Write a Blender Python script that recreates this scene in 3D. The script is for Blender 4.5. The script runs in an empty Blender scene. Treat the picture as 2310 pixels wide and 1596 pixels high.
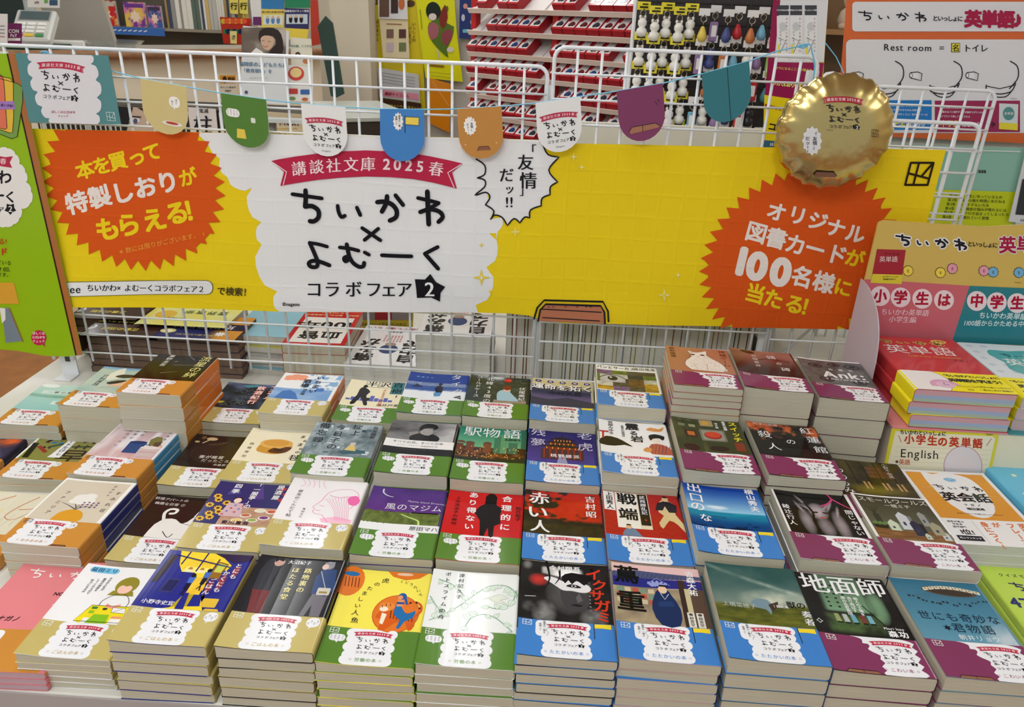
import bpy, math, random
import numpy as np
from math import sin, cos, pi, radians, sqrt
random.seed(7); rng = np.random.RandomState(7)
S = bpy.context.scene; COL = S.collection
# ------------------------------------------------ camera, world, lights, exposure
PITCH, ROLL, YAW, CZ, FPX = radians(24.03), radians(2.17), radians(2.0), 1.45, 1687.0
from mathutils import Matrix, Vector
cam = bpy.data.cameras.new('camera'); camo = bpy.data.objects.new('camera', cam); COL.objects.link(camo)
cam.sensor_width = 36; cam.sensor_fit = 'HORIZONTAL'; cam.lens = FPX / 2310 * 36; cam.clip_start = .02
camo.matrix_world = Matrix.Translation((0, 0, CZ)) @ Matrix.Rotation(YAW, 4, 'Z') @ Matrix.Rotation(pi / 2 - PITCH, 4, 'X') @ Matrix.Rotation(ROLL, 4, 'Z')
cam.dof.use_dof = True; cam.dof.focus_distance = 1.15; cam.dof.aperture_fstop = 20
S.camera = camo
S.view_settings.view_transform = 'Standard'; S.view_settings.look = 'None'
S.view_settings.gamma = 1; S.view_settings.use_curve_mapping = False
S.view_settings.exposure = 0.0
wd = bpy.data.worlds.new('world'); S.world = wd; wd.use_nodes = True
wd.node_tree.nodes['Background'].inputs[0].default_value = (.93, .97, 1, 1)
wd.node_tree.nodes['Background'].inputs[1].default_value = .52
def area(x, y, z, sx, sy, power, col=(.955, 1, .995)):
    l = bpy.data.lights.new('ceiling_tube_light', 'AREA'); l.shape = 'RECTANGLE'; l.size = sx; l.size_y = sy; l.energy = power; l.color = col
    o = bpy.data.objects.new('ceiling_tube_light', l); COL.objects.link(o); o.location = (x, y, z)
LK = .50
LAMPS = [(lx, ly, pw) for lx in (-3.5, -1.15, -.25, 2.95) for ly, pw in ((-.9, 30), (1.1, 7.5), (2.95, 13), (4.8, 18))]
for lx, ly, pw in LAMPS:
    if 1:
        area(lx, ly, 2.72, .16, 1.15, pw * LK)

# ------------------------------------------------ colours and materials
def lin(c):
    c = np.asarray(c, float) / 255.0
    return np.where(c <= .04045, c / 12.92, ((c + .055) / 1.055) ** 2.4)
def nodes(name):
    m = bpy.data.materials.new(name); m.use_nodes = True
    return m, m.node_tree, m.node_tree.nodes['Principled BSDF']
def mat(name, c, r=.5, metal=0., noise=0., nscale=60, bump=0., alpha=1., trans=0., coat=0., stretch=(1, 1, 1), ior=1.45, spec=.5):
    m, nt, b = nodes(name); l = lin(c)
    b.inputs['Base Color'].default_value = (*l, 1); b.inputs['Roughness'].default_value = r; b.inputs['Metallic'].default_value = metal
    b.inputs['Alpha'].default_value = alpha; b.inputs['Transmission Weight'].default_value = trans; b.inputs['Coat Weight'].default_value = coat
    b.inputs['IOR'].default_value = ior; b.inputs['Specular IOR Level'].default_value = spec
    if noise or bump:
        tc = nt.nodes.new('ShaderNodeTexCoord'); mp = nt.nodes.new('ShaderNodeMapping'); mp.inputs['Scale'].default_value = stretch
        n = nt.nodes.new('ShaderNodeTexNoise'); n.inputs['Scale'].default_value = nscale; n.inputs['Detail'].default_value = 4
        nt.links.new(tc.outputs['Object'], mp.inputs[0]); nt.links.new(mp.outputs[0], n.inputs['Vector'])
        if noise:
            cr = nt.nodes.new('ShaderNodeValToRGB'); cr.color_ramp.elements[0].position = .3; cr.color_ramp.elements[1].position = .7
            cr.color_ramp.elements[0].color = (*(l * (1 - noise)), 1); cr.color_ramp.elements[1].color = (*np.minimum(l * (1 + noise * .6), 1), 1)
            nt.links.new(n.outputs['Fac'], cr.inputs[0]); nt.links.new(cr.outputs[0], b.inputs['Base Color'])
        if bump:
            bp = nt.nodes.new('ShaderNodeBump'); bp.inputs['Strength'].default_value = bump; bp.inputs['Distance'].default_value = .001
            nt.links.new(n.outputs['Fac'], bp.inputs['Height']); nt.links.new(bp.outputs[0], b.inputs['Normal'])
    return m
def attr_mat(name, r=.4, coat=0., bump=0., bscale=400, metal=0., trans=0., spec=.4):
    m, nt, b = nodes(name); b.inputs['Specular IOR Level'].default_value = spec
    a = nt.nodes.new('ShaderNodeAttribute'); a.attribute_name = 'Col'
    nt.links.new(a.outputs['Color'], b.inputs['Base Color'])
    b.inputs['Roughness'].default_value = r; b.inputs['Coat Weight'].default_value = coat; b.inputs['Coat Roughness'].default_value = .08
    b.inputs['Metallic'].default_value = metal
    if bump:
        tc = nt.nodes.new('ShaderNodeTexCoord'); n = nt.nodes.new('ShaderNodeTexNoise'); n.inputs['Scale'].default_value = bscale
        bp = nt.nodes.new('ShaderNodeBump'); bp.inputs['Strength'].default_value = bump; bp.inputs['Distance'].default_value = .001
        nt.links.new(tc.outputs['Object'], n.inputs['Vector']); nt.links.new(n.outputs['Fac'], bp.inputs['Height']); nt.links.new(bp.outputs[0], b.inputs['Normal'])
    return m
M_GLOSS = attr_mat('printed_glossy_paper', .13, 0., spec=.24)
M_MATTE = attr_mat('printed_matte_paper', .55, 0., .15, 500)
M_PLAIN = attr_mat('coloured_plastic', .35, 0., .05, 300)
M_WIRE = mat('white_coated_wire', (232, 236, 242), .28, noise=.04, nscale=30, coat=.3)
M_TABLE = mat('white_laminate', (222, 221, 214), .45, noise=.05, nscale=8, bump=.05)
M_CLEAR = mat('clear_plastic', (225, 235, 238), .1, trans=.9, alpha=.35, ior=1.15)
def page_mat(name, c):
    m, nt, b = nodes(name); l = lin(c)
    tc = nt.nodes.new('ShaderNodeTexCoord'); mp = nt.nodes.new('ShaderNodeMapping'); mp.inputs['Scale'].default_value = (6, 6, 900)
    n = nt.nodes.new('ShaderNodeTexNoise'); n.inputs['Scale'].default_value = 4; n.inputs['Detail'].default_value = 3
    cr = nt.nodes.new('ShaderNodeValToRGB'); cr.color_ramp.elements[0].position = .3; cr.color_ramp.elements[1].position = .7
    cr.color_ramp.elements[0].color = (*(l * .80), 1); cr.color_ramp.elements[1].color = (*np.minimum(l * 1.06, 1), 1)
    nt.links.new(tc.outputs['Object'], mp.inputs[0]); nt.links.new(mp.outputs[0], n.inputs['Vector']); nt.links.new(n.outputs['Fac'], cr.inputs[0]); nt.links.new(cr.outputs[0], b.inputs['Base Color'])
    b.inputs['Roughness'].default_value = .8
    return m
M_PAGE = page_mat('book_page_edges', (200, 195, 174)); M_PAGEW = page_mat('white_page_edges', (214, 213, 205))
def cloth_mat():      # banner cloth pressed on the wire mesh behind it: fine relief of the 40 mm wires and a weave
    m, nt, b = nodes('banner_cloth'); a = nt.nodes.new('ShaderNodeAttribute'); a.attribute_name = 'Col'
    nt.links.new(a.outputs['Color'], b.inputs['Base Color']); b.inputs['Roughness'].default_value = .75; b.inputs['Specular IOR Level'].default_value = .2
    g = nt.nodes.new('ShaderNodeNewGeometry'); nz = nt.nodes.new('ShaderNodeTexNoise'); nz.inputs['Scale'].default_value = 5
    nt.links.new(g.outputs['Position'], nz.inputs['Vector'])
    mx = nt.nodes.new('ShaderNodeVectorMath'); mx.operation = 'MULTIPLY_ADD'; mx.inputs[1].default_value = (.014, .014, .014)
    nt.links.new(nz.outputs['Color'], mx.inputs[0]); nt.links.new(g.outputs['Position'], mx.inputs[2])
    sp = nt.nodes.new('ShaderNodeSeparateXYZ'); nt.links.new(mx.outputs[0], sp.inputs[0]); hs = []
    for ax, ph in (('X', .003), ('Z', -.0005)):
        ad = nt.nodes.new('ShaderNodeMath'); ad.operation = 'ADD'; ad.inputs[1].default_value = 10 + ph - .007; nt.links.new(sp.outputs[ax], ad.inputs[0])
        mo = nt.nodes.new('ShaderNodeMath'); mo.operation = 'PINGPONG'; mo.inputs[1].default_value = .0405 / 2; nt.links.new(ad.outputs[0], mo.inputs[0])
        mr = nt.nodes.new('ShaderNodeMapRange'); mr.inputs['From Min'].default_value = 0; mr.inputs['From Max'].default_value = .0045; mr.inputs['To Min'].default_value = 1; mr.inputs['To Max'].default_value = 0
        mr.interpolation_type = 'SMOOTHSTEP'; nt.links.new(mo.outputs[0], mr.inputs['Value']); hs.append(mr.outputs[0])
    mxx = nt.nodes.new('ShaderNodeMath'); mxx.operation = 'MAXIMUM'; nt.links.new(hs[0], mxx.inputs[0]); nt.links.new(hs[1], mxx.inputs[1])
    bp = nt.nodes.new('ShaderNodeBump'); bp.inputs['Strength'].default_value = .15; bp.inputs['Distance'].default_value = .002
    nt.links.new(mxx.outputs[0], bp.inputs['Height']); nt.links.new(bp.outputs[0], b.inputs['Normal'])
    return m
M_CLOTH = cloth_mat()

ORD = ('top', 'second', 'third', 'fourth', 'fifth', 'sixth', 'seventh', 'eighth', 'ninth', 'tenth', 'eleventh', 'twelfth')
def cname(c):      # plain colour word
    W = {'white': (234, 232, 230), 'black': (40, 40, 46), 'grey': (150, 150, 150), 'red': (190, 45, 45), 'pink': (236, 190, 196), 'orange': (205, 120, 60), 'yellow': (230, 205, 90), 'green': (110, 160, 90), 'dark green': (60, 90, 70), 'blue': (80, 120, 190), 'pale blue': (130, 170, 205), 'navy': (60, 70, 110), 'purple': (140, 110, 170), 'teal': (60, 120, 130), 'brown': (110, 85, 65), 'tan': (200, 165, 115), 'plum': (90, 60, 80)}
    return min(W, key=lambda k: sum((a - b) ** 2 for a, b in zip(W[k], c)))
# ------------------------------------------------ object helpers
def tag(o, label=None, cat=None, group=None, kind=None):
    if label: o['label'] = label
    if cat: o['category'] = cat
    if group: o['group'] = group
    if kind: o['kind'] = kind
    return o
def empty(name, loc=(0, 0, 0), rz=0, label=None, cat=None, group=None):
    o = bpy.data.objects.new(name, None); COL.objects.link(o); o.location = loc; o.rotation_euler = (0, 0, rz); o.empty_display_size = .02
    return tag(o, label, cat, group)
def link(name, me, m, parent=None):
    o = bpy.data.objects.new(name, me); COL.objects.link(o)
    if m and not me.materials: me.materials.append(m)
    if parent: o.parent = parent
    return o
def mesh(name, v, f, cols=None, smooth=False):
    me = bpy.data.meshes.new(name); me.from_pydata([tuple(map(float, p)) for p in v], [], [tuple(int(i) for i in q) for q in f])
    if cols is not None:
        a = me.color_attributes.new('Col', 'FLOAT_COLOR', 'POINT')
        c = np.ones((len(v), 4), np.float32); c[:, :3] = cols; a.data.foreach_set('color', c.ravel())
    if smooth: me.shade_smooth()
    me.update(); return me
class MB:           # boxes, tubes and prisms gathered into one mesh, a colour per piece
    def __init__(s): s.v = []; s.f = []; s.c = []
    def add(s, v, f, c=(255, 255, 255)):
        n = len(s.v); s.v += [tuple(p) for p in v]; s.f += [tuple(i + n for i in q) for q in f]; s.c += [tuple(lin(c))] * len(v); return s
    def box(s, x0, x1, y0, y1, z0, z1, c=(255, 255, 255), b=0.):
        if b <= 0:
            v = [(x, y, z) for z in (z0, z1) for y in (y0, y1) for x in (x0, x1)]
            return s.add(v, [(0, 2, 3, 1), (4, 5, 7, 6), (0, 1, 5, 4), (2, 6, 7, 3), (0, 4, 6, 2), (1, 3, 7, 5)], c)
        rings = []
        for z, i in ((z0, b), (z0 + b, 0), (z1 - b, 0), (z1, b)):
            rings.append([(x0 + i + b * .0, y0 + b + i * .3, z), (x0 + b + i * .3, y0 + i, z), (x1 - b - i * .3, y0 + i, z), (x1 - i, y0 + b + i * .3, z), (x1 - i, y1 - b - i * .3, z), (x1 - b - i * .3, y1 - i, z), (x0 + b + i * .3, y1 - i, z), (x0 + i, y1 - b - i * .3, z)])
        v = [p for r in rings for p in r]; f = [tuple(range(7, -1, -1)), tuple(range(24, 32))]
        for k in range(3):
            for j in range(8): f.append((k * 8 + j, k * 8 + (j + 1) % 8, k * 8 + 8 + (j + 1) % 8, k * 8 + 8 + j))
        return s.add(v, f, c)
    def tube(s, pts, r, n=8, c=(255, 255, 255), caps=True):
        pts = [Vector(p) for p in pts]; rs = r if hasattr(r, '__len__') else [r] * len(pts); v = []; f = []; up = None
        for i, p in enumerate(pts):
            d = (pts[min(i + 1, len(pts) - 1)] - pts[max(i - 1, 0)]).normalized()
            if up is None: up = d.orthogonal().normalized()
            a = (up - d * up.dot(d)); a = a.normalized() if a.length > 1e-6 else d.orthogonal().normalized(); up = a; b = d.cross(a)
            for k in range(n): t = 2 * pi * k / n; v.append(p + (a * cos(t) + b * sin(t)) * rs[i])
        for i in range(len(pts) - 1):
            for k in range(n): f.append((i * n + k, i * n + (k + 1) % n, (i + 1) * n + (k + 1) % n, (i + 1) * n + k))
        if caps: f.append(tuple(range(n - 1, -1, -1))); f.append(tuple((len(pts) - 1) * n + k for k in range(n)))
        return s.add(v, f, c)
    def lathe(s, prof, x=0, y=0, z=0, n=20, c=(255, 255, 255)):
        v = []; f = []
        for r, h in prof:
            for k in range(n): v.append((x + r * cos(2 * pi * k / n), y + r * sin(2 * pi * k / n), z + h))
        for i in range(len(prof) - 1):
            for k in range(n): f.append((i * n + k, i * n + (k + 1) % n, (i + 1) * n + (k + 1) % n, (i + 1) * n + k))
        return s.add(v, f, c)
    def prism(s, poly, fn0, fn1, c=(255, 255, 255)):   # poly 2D -> two skins
        n = len(poly); v = [fn0(*p) for p in poly] + [fn1(*p) for p in poly]
        f = [tuple(range(n)), tuple(range(2 * n - 1, n - 1, -1))] + [(i, n + i, n + (i + 1) % n, (i + 1) % n) for i in range(n)]
        return s.add(v, f, c)
    def tilt(s, a, at=(0, 0, 0)):
        c, n = cos(a), sin(a); s.v = [(x, (y - at[1]) * c - (z - at[2]) * n + at[1], (y - at[1]) * n + (z - at[2]) * c + at[2]) for x, y, z in s.v]; return s
    def build(s, name, m, parent=None, smooth=False):
        return link(name, mesh(name, s.v, s.f, s.c, smooth), m, parent)

# pixel of the photograph -> a point on a real plane of the scene
def _ray(u, v):
    du = (np.asarray(u, float) - 1155) / FPX; dv = (np.asarray(v, float) - 798) / FPX
    c, s = cos(ROLL), sin(ROLL); X = c * du + s * dv; Y = -s * du + c * dv
    y = cos(PITCH) - Y * sin(PITCH); z = -(sin(PITCH) + Y * cos(PITCH))
    return cos(YAW) * X - sin(YAW) * y, sin(YAW) * X + cos(YAW) * y, z
def onY(u, v, Y):
    x, y, z = _ray(u, v); t = Y / y; return np.stack([x * t, np.full_like(x * t, 0) + Y, z * t + CZ], -1)
def onZ(u, v, Z):
    x, y, z = _ray(u, v); t = (Z - CZ) / z; return np.stack([x * t, y * t, np.full_like(x * t, 0) + Z], -1)

# ------------------------------------------------ flat print: polygons, strokes and lettering
_tc = bpy.data.curves.new('glyph', 'FONT'); _to = bpy.data.objects.new('glyph', _tc); _tc.resolution_u = 4; _G = {}
def glyph(ch, bold=0):
    k = ch
    if k not in _G:
        _tc.offset = 0; _tc.body = ch; m = _to.to_mesh()
        v = np.array([(p.co.x, p.co.y) for p in m.vertices]).reshape(-1, 2); f = [tuple(p.vertices) for p in m.polygons]
        _to.to_mesh_clear(); wide = ord(ch) > 0x2E00 or ch in '×※♪“”'
        adv = 1.0 if wide else ((v[:, 0].max() + .08) if len(v) else .3)
        _G[k] = (v, f, adv)
    v, f, adv = _G[k]
    return v, f, adv
def smooth(pts, k=4, closed=False):
    p = [np.array(q, float) for q in pts]; n = len(p); out = []
    for i in range(n if closed else n - 1):
        a, b, c, d = (p[(i - 1) % n], p[i], p[(i + 1) % n], p[(i + 2) % n]) if closed else (p[max(i - 1, 0)], p[i], p[i + 1], p[min(i + 2, n - 1)])
        for j in range(k):
            t = j / k; out.append(.5 * ((2 * b) + (c - a) * t + (2 * a - 5 * b + 4 * c - d) * t * t + (3 * b - a - 3 * c + d) * t ** 3))
    if not closed: out.append(p[-1])
    return [tuple(q) for q in out]
def scal(cusps, b=.45, k=5):      # scalloped line: an arc bulging to the left of the walking direction between cusps
    out = []
    for (x0, y0), (x1, y1) in zip(cusps[:-1], cusps[1:]):
        dx, dy = x1 - x0, y1 - y0
        for j in range(k):
            t = j / k; e = b * sqrt(max(0, 1 - (2 * t - 1) ** 2)); out.append((x0 + dx * t + dy * e, y0 + dy * t - dx * e))
    out.append(cusps[-1]); return out
def halfcut(q, a, b):
    for lim, sg in ((a, 1), (b, -1)):
        o = []
        for i in range(len(q)):
            p0, p1 = q[i - 1], q[i]; i0, i1 = (p0[0] - lim) * sg >= 0, (p1[0] - lim) * sg >= 0
            if i0 != i1:
                t = (lim - p0[0]) / (p1[0] - p0[0]); o.append((lim, p0[1] + (p1[1] - p0[1]) * t))
            if i1: o.append(p1)
        q = o
        if not q: break
    return q
class P:
    def __init__(s, yd=1, cuts=None, big=8., yc=None):
        s.yc = yc; s.V = []; s.C = []; s.H = []; s.F = []; s.n = 0; s.yd = yd; s.cuts = cuts; s.big = big; s.k = 0
    def add(s, v, f, c, h):
        v = np.asarray(v, float); s.V.append(v); s.F += [tuple(i + s.n for i in q) for q in f]; s.n += len(v)
        c = lin(c); s.C.append(np.broadcast_to(c, (len(v), 3))); s.kk = getattr(s, 'kk', {}); s.kk[h] = (s.kk.get(h, 0) + 1) % 10; s.H.append(np.full(len(v), float(h) + s.kk[h] * .009))
    def poly(s, pts, c, h=2):
        pts = [tuple(p) for p in pts]; xs = [p[0] for p in pts]
        if s.yc:
            ys = [p[1] for p in pts]; y0, y1 = min(ys), max(ys); cs = [y0] + [q for q in s.yc if y0 < q < y1] + [y1]; yc = s.yc; s.yc = None
            if max(ys) - min(ys) > s.big or max(xs) - min(xs) > s.big:
                for a, b in zip(cs[:-1], cs[1:]):
                    q = halfcut([(v, u) for u, v in pts], a, b)
                    if len(q) > 2: s.poly([(u, v) for v, u in q], c, h)
            else: s.poly(pts, c, h)
            s.yc = yc; return
        if s.cuts is None or max(xs) - min(xs) < s.big: return s.add(pts, [tuple(range(len(pts)))], c, h)
        x0, x1 = min(xs), max(xs); cs = [x0] + [q for q in s.cuts if x0 < q < x1] + [x1]
        for a, b in zip(cs[:-1], cs[1:]):
            q = pts
            for lim, sg in ((a, 1), (b, -1)):
                o = []
                for i in range(len(q)):
                    p0, p1 = q[i - 1], q[i]; i0, i1 = (p0[0] - lim) * sg >= 0, (p1[0] - lim) * sg >= 0
                    if i0 != i1:
                        t = (lim - p0[0]) / (p1[0] - p0[0]); o.append((lim, p0[1] + (p1[1] - p0[1]) * t))
                    if i1: o.append(p1)
                q = o
                if not q: break
            if len(q) > 2: s.add(q, [tuple(range(len(q)))], c, h)
    def rect(s, x0, y0, x1, y1, c, h=2): s.poly([(x0, y0), (x1, y0), (x1, y1), (x0, y1)], c, h)
    def rr(s, x0, y0, x1, y1, r, c, h=2):
        pts = []
        for cx, cy, a in ((x1 - r, y1 - r, 0), (x0 + r, y1 - r, 90), (x0 + r, y0 + r, 180), (x1 - r, y0 + r, 270)):
            pts += [(cx + r * cos(radians(a + t)), cy + r * sin(radians(a + t))) for t in (0, 30, 60, 90)]
        s.poly(pts, c, h)
    def el(s, x, y, rx, ry, c, h=2, n=20, rot=0, a0=0, a1=360):
        cr, sr = cos(radians(rot)), sin(radians(rot)); m = n if a1 - a0 >= 360 else n + 1
        q = [(rx * cos(radians(a0 + (a1 - a0) * i / n)), ry * sin(radians(a0 + (a1 - a0) * i / n))) for i in range(m)]
        s.poly([(x + cr * u - sr * w, y + sr * u + cr * w) for u, w in q], c, h)
    def st(s, pts, w, c, h=4, sm=0, closed=False, caps=True, w1=None):
        if sm: pts = smooth(pts, sm, closed)
        if closed: pts = list(pts) + [pts[0]]
        p = np.array(pts, float); n = len(p); d = np.gradient(p, axis=0) if n > 2 else np.array([p[1] - p[0]] * 2)
        d /= np.maximum(np.linalg.norm(d, axis=1, keepdims=True), 1e-9); nn = np.stack([-d[:, 1], d[:, 0]], 1)
        ww = np.linspace(w, w if w1 is None else w1, n)[:, None] / 2
        v = np.concatenate([p + nn * ww, p - nn * ww]); s.add(v, [(i, i + 1, n + i + 1, n + i) for i in range(n - 1)], c, h)
        if caps and not closed:
            for q, r in ((p[0], ww[0, 0]), (p[-1], ww[-1, 0])): s.add([(q[0] + r * cos(t * pi / 3.5), q[1] + r * sin(t * pi / 3.5)) for t in range(7)], [tuple(range(7))], c, h)
    def star(s, x, y, r, c, h=3, q=.22, n=4, rot=0, ry=None):
        ry = ry or r; s.poly([(x + (r if i % 2 == 0 else r * q) * sin(pi * i / n + radians(rot)), y + (ry if i % 2 == 0 else ry * q) * cos(pi * i / n + radians(rot))) for i in range(2 * n)], c, h)
    def ch(s, c_, x, y, sz, c, b=0, h=4, rot=0, w=1., sk=0.):      # one character centred at x, y
        v, f, adv = glyph(c_, b)
        if not len(v): return adv
        g = np.array(v); g[:, 0] = (g[:, 0] - adv / 2 + (0 if adv == 1 else .04)) * w * sz; g[:, 1] = (g[:, 1] - .36) * sz
        g[:, 0] += sk * g[:, 1]; cr, sr = cos(radians(rot)), sin(radians(rot))
        q = np.stack([g[:, 0] * cr - g[:, 1] * sr, (g[:, 0] * sr + g[:, 1] * cr)], 1); q[:, 1] *= s.yd
        q += (x, y)
        if not b: s.add(q, f, c, h); return adv
        b *= .62
        n = 2 if b < .022 else (4 if b < .05 else 8)      # heavier weight: the outline struck several times, each a hair aside
        for i in range(n):
            a = 2 * pi * i / n + (0 if n == 2 else pi / n); s.add(q + np.array([cos(a), sin(a)]) * b * sz, f, c, h)
        if n == 8: s.add(q, f, c, h)
        return adv
    def t(s, txt, x, y, sz, c, b=0, h=4, v=False, rot=0, sp=1., w=1., al='c', sk=0.):
        if v:      # vertical writing: x,y is the middle of the top edge
            p = y - s.yd * sz * .5
            for k in txt:
                if k != ' ': s.ch(k, x, p, sz, c, b, h, rot=90 if k in 'ー―' else 0, w=w, sk=sk)
                p -= s.yd * sz * sp * (1 if k != ' ' else .5)
            return
        ad = [(glyph(k, b)[2] if k != ' ' else .35) * sz * w * sp for k in txt]; tot = sum(ad)
        p = 0 if al == 'l' else (-tot / 2 if al == 'c' else -tot); cr, sr = cos(radians(rot)), sin(radians(rot)) * s.yd
        for k, a in zip(txt, ad):
            if k != ' ': s.ch(k, x + (p + a / 2) * cr, y + (p + a / 2) * sr, sz, c, b, h, rot, w, sk)
            p += a
    def tt(s, items, sz, c, b=0, rot=0, h=4, w=1., sk=0.):
        for k, x, y in items: s.ch(k, x, y, sz, c, b, h, rot, w, sk)
    def im(s, fn, x0, y0, x1, y1, nx=30, ny=30, h=1):      # painted picture: a colour at each point of a fine lattice
        X, Y = np.meshgrid(np.linspace(0, 1, nx + 1), np.linspace(0, 1, ny + 1)); c = np.clip(np.stack(fn(X, Y), -1), 0, 255)
        v = np.stack([x0 + X * (x1 - x0), y0 + Y * (y1 - y0)], -1).reshape(-1, 2)
        f = [(j * (nx + 1) + i, j * (nx + 1) + i + 1, (j + 1) * (nx + 1) + i + 1, (j + 1) * (nx + 1) + i) for j in range(ny) for i in range(nx)]
        s.V.append(v); s.F += [tuple(i + s.n for i in q) for q in f]; s.n += len(v); s.C.append(lin(c.reshape(-1, 3))); s.H.append(np.full(len(v), float(h)))
    def build(s, name, fn, m, parent=None):
        V = np.concatenate(s.V); Hh = np.concatenate(s.H); Cc = np.concatenate(s.C)
        return link(name, mesh(name, fn(V[:, 0], V[:, 1], Hh), s.F, Cc), m, parent)
    def me(s, name, fn):
        return mesh(name, fn(np.concatenate(s.V)[:, 0], np.concatenate(s.V)[:, 1], np.concatenate(s.H)), s.F, np.concatenate(s.C))
    # ---- the fair's lettering block, drawn from strokes (design space about 1420 x 1130, centre 750, top 120)
    def block(s, cx, cy, k, ink=(22, 20, 28), kx=None, rot=0, ribbon=True, title=True, fair=True, rc=(190, 40, 75), h=4, thin=1.):
        kx = kx or k; cr, sr = cos(radians(rot)), sin(radians(rot))
        def T(p): a, b = (p[0] - 750) * kx, -(p[1] - 120) * k; return (cx + a * cr - b * sr, cy + s.yd * (a * sr + b * cr))
        def L(pts, w, sm=3): s.st([T(q) for q in (smooth(pts, sm) if sm else pts)], w * k * thin, ink, h + 1)
        if ribbon:
            s.poly([T(p) for p in smooth([(50, 208), (110, 192), (400, 148), (750, 125), (1100, 150), (1340, 195), (1467, 225)], 2)] + [T((1390, 290)), T((1425, 410))] + [T(p) for p in smooth([(1330, 385), (1100, 338), (750, 318), (400, 343), (117, 390)], 2)] + [T((145, 285))], rc, h)
            for c_, x, y in (('講', 258, 262), ('談', 390, 248), ('社', 516, 238), ('文', 645, 230), ('庫', 770, 228), ('2', 905, 226), ('0', 985, 230), ('2', 1068, 236), ('5', 1150, 244), ('春', 1272, 266)):
                q = T((x, y)); s.ch(c_, q[0], q[1], 112 * k, (250, 225, 230), .03 if c_ not in '2025' else .05, h + 1, rot=rot + (750 - x) * .012, w=kx / k)
            for e in ([(60, 215), (165, 285), (140, 380)], [(1455, 232), (1358, 292), (1405, 400)]): s.st([T(p) for p in e], 7 * k, (250, 225, 230), h + 1)
        if title:
            s.titleL(L)
            L([(725, 700), (860, 792)], 27, 0); L([(845, 705), (742, 790)], 27, 0)
            L([(335, 812), (400, 822), (465, 840)], 26); L([(335, 812), (352, 850), (375, 905), (392, 955), (385, 990), (345, 992), (325, 968), (350, 948), (400, 950), (480, 980)], 30)
            L([(558, 845), (640, 855), (698, 870)], 27); L([(610, 822), (620, 880), (628, 925), (600, 950), (590, 925), (625, 915), (655, 960), (700, 990), (732, 985), (738, 960)], 30); L([(742, 882), (775, 900)], 26, 0)
            L([(870, 903), (980, 908), (1090, 910)], 28); L([(1285, 840), (1190, 890)], 28, 0); L([(1190, 890), (1288, 1000)], 30, 0)
        if fair:
            for c_, x in (('コ', 365), ('ラ', 500), ('ボ', 658), ('フ', 808), ('ェ', 920), ('ア', 1035)):
                q = T((x, 1160)); s.ch(c_, q[0], q[1], 128 * k, ink, .025 * thin, h + 1, rot=rot, w=kx / k)
            s.poly([T(p) for p in ((1115, 1080), (1190, 1082), (1230, 1040), (1272, 1100), (1340, 1135), (1305, 1180), (1300, 1247), (1235, 1215), (1130, 1220), (1125, 1150))], ink, h + 1)
            q = T((1222, 1152)); s.ch('2', q[0], q[1], 150 * k, (245, 245, 248), .035, h + 2, rot=rot, w=kx / k)
    def titleL(s, L):
        L([(208, 450), (320, 465), (428, 480)], 28); L([(306, 422), (308, 480), (303, 542)], 34); L([(303, 542), (355, 538), (400, 570), (402, 620), (370, 650), (338, 650)], 34)
        L([(545, 535), (552, 580), (572, 618), (598, 608)], 28); L([(687, 548), (712, 604)], 28, 0)
        L([(838, 508), (890, 505), (945, 525), (980, 570), (975, 620), (930, 645)], 34); L([(910, 465), (902, 520), (872, 578)], 34); L([(972, 458), (1028, 530)], 30, 0)
        L([(1207, 432), (1212, 550), (1218, 672)], 36); L([(1138, 478), (1200, 492), (1292, 516)], 28); L([(1292, 516), (1240, 545), (1155, 582)], 28); L([(1155, 582), (1225, 562), (1295, 578), (1322, 618), (1290, 655)], 32)
    def title(s, cx, cy, k, ink=(22, 20, 28), kx=None, rot=0, h=4, wk=1., halo=None, sk=0.):      # only the four big characters, centre 750,550
        kx = kx or k; cr, sr = cos(radians(rot)), sin(radians(rot))
        def T(p):
            a, b = (p[0] - 765) * kx, -(p[1] - 550) * k; a += sk * b; return (cx + a * cr - b * sr, cy + s.yd * (a * sr + b * cr))
        if halo: s.titleL(lambda pts, w, sm=3: s.st([T(q) for q in (smooth(pts, sm) if sm else pts)], w * k * wk + 62 * k, halo, h - .5))
        s.titleL(lambda pts, w, sm=3: s.st([T(q) for q in (smooth(pts, sm) if sm else pts)], w * k * wk, ink, h + 1))
    def mark(s, q, w, c, h=4):      # publisher's square mark; q = TL TR BR BL
        q = [np.array(p, float) for p in q]
        def B(u, v): return tuple((q[0] * (1 - u) + q[1] * u) * v + (q[3] * (1 - u) + q[2] * u) * (1 - v))
        for a in ([(0, 0), (0, 1)], [(0, 1), (1, 1)], [(1, 1), (1, 0)], [(1, 0), (0, 0)], [(.36, 0), (.36, 1)], [(0, .53), (1, .28)], [(.62, .38), (.97, .98)]):
            s.st([B(*a[0]), B(*a[1])], w, c, h)
_vn = rng.rand(64, 64)
def vnoise(X, Y, sc=6., seed=0):
    x = X * sc + seed * 7.3; y = Y * sc + seed * 3.1; xi = np.floor(x).astype(int); yi = np.floor(y).astype(int); fx = x - xi; fy = y - yi
    fx = fx * fx * (3 - 2 * fx); fy = fy * fy * (3 - 2 * fy); g = lambda i, j: _vn[(i) % 64, (j) % 64]
    return g(xi, yi) * (1 - fx) * (1 - fy) + g(xi + 1, yi) * fx * (1 - fy) + g(xi, yi + 1) * (1 - fx) * fy + g(xi + 1, yi + 1) * fx * fy
def fbm(X, Y, sc=4., seed=0): return .5 * vnoise(X, Y, sc, seed) + .3 * vnoise(X, Y, sc * 2.1, seed + 1) + .2 * vnoise(X, Y, sc * 4.3, seed + 2)
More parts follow.
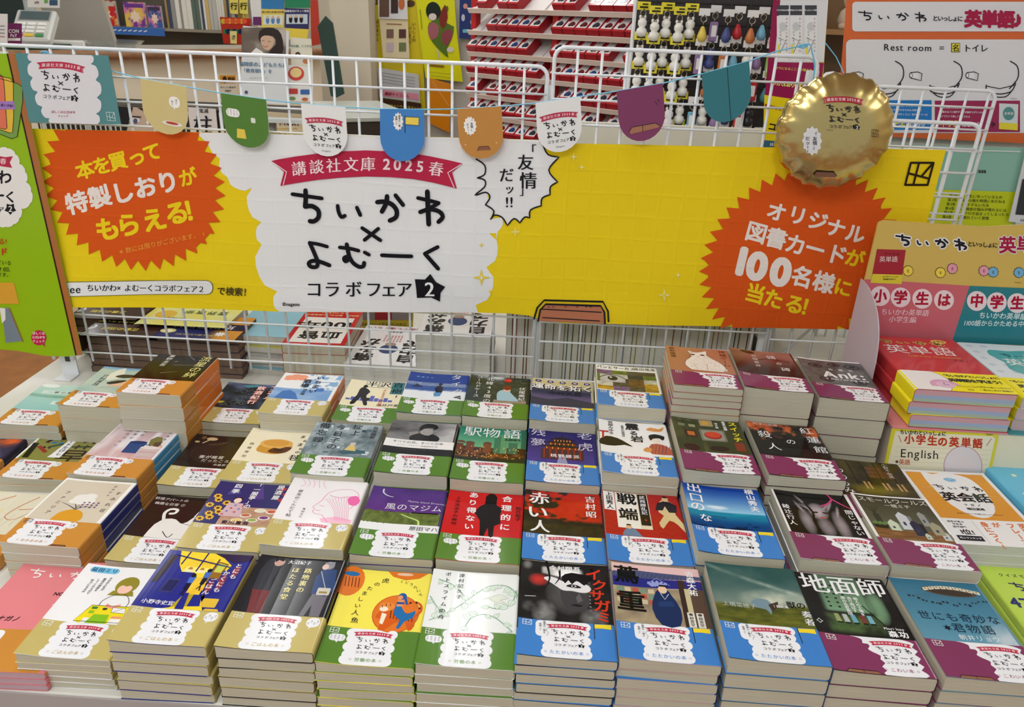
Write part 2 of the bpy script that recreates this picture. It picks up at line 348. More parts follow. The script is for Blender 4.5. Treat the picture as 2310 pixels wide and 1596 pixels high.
def mix(a, b, t): return [p * (1 - t) + q * t for p, q in zip(a, b)]
def blob(X, Y, x, y, rx, ry, p=1.): return np.clip(1 - ((X - x) / rx) ** 2 - ((Y - y) / ry) ** 2, 0, 1) ** p
def sst(t, a, b): t = np.clip((t - a) / (b - a), 0, 1); return t * t * (3 - 2 * t)
# ------------------------------------------------ paperbacks
MM = .001
BAND = dict(orange=(205, 142, 62), mustard=(196, 180, 112), green=(88, 132, 48), blue=(66, 130, 206), purple=(132, 58, 98), yellow=(244, 230, 40))
BANDTXT = dict(orange=('なかまの本', (200, 130, 60)), mustard=('ごはんの本', (190, 165, 95)), green=('労働の本', (110, 150, 70)), blue=('たたかいの本', (80, 135, 205)), purple=('こわい本', (150, 70, 110)))
_KX = np.array([0, 4, 9, 15, 22, 30, 42, 60, 80, 300.])
def liftf(x, L): return L * np.interp(x, _KX, np.clip(1 - _KX / 60., 0, 1) ** 2.2)
def book_map(W, H, t, L, flip=False, hs=.12):
    r = min(3., t / 3)
    def fn(x, y, h):
        x = np.asarray(x, float); y = np.asarray(y, float); o = .37 + np.asarray(h, float) * hs
        if flip: x = W - x
        q = W - r; a = np.clip((x - q) / r, 0, pi / 2); d = np.clip(x - q - r * pi / 2, 0, None)
        X = np.minimum(x, q) + (r + o) * np.sin(a); Z = np.where(a > 0, t - r + (r + o) * np.cos(a), t + liftf(x, L) + o) - d
        X = X - W / 2
        if flip: X = -X
        return np.stack([X * MM, (y - H / 2) * MM, (Z - 0) * MM], -1)
    return fn
def wrap_mesh(name, W, H, t, L, o0, o1, y0, y1, col, spinecol=None, flip=False, bottom=True, x0=0.):
    # a sheet wrapped round front cover, spine and back cover, with real thickness
    r = min(3., t / 3); q = W - r; top = [(x, t + float(liftf(x, L)), 0, 1) for x in (x0, 4, 9, 15, 22, 30, 42, 60, 80, q)]
    arc = [(q + r * sin(a), t - r + r * cos(a), sin(a), cos(a)) for a in (pi / 6, pi / 3, pi / 2)]
    arc2 = [(q + r * sin(a), r + r * cos(a), sin(a), cos(a)) for a in (pi / 2, 2 * pi / 3, 5 * pi / 6)]
    pr = top + arc + arc2 + ([(q, 0, 0, -1), (x0, 0, 0, -1)] if bottom else [])
    out = [(x + nx * o1, z + nz * o1) for x, z, nx, nz in pr]; inn = [(x + nx * o0, z + nz * o0) for x, z, nx, nz in pr]
    n = len(pr); sx = -1 if flip else 1; V = []; C_ = []; F = []
    sp = lin(col if spinecol is None else spinecol); bc = lin(col)
    for yy in (y0, y1):
        for ring in (out, inn):
            for i, (x, z) in enumerate(ring): V.append((sx * (x - W / 2) * MM, (yy - H / 2) * MM, z * MM)); C_.append(sp if len(top) + 1 <= i < len(top) + len(arc) + len(arc2) else bc)
    for i in range(n - 1):
        F += [(i, i + 1, 2 * n + i + 1, 2 * n + i), (n + i, 3 * n + i, 3 * n + i + 1, n + i + 1), (i, n + i, n + i + 1, i + 1), (2 * n + i, 2 * n + i + 1, 3 * n + i + 1, 3 * n + i)]
    F += [(0, 2 * n, 3 * n, n), (n - 1, 2 * n - 1, 4 * n - 1, 3 * n - 1)]
    if flip: F = [q[::-1] for q in F]
    return mesh(name, V, F, C_)
def pages_mesh(W, H, t, L, flip=False):
    r = min(3., t / 3) - .4; x1 = W - .5; prof = [(1., .45), (x1 - r, .45), (x1 - r * .3, .45 + r * .3), (x1, .45 + r), (x1, t - .45 - r), (x1 - r * .3, t - .45 - r * .3), (x1 - r, t - .45)] + [(x, t - .45 + .45 * float(liftf(x, L))) for x in (60, 42, 30, 20, 10, 4)] + [(1., t - .45 + .45 * L * .9)]
    n = len(prof); sx = -1 if flip else 1
    V = [(sx * (x - W / 2) * MM, (yy - H / 2) * MM, z * MM) for yy in (.6, H - .6) for x, z in prof]
    F = [tuple(range(n)), tuple(range(2 * n - 1, n - 1, -1))] + [(i, n + i, n + (i + 1) % n, (i + 1) % n) for i in range(n)]
    if flip: F = [q[::-1] for q in F]
    return mesh('page_block', V, F)
_BP = {}
CUTS = [0, 4, 9, 15, 22, 30, 42, 60, 80, 102, 103, 104, 105, 106, 107]
def band_print(kind, L):
    key = (kind, L)
    if key in _BP: return _BP[key]
    p = P(cuts=CUTS); H = 51.5; c = BAND[kind]; w = (236, 238, 244); ink = (25, 25, 35)
    p.rect(0, .3, 106.5, H, c, 6)
    def cloud(xs0, xs1, ys=(4, 14, 25, 36, 46), r=6.2, j=3):
        p.rect(xs0, .3, xs1, H, w, 6.7)
        for i, y in enumerate(ys):
            for x, s_ in ((xs0, -1), (xs1, 1)):
                yy = min(y, H - r - .1) if y > 20 else max(y, r + .4); p.el(x + s_ * (i % 2) * -1.5, yy, r * .95, r, w, 7 if s_ < 0 else 7.25, 14)
    if kind == 'purple':
        e = [(33, 51.4), (40, 50), (45, 47), (44, 42), (49, 41.5), (50, 38), (47, 34), (51, 30), (57, 26), (55, 21), (58, 16), (53, 11), (56, 6), (53, .4), (93, .4), (96, 6), (92, 10), (97, 15), (93, 20), (98, 26), (94, 31), (99, 36), (95, 41), (99, 46), (92, 50), (85, 51.4)]
        p.poly(smooth(e, 2), w, 7); cx, kk = 73, .0315; m0 = 7
        p.poly([(14, .5), (17, 3.6), (46, 3.6), (49, .5)], (150, 105, 80), 7); p.st([(14, .8), (17, 4), (46, 4), (49, .8)], .7, ink, 8); p.st([(32, .8), (31, 4)], .5, ink, 8)
    elif kind == 'orange':
        cloud(14, 62); cx, kk = 40, .0315; m0 = 5
        p.star(71, 43, 7.4, w, 7.5, .8, 11); p.t('「友情」', 73.5, 48.5, 2.5, ink, .02, 8, v=True, sp=.9); p.t('だッ!!', 69.5, 46.5, 2.4, ink, .02, 8, v=True, sp=.9)
        p.poly([(66, .5), (68, 3), (86, 3), (88, .5)], (130, 80, 55), 7); p.st([(66, .8), (68, 3.3), (86, 3.3), (88, .8)], .7, ink, 8)
    elif kind == 'mustard':
        cloud(30, 74); cx, kk = 53, .0315; m0 = 5
        p.rr(86, 36, 101, 50, 6, w, 7); p.poly([(91, 37), (94, 37), (90, 33)], w, 7)
        for i in range(4): p.t('ほぐ', 98.5 - i * 3.4, 46.5 - (i % 2) * 3, 2.2, ink, .02, 8, v=True)
    elif kind == 'green':
        cloud(30, 74, r=6.6); cx, kk = 53, .0315; m0 = 5
        p.rr(6, 31, 24, 41, 4.5, w, 7); p.poly([(13, 32), (17, 32), (16, 28.5)], w, 7)
        for i in range(4): p.t(('そしつ', 'なんだ', 'きりで', 'ないて')[i], 21 - i * 4.2, 39.2, 2.1, ink, .02, 8, v=True)
    else:
        cloud(31, 73); cx, kk = 53, .0315; m0 = 5
        p.rect(82, 29, 82.9, 51.5, (40, 50, 60), 8); p.poly([(83, 50.5), (101, 51), (101, 44), (92, 45), (83, 44.5)], (240, 215, 50), 8)
        p.rr(19, 28, 31.5, 51, 5, w, 7.3); p.st([(31, 29), (33, 34), (30.5, 37), (33, 42), (30, 47)], .35, ink, 8, 3)
        p.t('最後の一撃を', 28.6, 50, 3, ink, .02, 8, v=True); p.t('格闘って', 24.2, 47, 2.8, ink, .02, 8, v=True)
    p.block(cx, 48.2 if kind != 'purple' else 47.5, kk * .93, kx=kk, h=8, thin=.8)
    tx, tc = BANDTXT[kind]; p.t(tx, cx - 1, 7.6, 5.6, tc, .02, 8, sp=1.08)
    hw = len(tx) * 3.0 + 4
    for s_ in (-1, 1):
        p.st([(cx - 1 + s_ * hw - 1, 6.6), (cx - 1 + s_ * hw + 1, 6.6), (cx - 1 + s_ * hw + 1, 8.6), (cx - 1 + s_ * hw - 1, 8.6)], .35, tc, 8, closed=True)
    p.mark([(m0, 49.5), (m0 + 9.5, 49.5), (m0 + 9.5, 42.5), (m0, 42.5)], .55, (60, 60, 70) if kind == 'orange' else (240, 245, 240), 8.5)
    f = book_map(105, 148, 12., L); me = p.me('band_print', lambda x, y, h: f(x, y, h - 5.0) - np.array([0, 0, 12 * MM])); me.materials.append(M_GLOSS)
    _BP[key] = me; return me
ART = {}
def art(k):
    def d(fn): ART[k] = fn; return fn
    return d
BLK, WHT, INK = (22, 20, 24), (240, 240, 244), (28, 26, 32)
def stack(key, x, y, z, rot, t, band, desc, base=.75, n=None, lift=3., col=(238, 238, 240), spine=None, W=105., H=148., flip=False, pm=None, cuts=CUTS, jit=1.2, group='stacked fair paperbacks', sprint=None, nmax=30):
    """a pile of copies of one title: the top copy carries its printed cover, the ones below only show edges"""
    hh = (z - base) * 1000 - 0.; n = n or max(1, min(nmax, int(round(hh / t)))); t = hh / n if n * t > hh * .8 else t
    pm = pm or M_PAGE; z0 = z - n * t * MM
    cov = wrap_mesh('cover', W, H, t, lift, -.0, .35, 0, H, col, spine, flip); pag = pages_mesh(W, H, t, lift, flip)
    cov2 = wrap_mesh('cover', W, H, t, .3, -.0, .3, 0, H, col, spine, flip); pag2 = pages_mesh(W, H, t, .3, flip)
    for m_ in (cov, cov2): m_.materials.append(M_GLOSS)
    for m_ in (pag, pag2): m_.materials.append(pm)
    bm = bm2 = None
    if band in BAND:
        bh_ = 68 if band == 'yellow' else 51.5
        bm = wrap_mesh('paper_band', W, H, t, lift, .36, .46, .3, bh_, BAND[band], None, flip); bm2 = wrap_mesh('paper_band', W, H, t, .3, .32, .42, .3, bh_, BAND[band], None, flip)
        for m_ in (bm, bm2): m_.materials.append(M_GLOSS)
    low = None; R = random.Random(key)
    for i in range(n):
        zi = z0 + i * t * MM; topc = i == n - 1
        dx, dy, dr = (0, 0, 0) if topc else (R.uniform(-jit, jit) * MM, R.uniform(-jit, jit) * MM, radians(R.uniform(-.8, .8)))
        k_ = n - 1 - i; ordn = ('', 'second', 'third', 'fourth', 'fifth', 'sixth', 'seventh', 'eighth', 'ninth', 'tenth', 'eleventh', 'twelfth', 'thirteenth', 'fourteenth', 'fifteenth')[min(k_, 14)]
        b = empty('paperback_book', (x + dx, y + dy, zi), radians(rot) + dr)
        if topc: tag(b, 'top paperback of a pile, ' + desc, 'book')
        else: tag(b, '%s book down in the pile topped by %s' % (ordn, desc), 'book', group=group)
        if topc:
            link('page_block', pag, None, b); link('cover', cov, None, b)
            if key in ART:
                p = P(cuts=cuts); ART[key](p); p.build('cover_print', book_map(W, H, t, lift, flip), M_GLOSS, b)
            if bm:
                bo = link('paper_band', bm, None, b); 
                if band in BANDTXT: q = link('band_print', band_print(band, lift), None, bo); q.location = (0, 0, t * MM)
        else:
            link('page_block', pag2, None, b); link('cover', cov2, None, b)
            if bm: link('paper_band', bm2, None, b)
Y0 = 51.5
def full(p, c): p.rect(0, Y0, 104, 148, c, 1)
def vt(p, s_, x, y, sz, c, b=0, sp=1.0, h=4): p.t(s_, x, y, sz, c, b, h, v=True, sp=sp)
# ---- front row
@art('masuda')
def _(p):
    p.rr(8, 134, 44, 144, 5, (120, 195, 235), 2); p.t('益田ミリ', 26, 139, 7.5, (20, 45, 90), .03, sp=1.1)
    for i, s_ in enumerate(('今日の人生が', '最高の部屋を', 'してくれるので', '好きになるか')): vt(p, s_, 40 - i * 6.5, 128 - i * 2, 4, (40, 50, 60), .02)
    for i in range(6): p.el(99, 60 + i * 13, 7, 6, (245, 170, 170), 1.5)
    p.rect(98, Y0, 104, 148, (240, 160, 160), 1.2)
    p.el(66, 116, 13.5, 15, (150, 140, 50), 2.2); p.poly([(54, 106), (78, 106), (82, 98), (50, 98)], (150, 140, 50), 2.2); p.el(66, 110, 8.5, 9, (245, 200, 185), 2.6)
    p.poly([(56, 112), (58, 123), (74, 123), (76, 112), (70, 116), (66, 114), (61, 116)], (150, 140, 50), 2.8)
    p.st([(66, 101), (58, 98), (50, 88), (50, 80)], .6, INK, 3.2, 3); p.st([(66, 101), (75, 98), (82, 88), (82, 80)], .6, INK, 3.2, 3); p.poly([(58, 84), (66, 80), (75, 84), (74, 79), (66, 76), (58, 79)], (240, 160, 140), 3.1)
    q = [(42, 80), (92, 80), (98, 54), (34, 54)]; p.poly(q, (240, 222, 40), 2.4); p.st(q, .7, INK, 3, closed=True); p.poly([(38, 52), (40, 66), (94, 66), (97, 52)], (240, 222, 40), 2.3)
    p.poly([(68, 78), (84, 77), (86, 69), (70, 70)], (240, 240, 240), 3.2); p.st([(68, 78), (84, 77), (86, 69), (70, 70)], .6, INK, 3.4, closed=True); p.st([(72, 71), (80, 76)], .6, INK, 3.5)
    p.poly([(52, 66), (70, 66), (72, 52), (48, 52)], (140, 195, 40), 3.2); p.rr(44, 74, 51, 78, 1, (70, 130, 60), 3.2); p.rr(44, 67, 50, 71.5, .5, (140, 195, 40), 3.2); p.el(60, 75, 3, 2, (70, 60, 50), 3.3)
    p.rect(43, Y0, 50, 60, (240, 240, 240), 3.2); p.rect(74, Y0, 90, 60, (240, 240, 240), 3.2); p.rr(74, 61, 86, 64, .5, (235, 150, 130), 3.3)
@art('tonimo')
def _(p):
    full(p, (34, 40, 140)); Yl = (245, 215, 50)
    p.poly([(14, 148), (62, 148), (84, 128), (80, 112), (30, 112), (22, 124)], Yl, 2); p.poly([(30, 112), (76, 112), (76, 120), (32, 122)], (250, 235, 120), 2.3)
    p.im(lambda X, Y: mix([235, 190, 40], [252, 232, 90], fbm(X, Y, 3, 4)), 30, 114, 60, 138, 8, 8, 2.2)
    for a in ([(12, 140), (86, 124)], [(26, 148), (24, 124)], [(48, 148), (46, 114)], [(66, 138), (64, 112)]): p.st([a[0], a[1]], 1.8, (30, 34, 110), 2.8, caps=False)
    p.poly([(6, 140), (15, 138), (10, 92), (3, 90)], (40, 25, 45), 2.6)
    for x in (38, 52): p.el(x, 118, 2.6, 3.2, (190, 130, 60), 3); p.poly([(x - 5, 112), (x + 5, 112), (x + 3, 117), (x - 3, 117)], (240, 230, 190), 3)
    p.poly([(66, 134), (80, 130), (78, 100), (64, 98)], (150, 105, 30), 3); p.poly([(68, 131), (78, 128), (76, 114), (67, 115)], (200, 210, 90), 3.1)
    p.poly([(46, 112), (62, 112), (74, 58), (50, 56), (34, 51.6), (80, 51.6), (66, 84)], Yl, 2.4); p.im(lambda X, Y: mix([228, 170, 40], [250, 220, 70], fbm(X, Y, 3, 9)), 50, 76, 66, 104, 6, 8, 2.6)
    for x, y, c in ((47, 100, (70, 110, 200)), (62, 110, (70, 110, 200))):
        p.el(x, y + 7, 2.8, 3.4, (25, 20, 40), 3.3); p.poly([(x - 4, y + 4), (x + 4, y + 5), (x + 3, y - 8), (x - 3, y - 8)], c, 3.2); p.poly([(x - 3, y - 6), (x + 3, y - 6), (x + 2, y - 17), (x - 3, y - 17)], (25, 22, 50), 3.2)
        p.st([(x - 1, y - 16), (x + 1, y - 27)], 1.6, (25, 22, 50), 3.2); p.st([(x + 1, y - 16), (x - 3, y - 25)], 1.4, (25, 22, 50), 3.2)
    p.poly([(48, 78), (54, 78), (58, 52), (48, 52)], (34, 40, 140), 3); p.rr(74, 57, 92, 71, 1.5, (225, 185, 60), 3); p.poly([(80, 51.6), (98, 51.6), (96, 55), (82, 55)], (225, 185, 60), 3)
    p.poly([(20, 100), (36, 100), (34, 76), (18, 76)], (48, 52, 120), 2.7); p.poly([(22, 97), (34, 97), (32, 79), (20, 79)], (28, 30, 90), 2.8)
    p.poly([(56, 148), (104, 148), (104, 138), (86, 132)], (40, 20, 70), 2.5)
    for x, y, s_ in ((93, 132, 'とにも'), (83, 118, 'かくにも'), (72, 104, 'ごはん')):
        p.im(lambda X, Y: mix([34, 40, 140], [170, 60, 60], blob(X, Y, .5, .5, .5, .5)), x - 5, y - len(s_) * 9.5, x + 5, y, 8, 12, 3.4); vt(p, s_, x, y, 8.6, WHT, .03, 1.1, 4.2)
    p.t('小野寺史宜', 26, 60, 7.4, WHT, .03)
@art('roji')
def _(p):
    full(p, (26, 26, 34)); p.t('大沼紀子', 50, 139, 7.2, WHT, .02); vt(p, '路地裏の', 64, 130, 9.5, (240, 225, 150), .025, 1.15); vt(p, 'ほたる食堂', 49, 130, 9.5, (240, 225, 150), .025, 1.2)
    p.poly([(12, 140), (24, 146), (30, 134), (27, 106), (30, 88), (10, 86), (8, 120)], (48, 50, 60), 2.2); p.el(26, 137, 6, 7, (200, 160, 150), 2.6, rot=-20); p.poly([(20, 146), (32, 146), (30, 139), (24, 141), (21, 136)], (28, 24, 28), 2.8)
    p.poly([(10, 88), (30, 88), (32, 52), (16, 52)], (115, 45, 50), 2.3); p.st([(20, 86), (24, 54)], .8, (80, 30, 38), 2.6)
    p.poly([(82, 132), (98, 130), (103, 96), (96, 84), (78, 88), (76, 116)], (36, 66, 120), 2.3); p.poly([(80, 88), (98, 86), (97, 52), (86, 52), (84, 70), (80, 52), (74, 52)], (110, 108, 118), 2.2); p.el(87, 137, 6.5, 7, (150, 150, 160), 2.7); p.el(83, 134, 4, 5, (225, 195, 185), 2.9); p.poly([(80, 142), (93, 144), (93, 132), (89, 136)], (140, 140, 150), 3)
    p.rr(84, 86, 99, 98, 1.5, (205, 200, 190), 3); p.rr(86.5, 89, 96, 92, .4, (150, 130, 60), 3.2); p.st([(80, 126), (92, 98)], .7, (210, 210, 205), 3.1)
@art('tora')
def _(p):
    full(p, (246, 232, 92)); Or = (226, 120, 40)
    def egg(x, y, rx, ry):
        p.el(x, y, rx, ry, (205, 95, 35), 2, 26); p.el(x, y, rx * .96, ry * .96, Or, 2.1, 26)
    egg(72, 78, 27, 30); p.el(8, 126, 17, 26, Or, 2); p.rect(-0, 100, 0.1, 101, Or, 2); p.poly([(50, 148), (100, 148), (90, 138), (74, 134), (58, 139)], Or, 2)
    # tiger with a blue-haired rider
    T_ = (215, 95, 25); p.poly(smooth([(52, 78), (58, 90), (66, 92), (70, 84), (84, 80), (94, 78), (96, 60), (90, 52), (84, 66), (72, 62), (64, 52), (56, 52), (58, 66), (50, 70)], 2, True), T_, 2.6)
    p.el(60, 88, 9, 7, (235, 140, 60), 2.8); p.el(57, 84, 5, 4, (245, 230, 210), 2.9); p.poly([(56, 78), (62, 76), (60, 60), (56, 62)], (245, 235, 215), 2.8); p.st([(94, 74), (100, 84), (98, 94), (90, 98), (84, 94)], 3.2, T_, 2.8, 3)
    for i in range(8): p.st([(66 + i * 3.6, 82 - i * .6), (67 + i * 3.6, 70 - i * .5)], .9, (40, 20, 15), 3)
    for a in ((98, 88), (93, 97), (86, 96)): p.el(a[0], a[1], 1.2, 1.6, (40, 20, 15), 3.1)
    for a in ((54, 90), (58, 93), (63, 93)): p.st([a, (a[0] + 1, a[1] - 4)], .7, (40, 20, 15), 3.1)
    p.poly(smooth([(70, 92), (76, 90), (84, 78), (94, 84), (92, 72), (84, 66), (80, 56), (76, 56), (78, 68), (70, 76)], 2, True), (30, 110, 175), 3.2); p.poly([(70, 100), (78, 100), (79, 90), (71, 89)], (225, 150, 105), 3.2); p.el(75, 106, 5, 5.5, (30, 90, 165), 3.3); p.el(73, 104, 3, 3.6, (225, 150, 105), 3.4); p.st([(78, 106), (82, 94)], 3, (30, 90, 165), 3.3); p.rect(70, 93, 79, 96.5, (35, 80, 150), 3.4)
    p.el(8, 138, 9, 4, (30, 110, 175), 3); [p.st([(2 + i * 4, 132), (4 + i * 4, 116)], 1.1, (120, 45, 20), 3) for i in range(5)]; p.el(72, 144, 10, 2.5, (235, 200, 170), 2.4)
    for k, x, y in zip('虎のたましい人魚', (50, 41, 34, 29.5, 27, 26, 26, 28), (131, 124, 116, 107, 97, 86, 75, 63)): p.ch(k, x, y, 9.2 if k in '虎人魚' else 7.6, (50, 45, 35), .01, 4)
    for k, x, y in zip('くどうれいん', (70, 76, 82, 87.5, 92, 96), (131, 130, 127, 122.5, 117, 111)): p.ch(k, x, y, 5.4, (50, 45, 35), 0, 4, rot=-8)
@art('potos')
def _(p):
    full(p, (236, 240, 242)); G = (110, 165, 130); R = random.Random(3)
    for pts in ([(6, 62), (22, 74), (40, 92), (56, 112), (72, 126), (92, 126), (104, 112)], [(8, 130), (24, 124), (38, 110), (46, 92)], [(46, 52), (52, 70), (66, 78), (82, 72), (100, 54)], [(66, 92), (84, 88), (98, 100), (102, 120)], [(2, 100), (12, 84), (22, 74)]):
        q = smooth(pts, 5); p.st(q, .8, G, 2.4, caps=False); p.st([(a + .9, b + .5) for a, b in q], .35, G, 2.4, caps=False)
        for i in range(2, len(q), 3):
            x, y = q[i]; an = R.uniform(0, 360); r = R.uniform(4.4, 6.6); ca, sa = cos(radians(an)), sin(radians(an))
            o = [(x + ca * u * r - sa * w_ * r, y + sa * u * r + ca * w_ * r) for u, w_ in ((0, 0), (.3, .5), (.8, .62), (1.3, .4), (1.9, 0), (1.3, -.4), (.8, -.62), (.3, -.5))]
            o = [(min(max(a, 1), 103), min(max(b, Y0 + 1), 147)) for a, b in o]
            p.poly(o, (226, 238, 228), 2.6); p.st(o, .42, G, 2.9, closed=True)
            for f_ in (.6, 1.0): p.st([o[0], (x + ca * r * 1.6, y + sa * r * 1.6)], .3, G, 3)
    p.poly(smooth([(70, 104), (80, 110), (92, 108), (84, 102), (94, 96), (80, 98)], 2, True), (228, 234, 222), 2.9); p.st(smooth([(64, 102), (72, 106), (84, 112), (94, 106), (84, 102), (93, 97), (80, 98), (72, 104)], 2), .45, (150, 175, 140), 3.2)
    vt(p, '津村記久子', 35.5, 144, 7.2, INK, .03, 1.28); vt(p, 'ポトスライムの舟', 19, 144, 7.2, INK, .03, 1.42)
@art('ikusa')
def _(p):
    def f(X, Y):
        g = 22 + 22 * fbm(X, Y, 6, 2) * (Y < 1); face = blob(X, Y, .54, .52, .27, .42, .5); g = g + face * (38 + 22 * fbm(X, Y, 8, 5))
        st_ = sst(Y - (.78 - .22 * (X - .3)), -.02, .02) * (1 - sst(Y - (.92 - .05 * X), -.02, .03)) * sst(X, .22, .26) * (1 - sst(X, .66, .72)); g = g + (205 * st_) * (.6 + .5 * fbm(X, Y, 5, 1))
        st2 = blob(X, Y, .52, .60, .30, .07); g = g + 120 * st2 * 0
        g = g + 150 * blob(X, Y, .27, .12, .14, .22, .7) * fbm(X, Y, 7, 3) + 150 * blob(X, Y, .80, .08, .16, .18, .7) * fbm(X, Y, 7, 8) + 90 * blob(X, Y, .07, .92, .06, .09, .8) + 110 * blob(X, Y, .1, .2, .08, .1) * fbm(X, Y, 9, 3)
        r = blob(X, Y, .2, .67, .12, .12, .7); return [g + 170 * r, g + 25 * r, g + 20 * r]
    p.im(f, 0, Y0, 104, 148, 60, 56, 1)
    p.poly(smooth([(27, 119), (33, 123), (42, 121), (50, 116), (58, 119), (68, 117), (77, 113), (82, 106), (78, 100), (70, 99), (60, 101), (50, 101), (43, 106), (36, 112)], 3, True), (226, 226, 230), 2)
    p.poly(smooth([(48, 124), (52, 113), (56, 119), (60, 112), (66, 119), (74, 111), (80, 118), (86, 126), (60, 132)], 2, True), (18, 17, 20), 2.4); p.poly(smooth([(53, 108), (58, 112), (66, 111), (71, 107), (64, 106)], 2, True), (40, 36, 40), 2.7); p.el(62, 109, 3, 2, (190, 190, 196), 3); p.el(62, 109, 1.5, 1.6, BLK, 3.3)
    p.poly(smooth([(46, 100), (52, 100), (62, 99), (74, 96), (80, 84), (74, 72), (62, 68), (50, 76)], 2, True), (66, 64, 68), 1.5); p.poly([(68, 98), (72, 86), (66, 82), (64, 90)], (96, 94, 98), 2.1); p.poly(smooth([(58, 78), (64, 80), (72, 78), (66, 76)], 2, True), (34, 30, 34), 2.2); p.st([(6, 86), (18, 87.5)], .8, (220, 220, 225), 2.4)
    for q in ([(30, 148), (34, 120), (28, 100)], [(84, 140), (88, 112), (80, 88)], [(44, 146), (46, 124), (40, 110)]): p.st(smooth(q, 3), 3.4, (16, 15, 18), 2.9, w1=.6)
    p.t('今村翔吾', 52, 138, 9, WHT, .045, sp=1.05)
    for k, x, y, sz in (('イ', 86, 131, 21), ('ク', 92, 113, 19), ('サ', 88, 96, 19), ('ガ', 93, 79, 20), ('ミ', 94, 62, 17)): p.ch(k, x, y, sz, (214, 58, 34), .045, 4, rot=-3)
    vt(p, 'IKUSAGAMI', 80, 118, 2.6, (200, 200, 205), .02, 2.2)
@art('tsuta')
def _(p):
    full(p, (228, 190, 190)); p.poly([(0, 132), (30, 138), (104, 134), (104, 128), (0, 122)], (78, 84, 120), 2)
    for i in range(22): p.st([(i * 5, 124 + i * .1), (i * 5 + 3, 134)], .5, (50, 54, 90), 2.4, caps=False)
    p.poly([(0, 124), (104, 126), (104, 112), (0, 108)], (45, 45, 130), 2.3); p.im(lambda X, Y: mix([120, 105, 90], [190, 175, 140], fbm(X, Y, 6, 3)), 0, Y0, 104, 110, 24, 16, 1.5)
    for i in range(7):
        for j in range(3): p.rect(4 + i * 9, 82 + j * 9, 11 + i * 9, 89 + j * 9, ((205, 190, 160), (190, 90, 70), (120, 150, 130))[(i + j) % 3], 2.2)
    p.rect(76, Y0, 84, 126, (60, 45, 40), 2.5); p.rect(88, Y0, 104, 112, (90, 70, 60), 2.4); p.rect(82, 70, 88, 112, (200, 190, 150), 2.6)
    for x in (84, 94): p.rect(x - 4, Y0, x + 4, 74, (226, 224, 215), 3); vt(p, '耕書堂', x, 68, 5, INK, .03, 1, 3.4); p.el(x, 71, 2.4, 2, (90, 80, 80), 3.3)
    for a in range(-2, 3): p.el(52 + a * 4, 118 - abs(a), 2.2, 5, (150, 160, 215), 2.8, rot=-a * 18)
    p.st([(40, 116), (52, 127), (66, 116)], .8, (150, 160, 215), 2.9)
    p.poly(smooth([(52, 108), (46, 96), (42, 76), (50, 52), (70, 52), (74, 78), (66, 100), (62, 108)], 2, True), (30, 48, 92), 3); p.el(57, 108, 5.2, 6.4, (232, 200, 170), 3.2); p.poly([(52, 112), (54, 116), (62, 116), (63, 111), (60, 113), (54, 113)], (30, 30, 34), 3.4); p.st([(54, 102), (58, 92), (63, 101)], 1.1, (190, 195, 215), 3.3); p.poly([(50, 88), (66, 90), (68, 82), (50, 80)], (38, 62, 112), 3.3)
    p.ch('蔦', 17, 128, 31, (20, 18, 20), .05, 4); p.ch('重', 19, 84, 34, (20, 18, 20), .05, 4); vt(p, '吉森大祐', 92, 143, 10.5, WHT, .045, 1.0, 4.4)
@art('kemono')
def _(p):
    def f(X, Y):
        sky = mix([150, 160, 150], [44, 84, 84], np.clip(Y * 1.2 - .1 + .5 * (fbm(X, Y, 3, 2) - .5), 0, 1)); w = blob(X, Y, .75, .42, .5, .2, .8) * fbm(X, Y, 5, 7); sky = mix(sky, [225, 225, 205], w * 1.2)
        st_ = np.exp(-((Y - (.82 - .45 * (X - .3) ** 1)) / .03) ** 2) * .5; sky = mix(sky, [220, 222, 210], np.clip(st_ * fbm(X, Y, 7, 3) * 1.6, 0, 1))
        g = 1 - sst(Y, .26 + .06 * X, .32 + .06 * X); gr = mix([52, 62, 26], [128, 128, 50], fbm(X, Y * 3, 7, 5)); return mix(sky, gr, g)
    p.im(f, 0, Y0, 104, 148, 44, 40, 1)
    p.poly(smooth([(40, 84), (48, 92), (60, 92), (66, 84), (72, 88), (68, 78), (62, 76), (60, 68), (56, 76), (46, 78)], 2, True), (120, 145, 160), 2.2); p.poly([(60, 84), (72, 90), (70, 80), (62, 74)], (70, 55, 42), 2.4)
    p.t('上橋菜穂子', 27, 79, 7.5, (190, 200, 195), 0); p.t('｜闘蛇編', 73, 82, 4.6, WHT, .02); p.t('獣の', 91, 86, 11, BLK, .035, w=.95); vt(p, '奏者', 99, 78, 11, WHT, .03, 1.05)
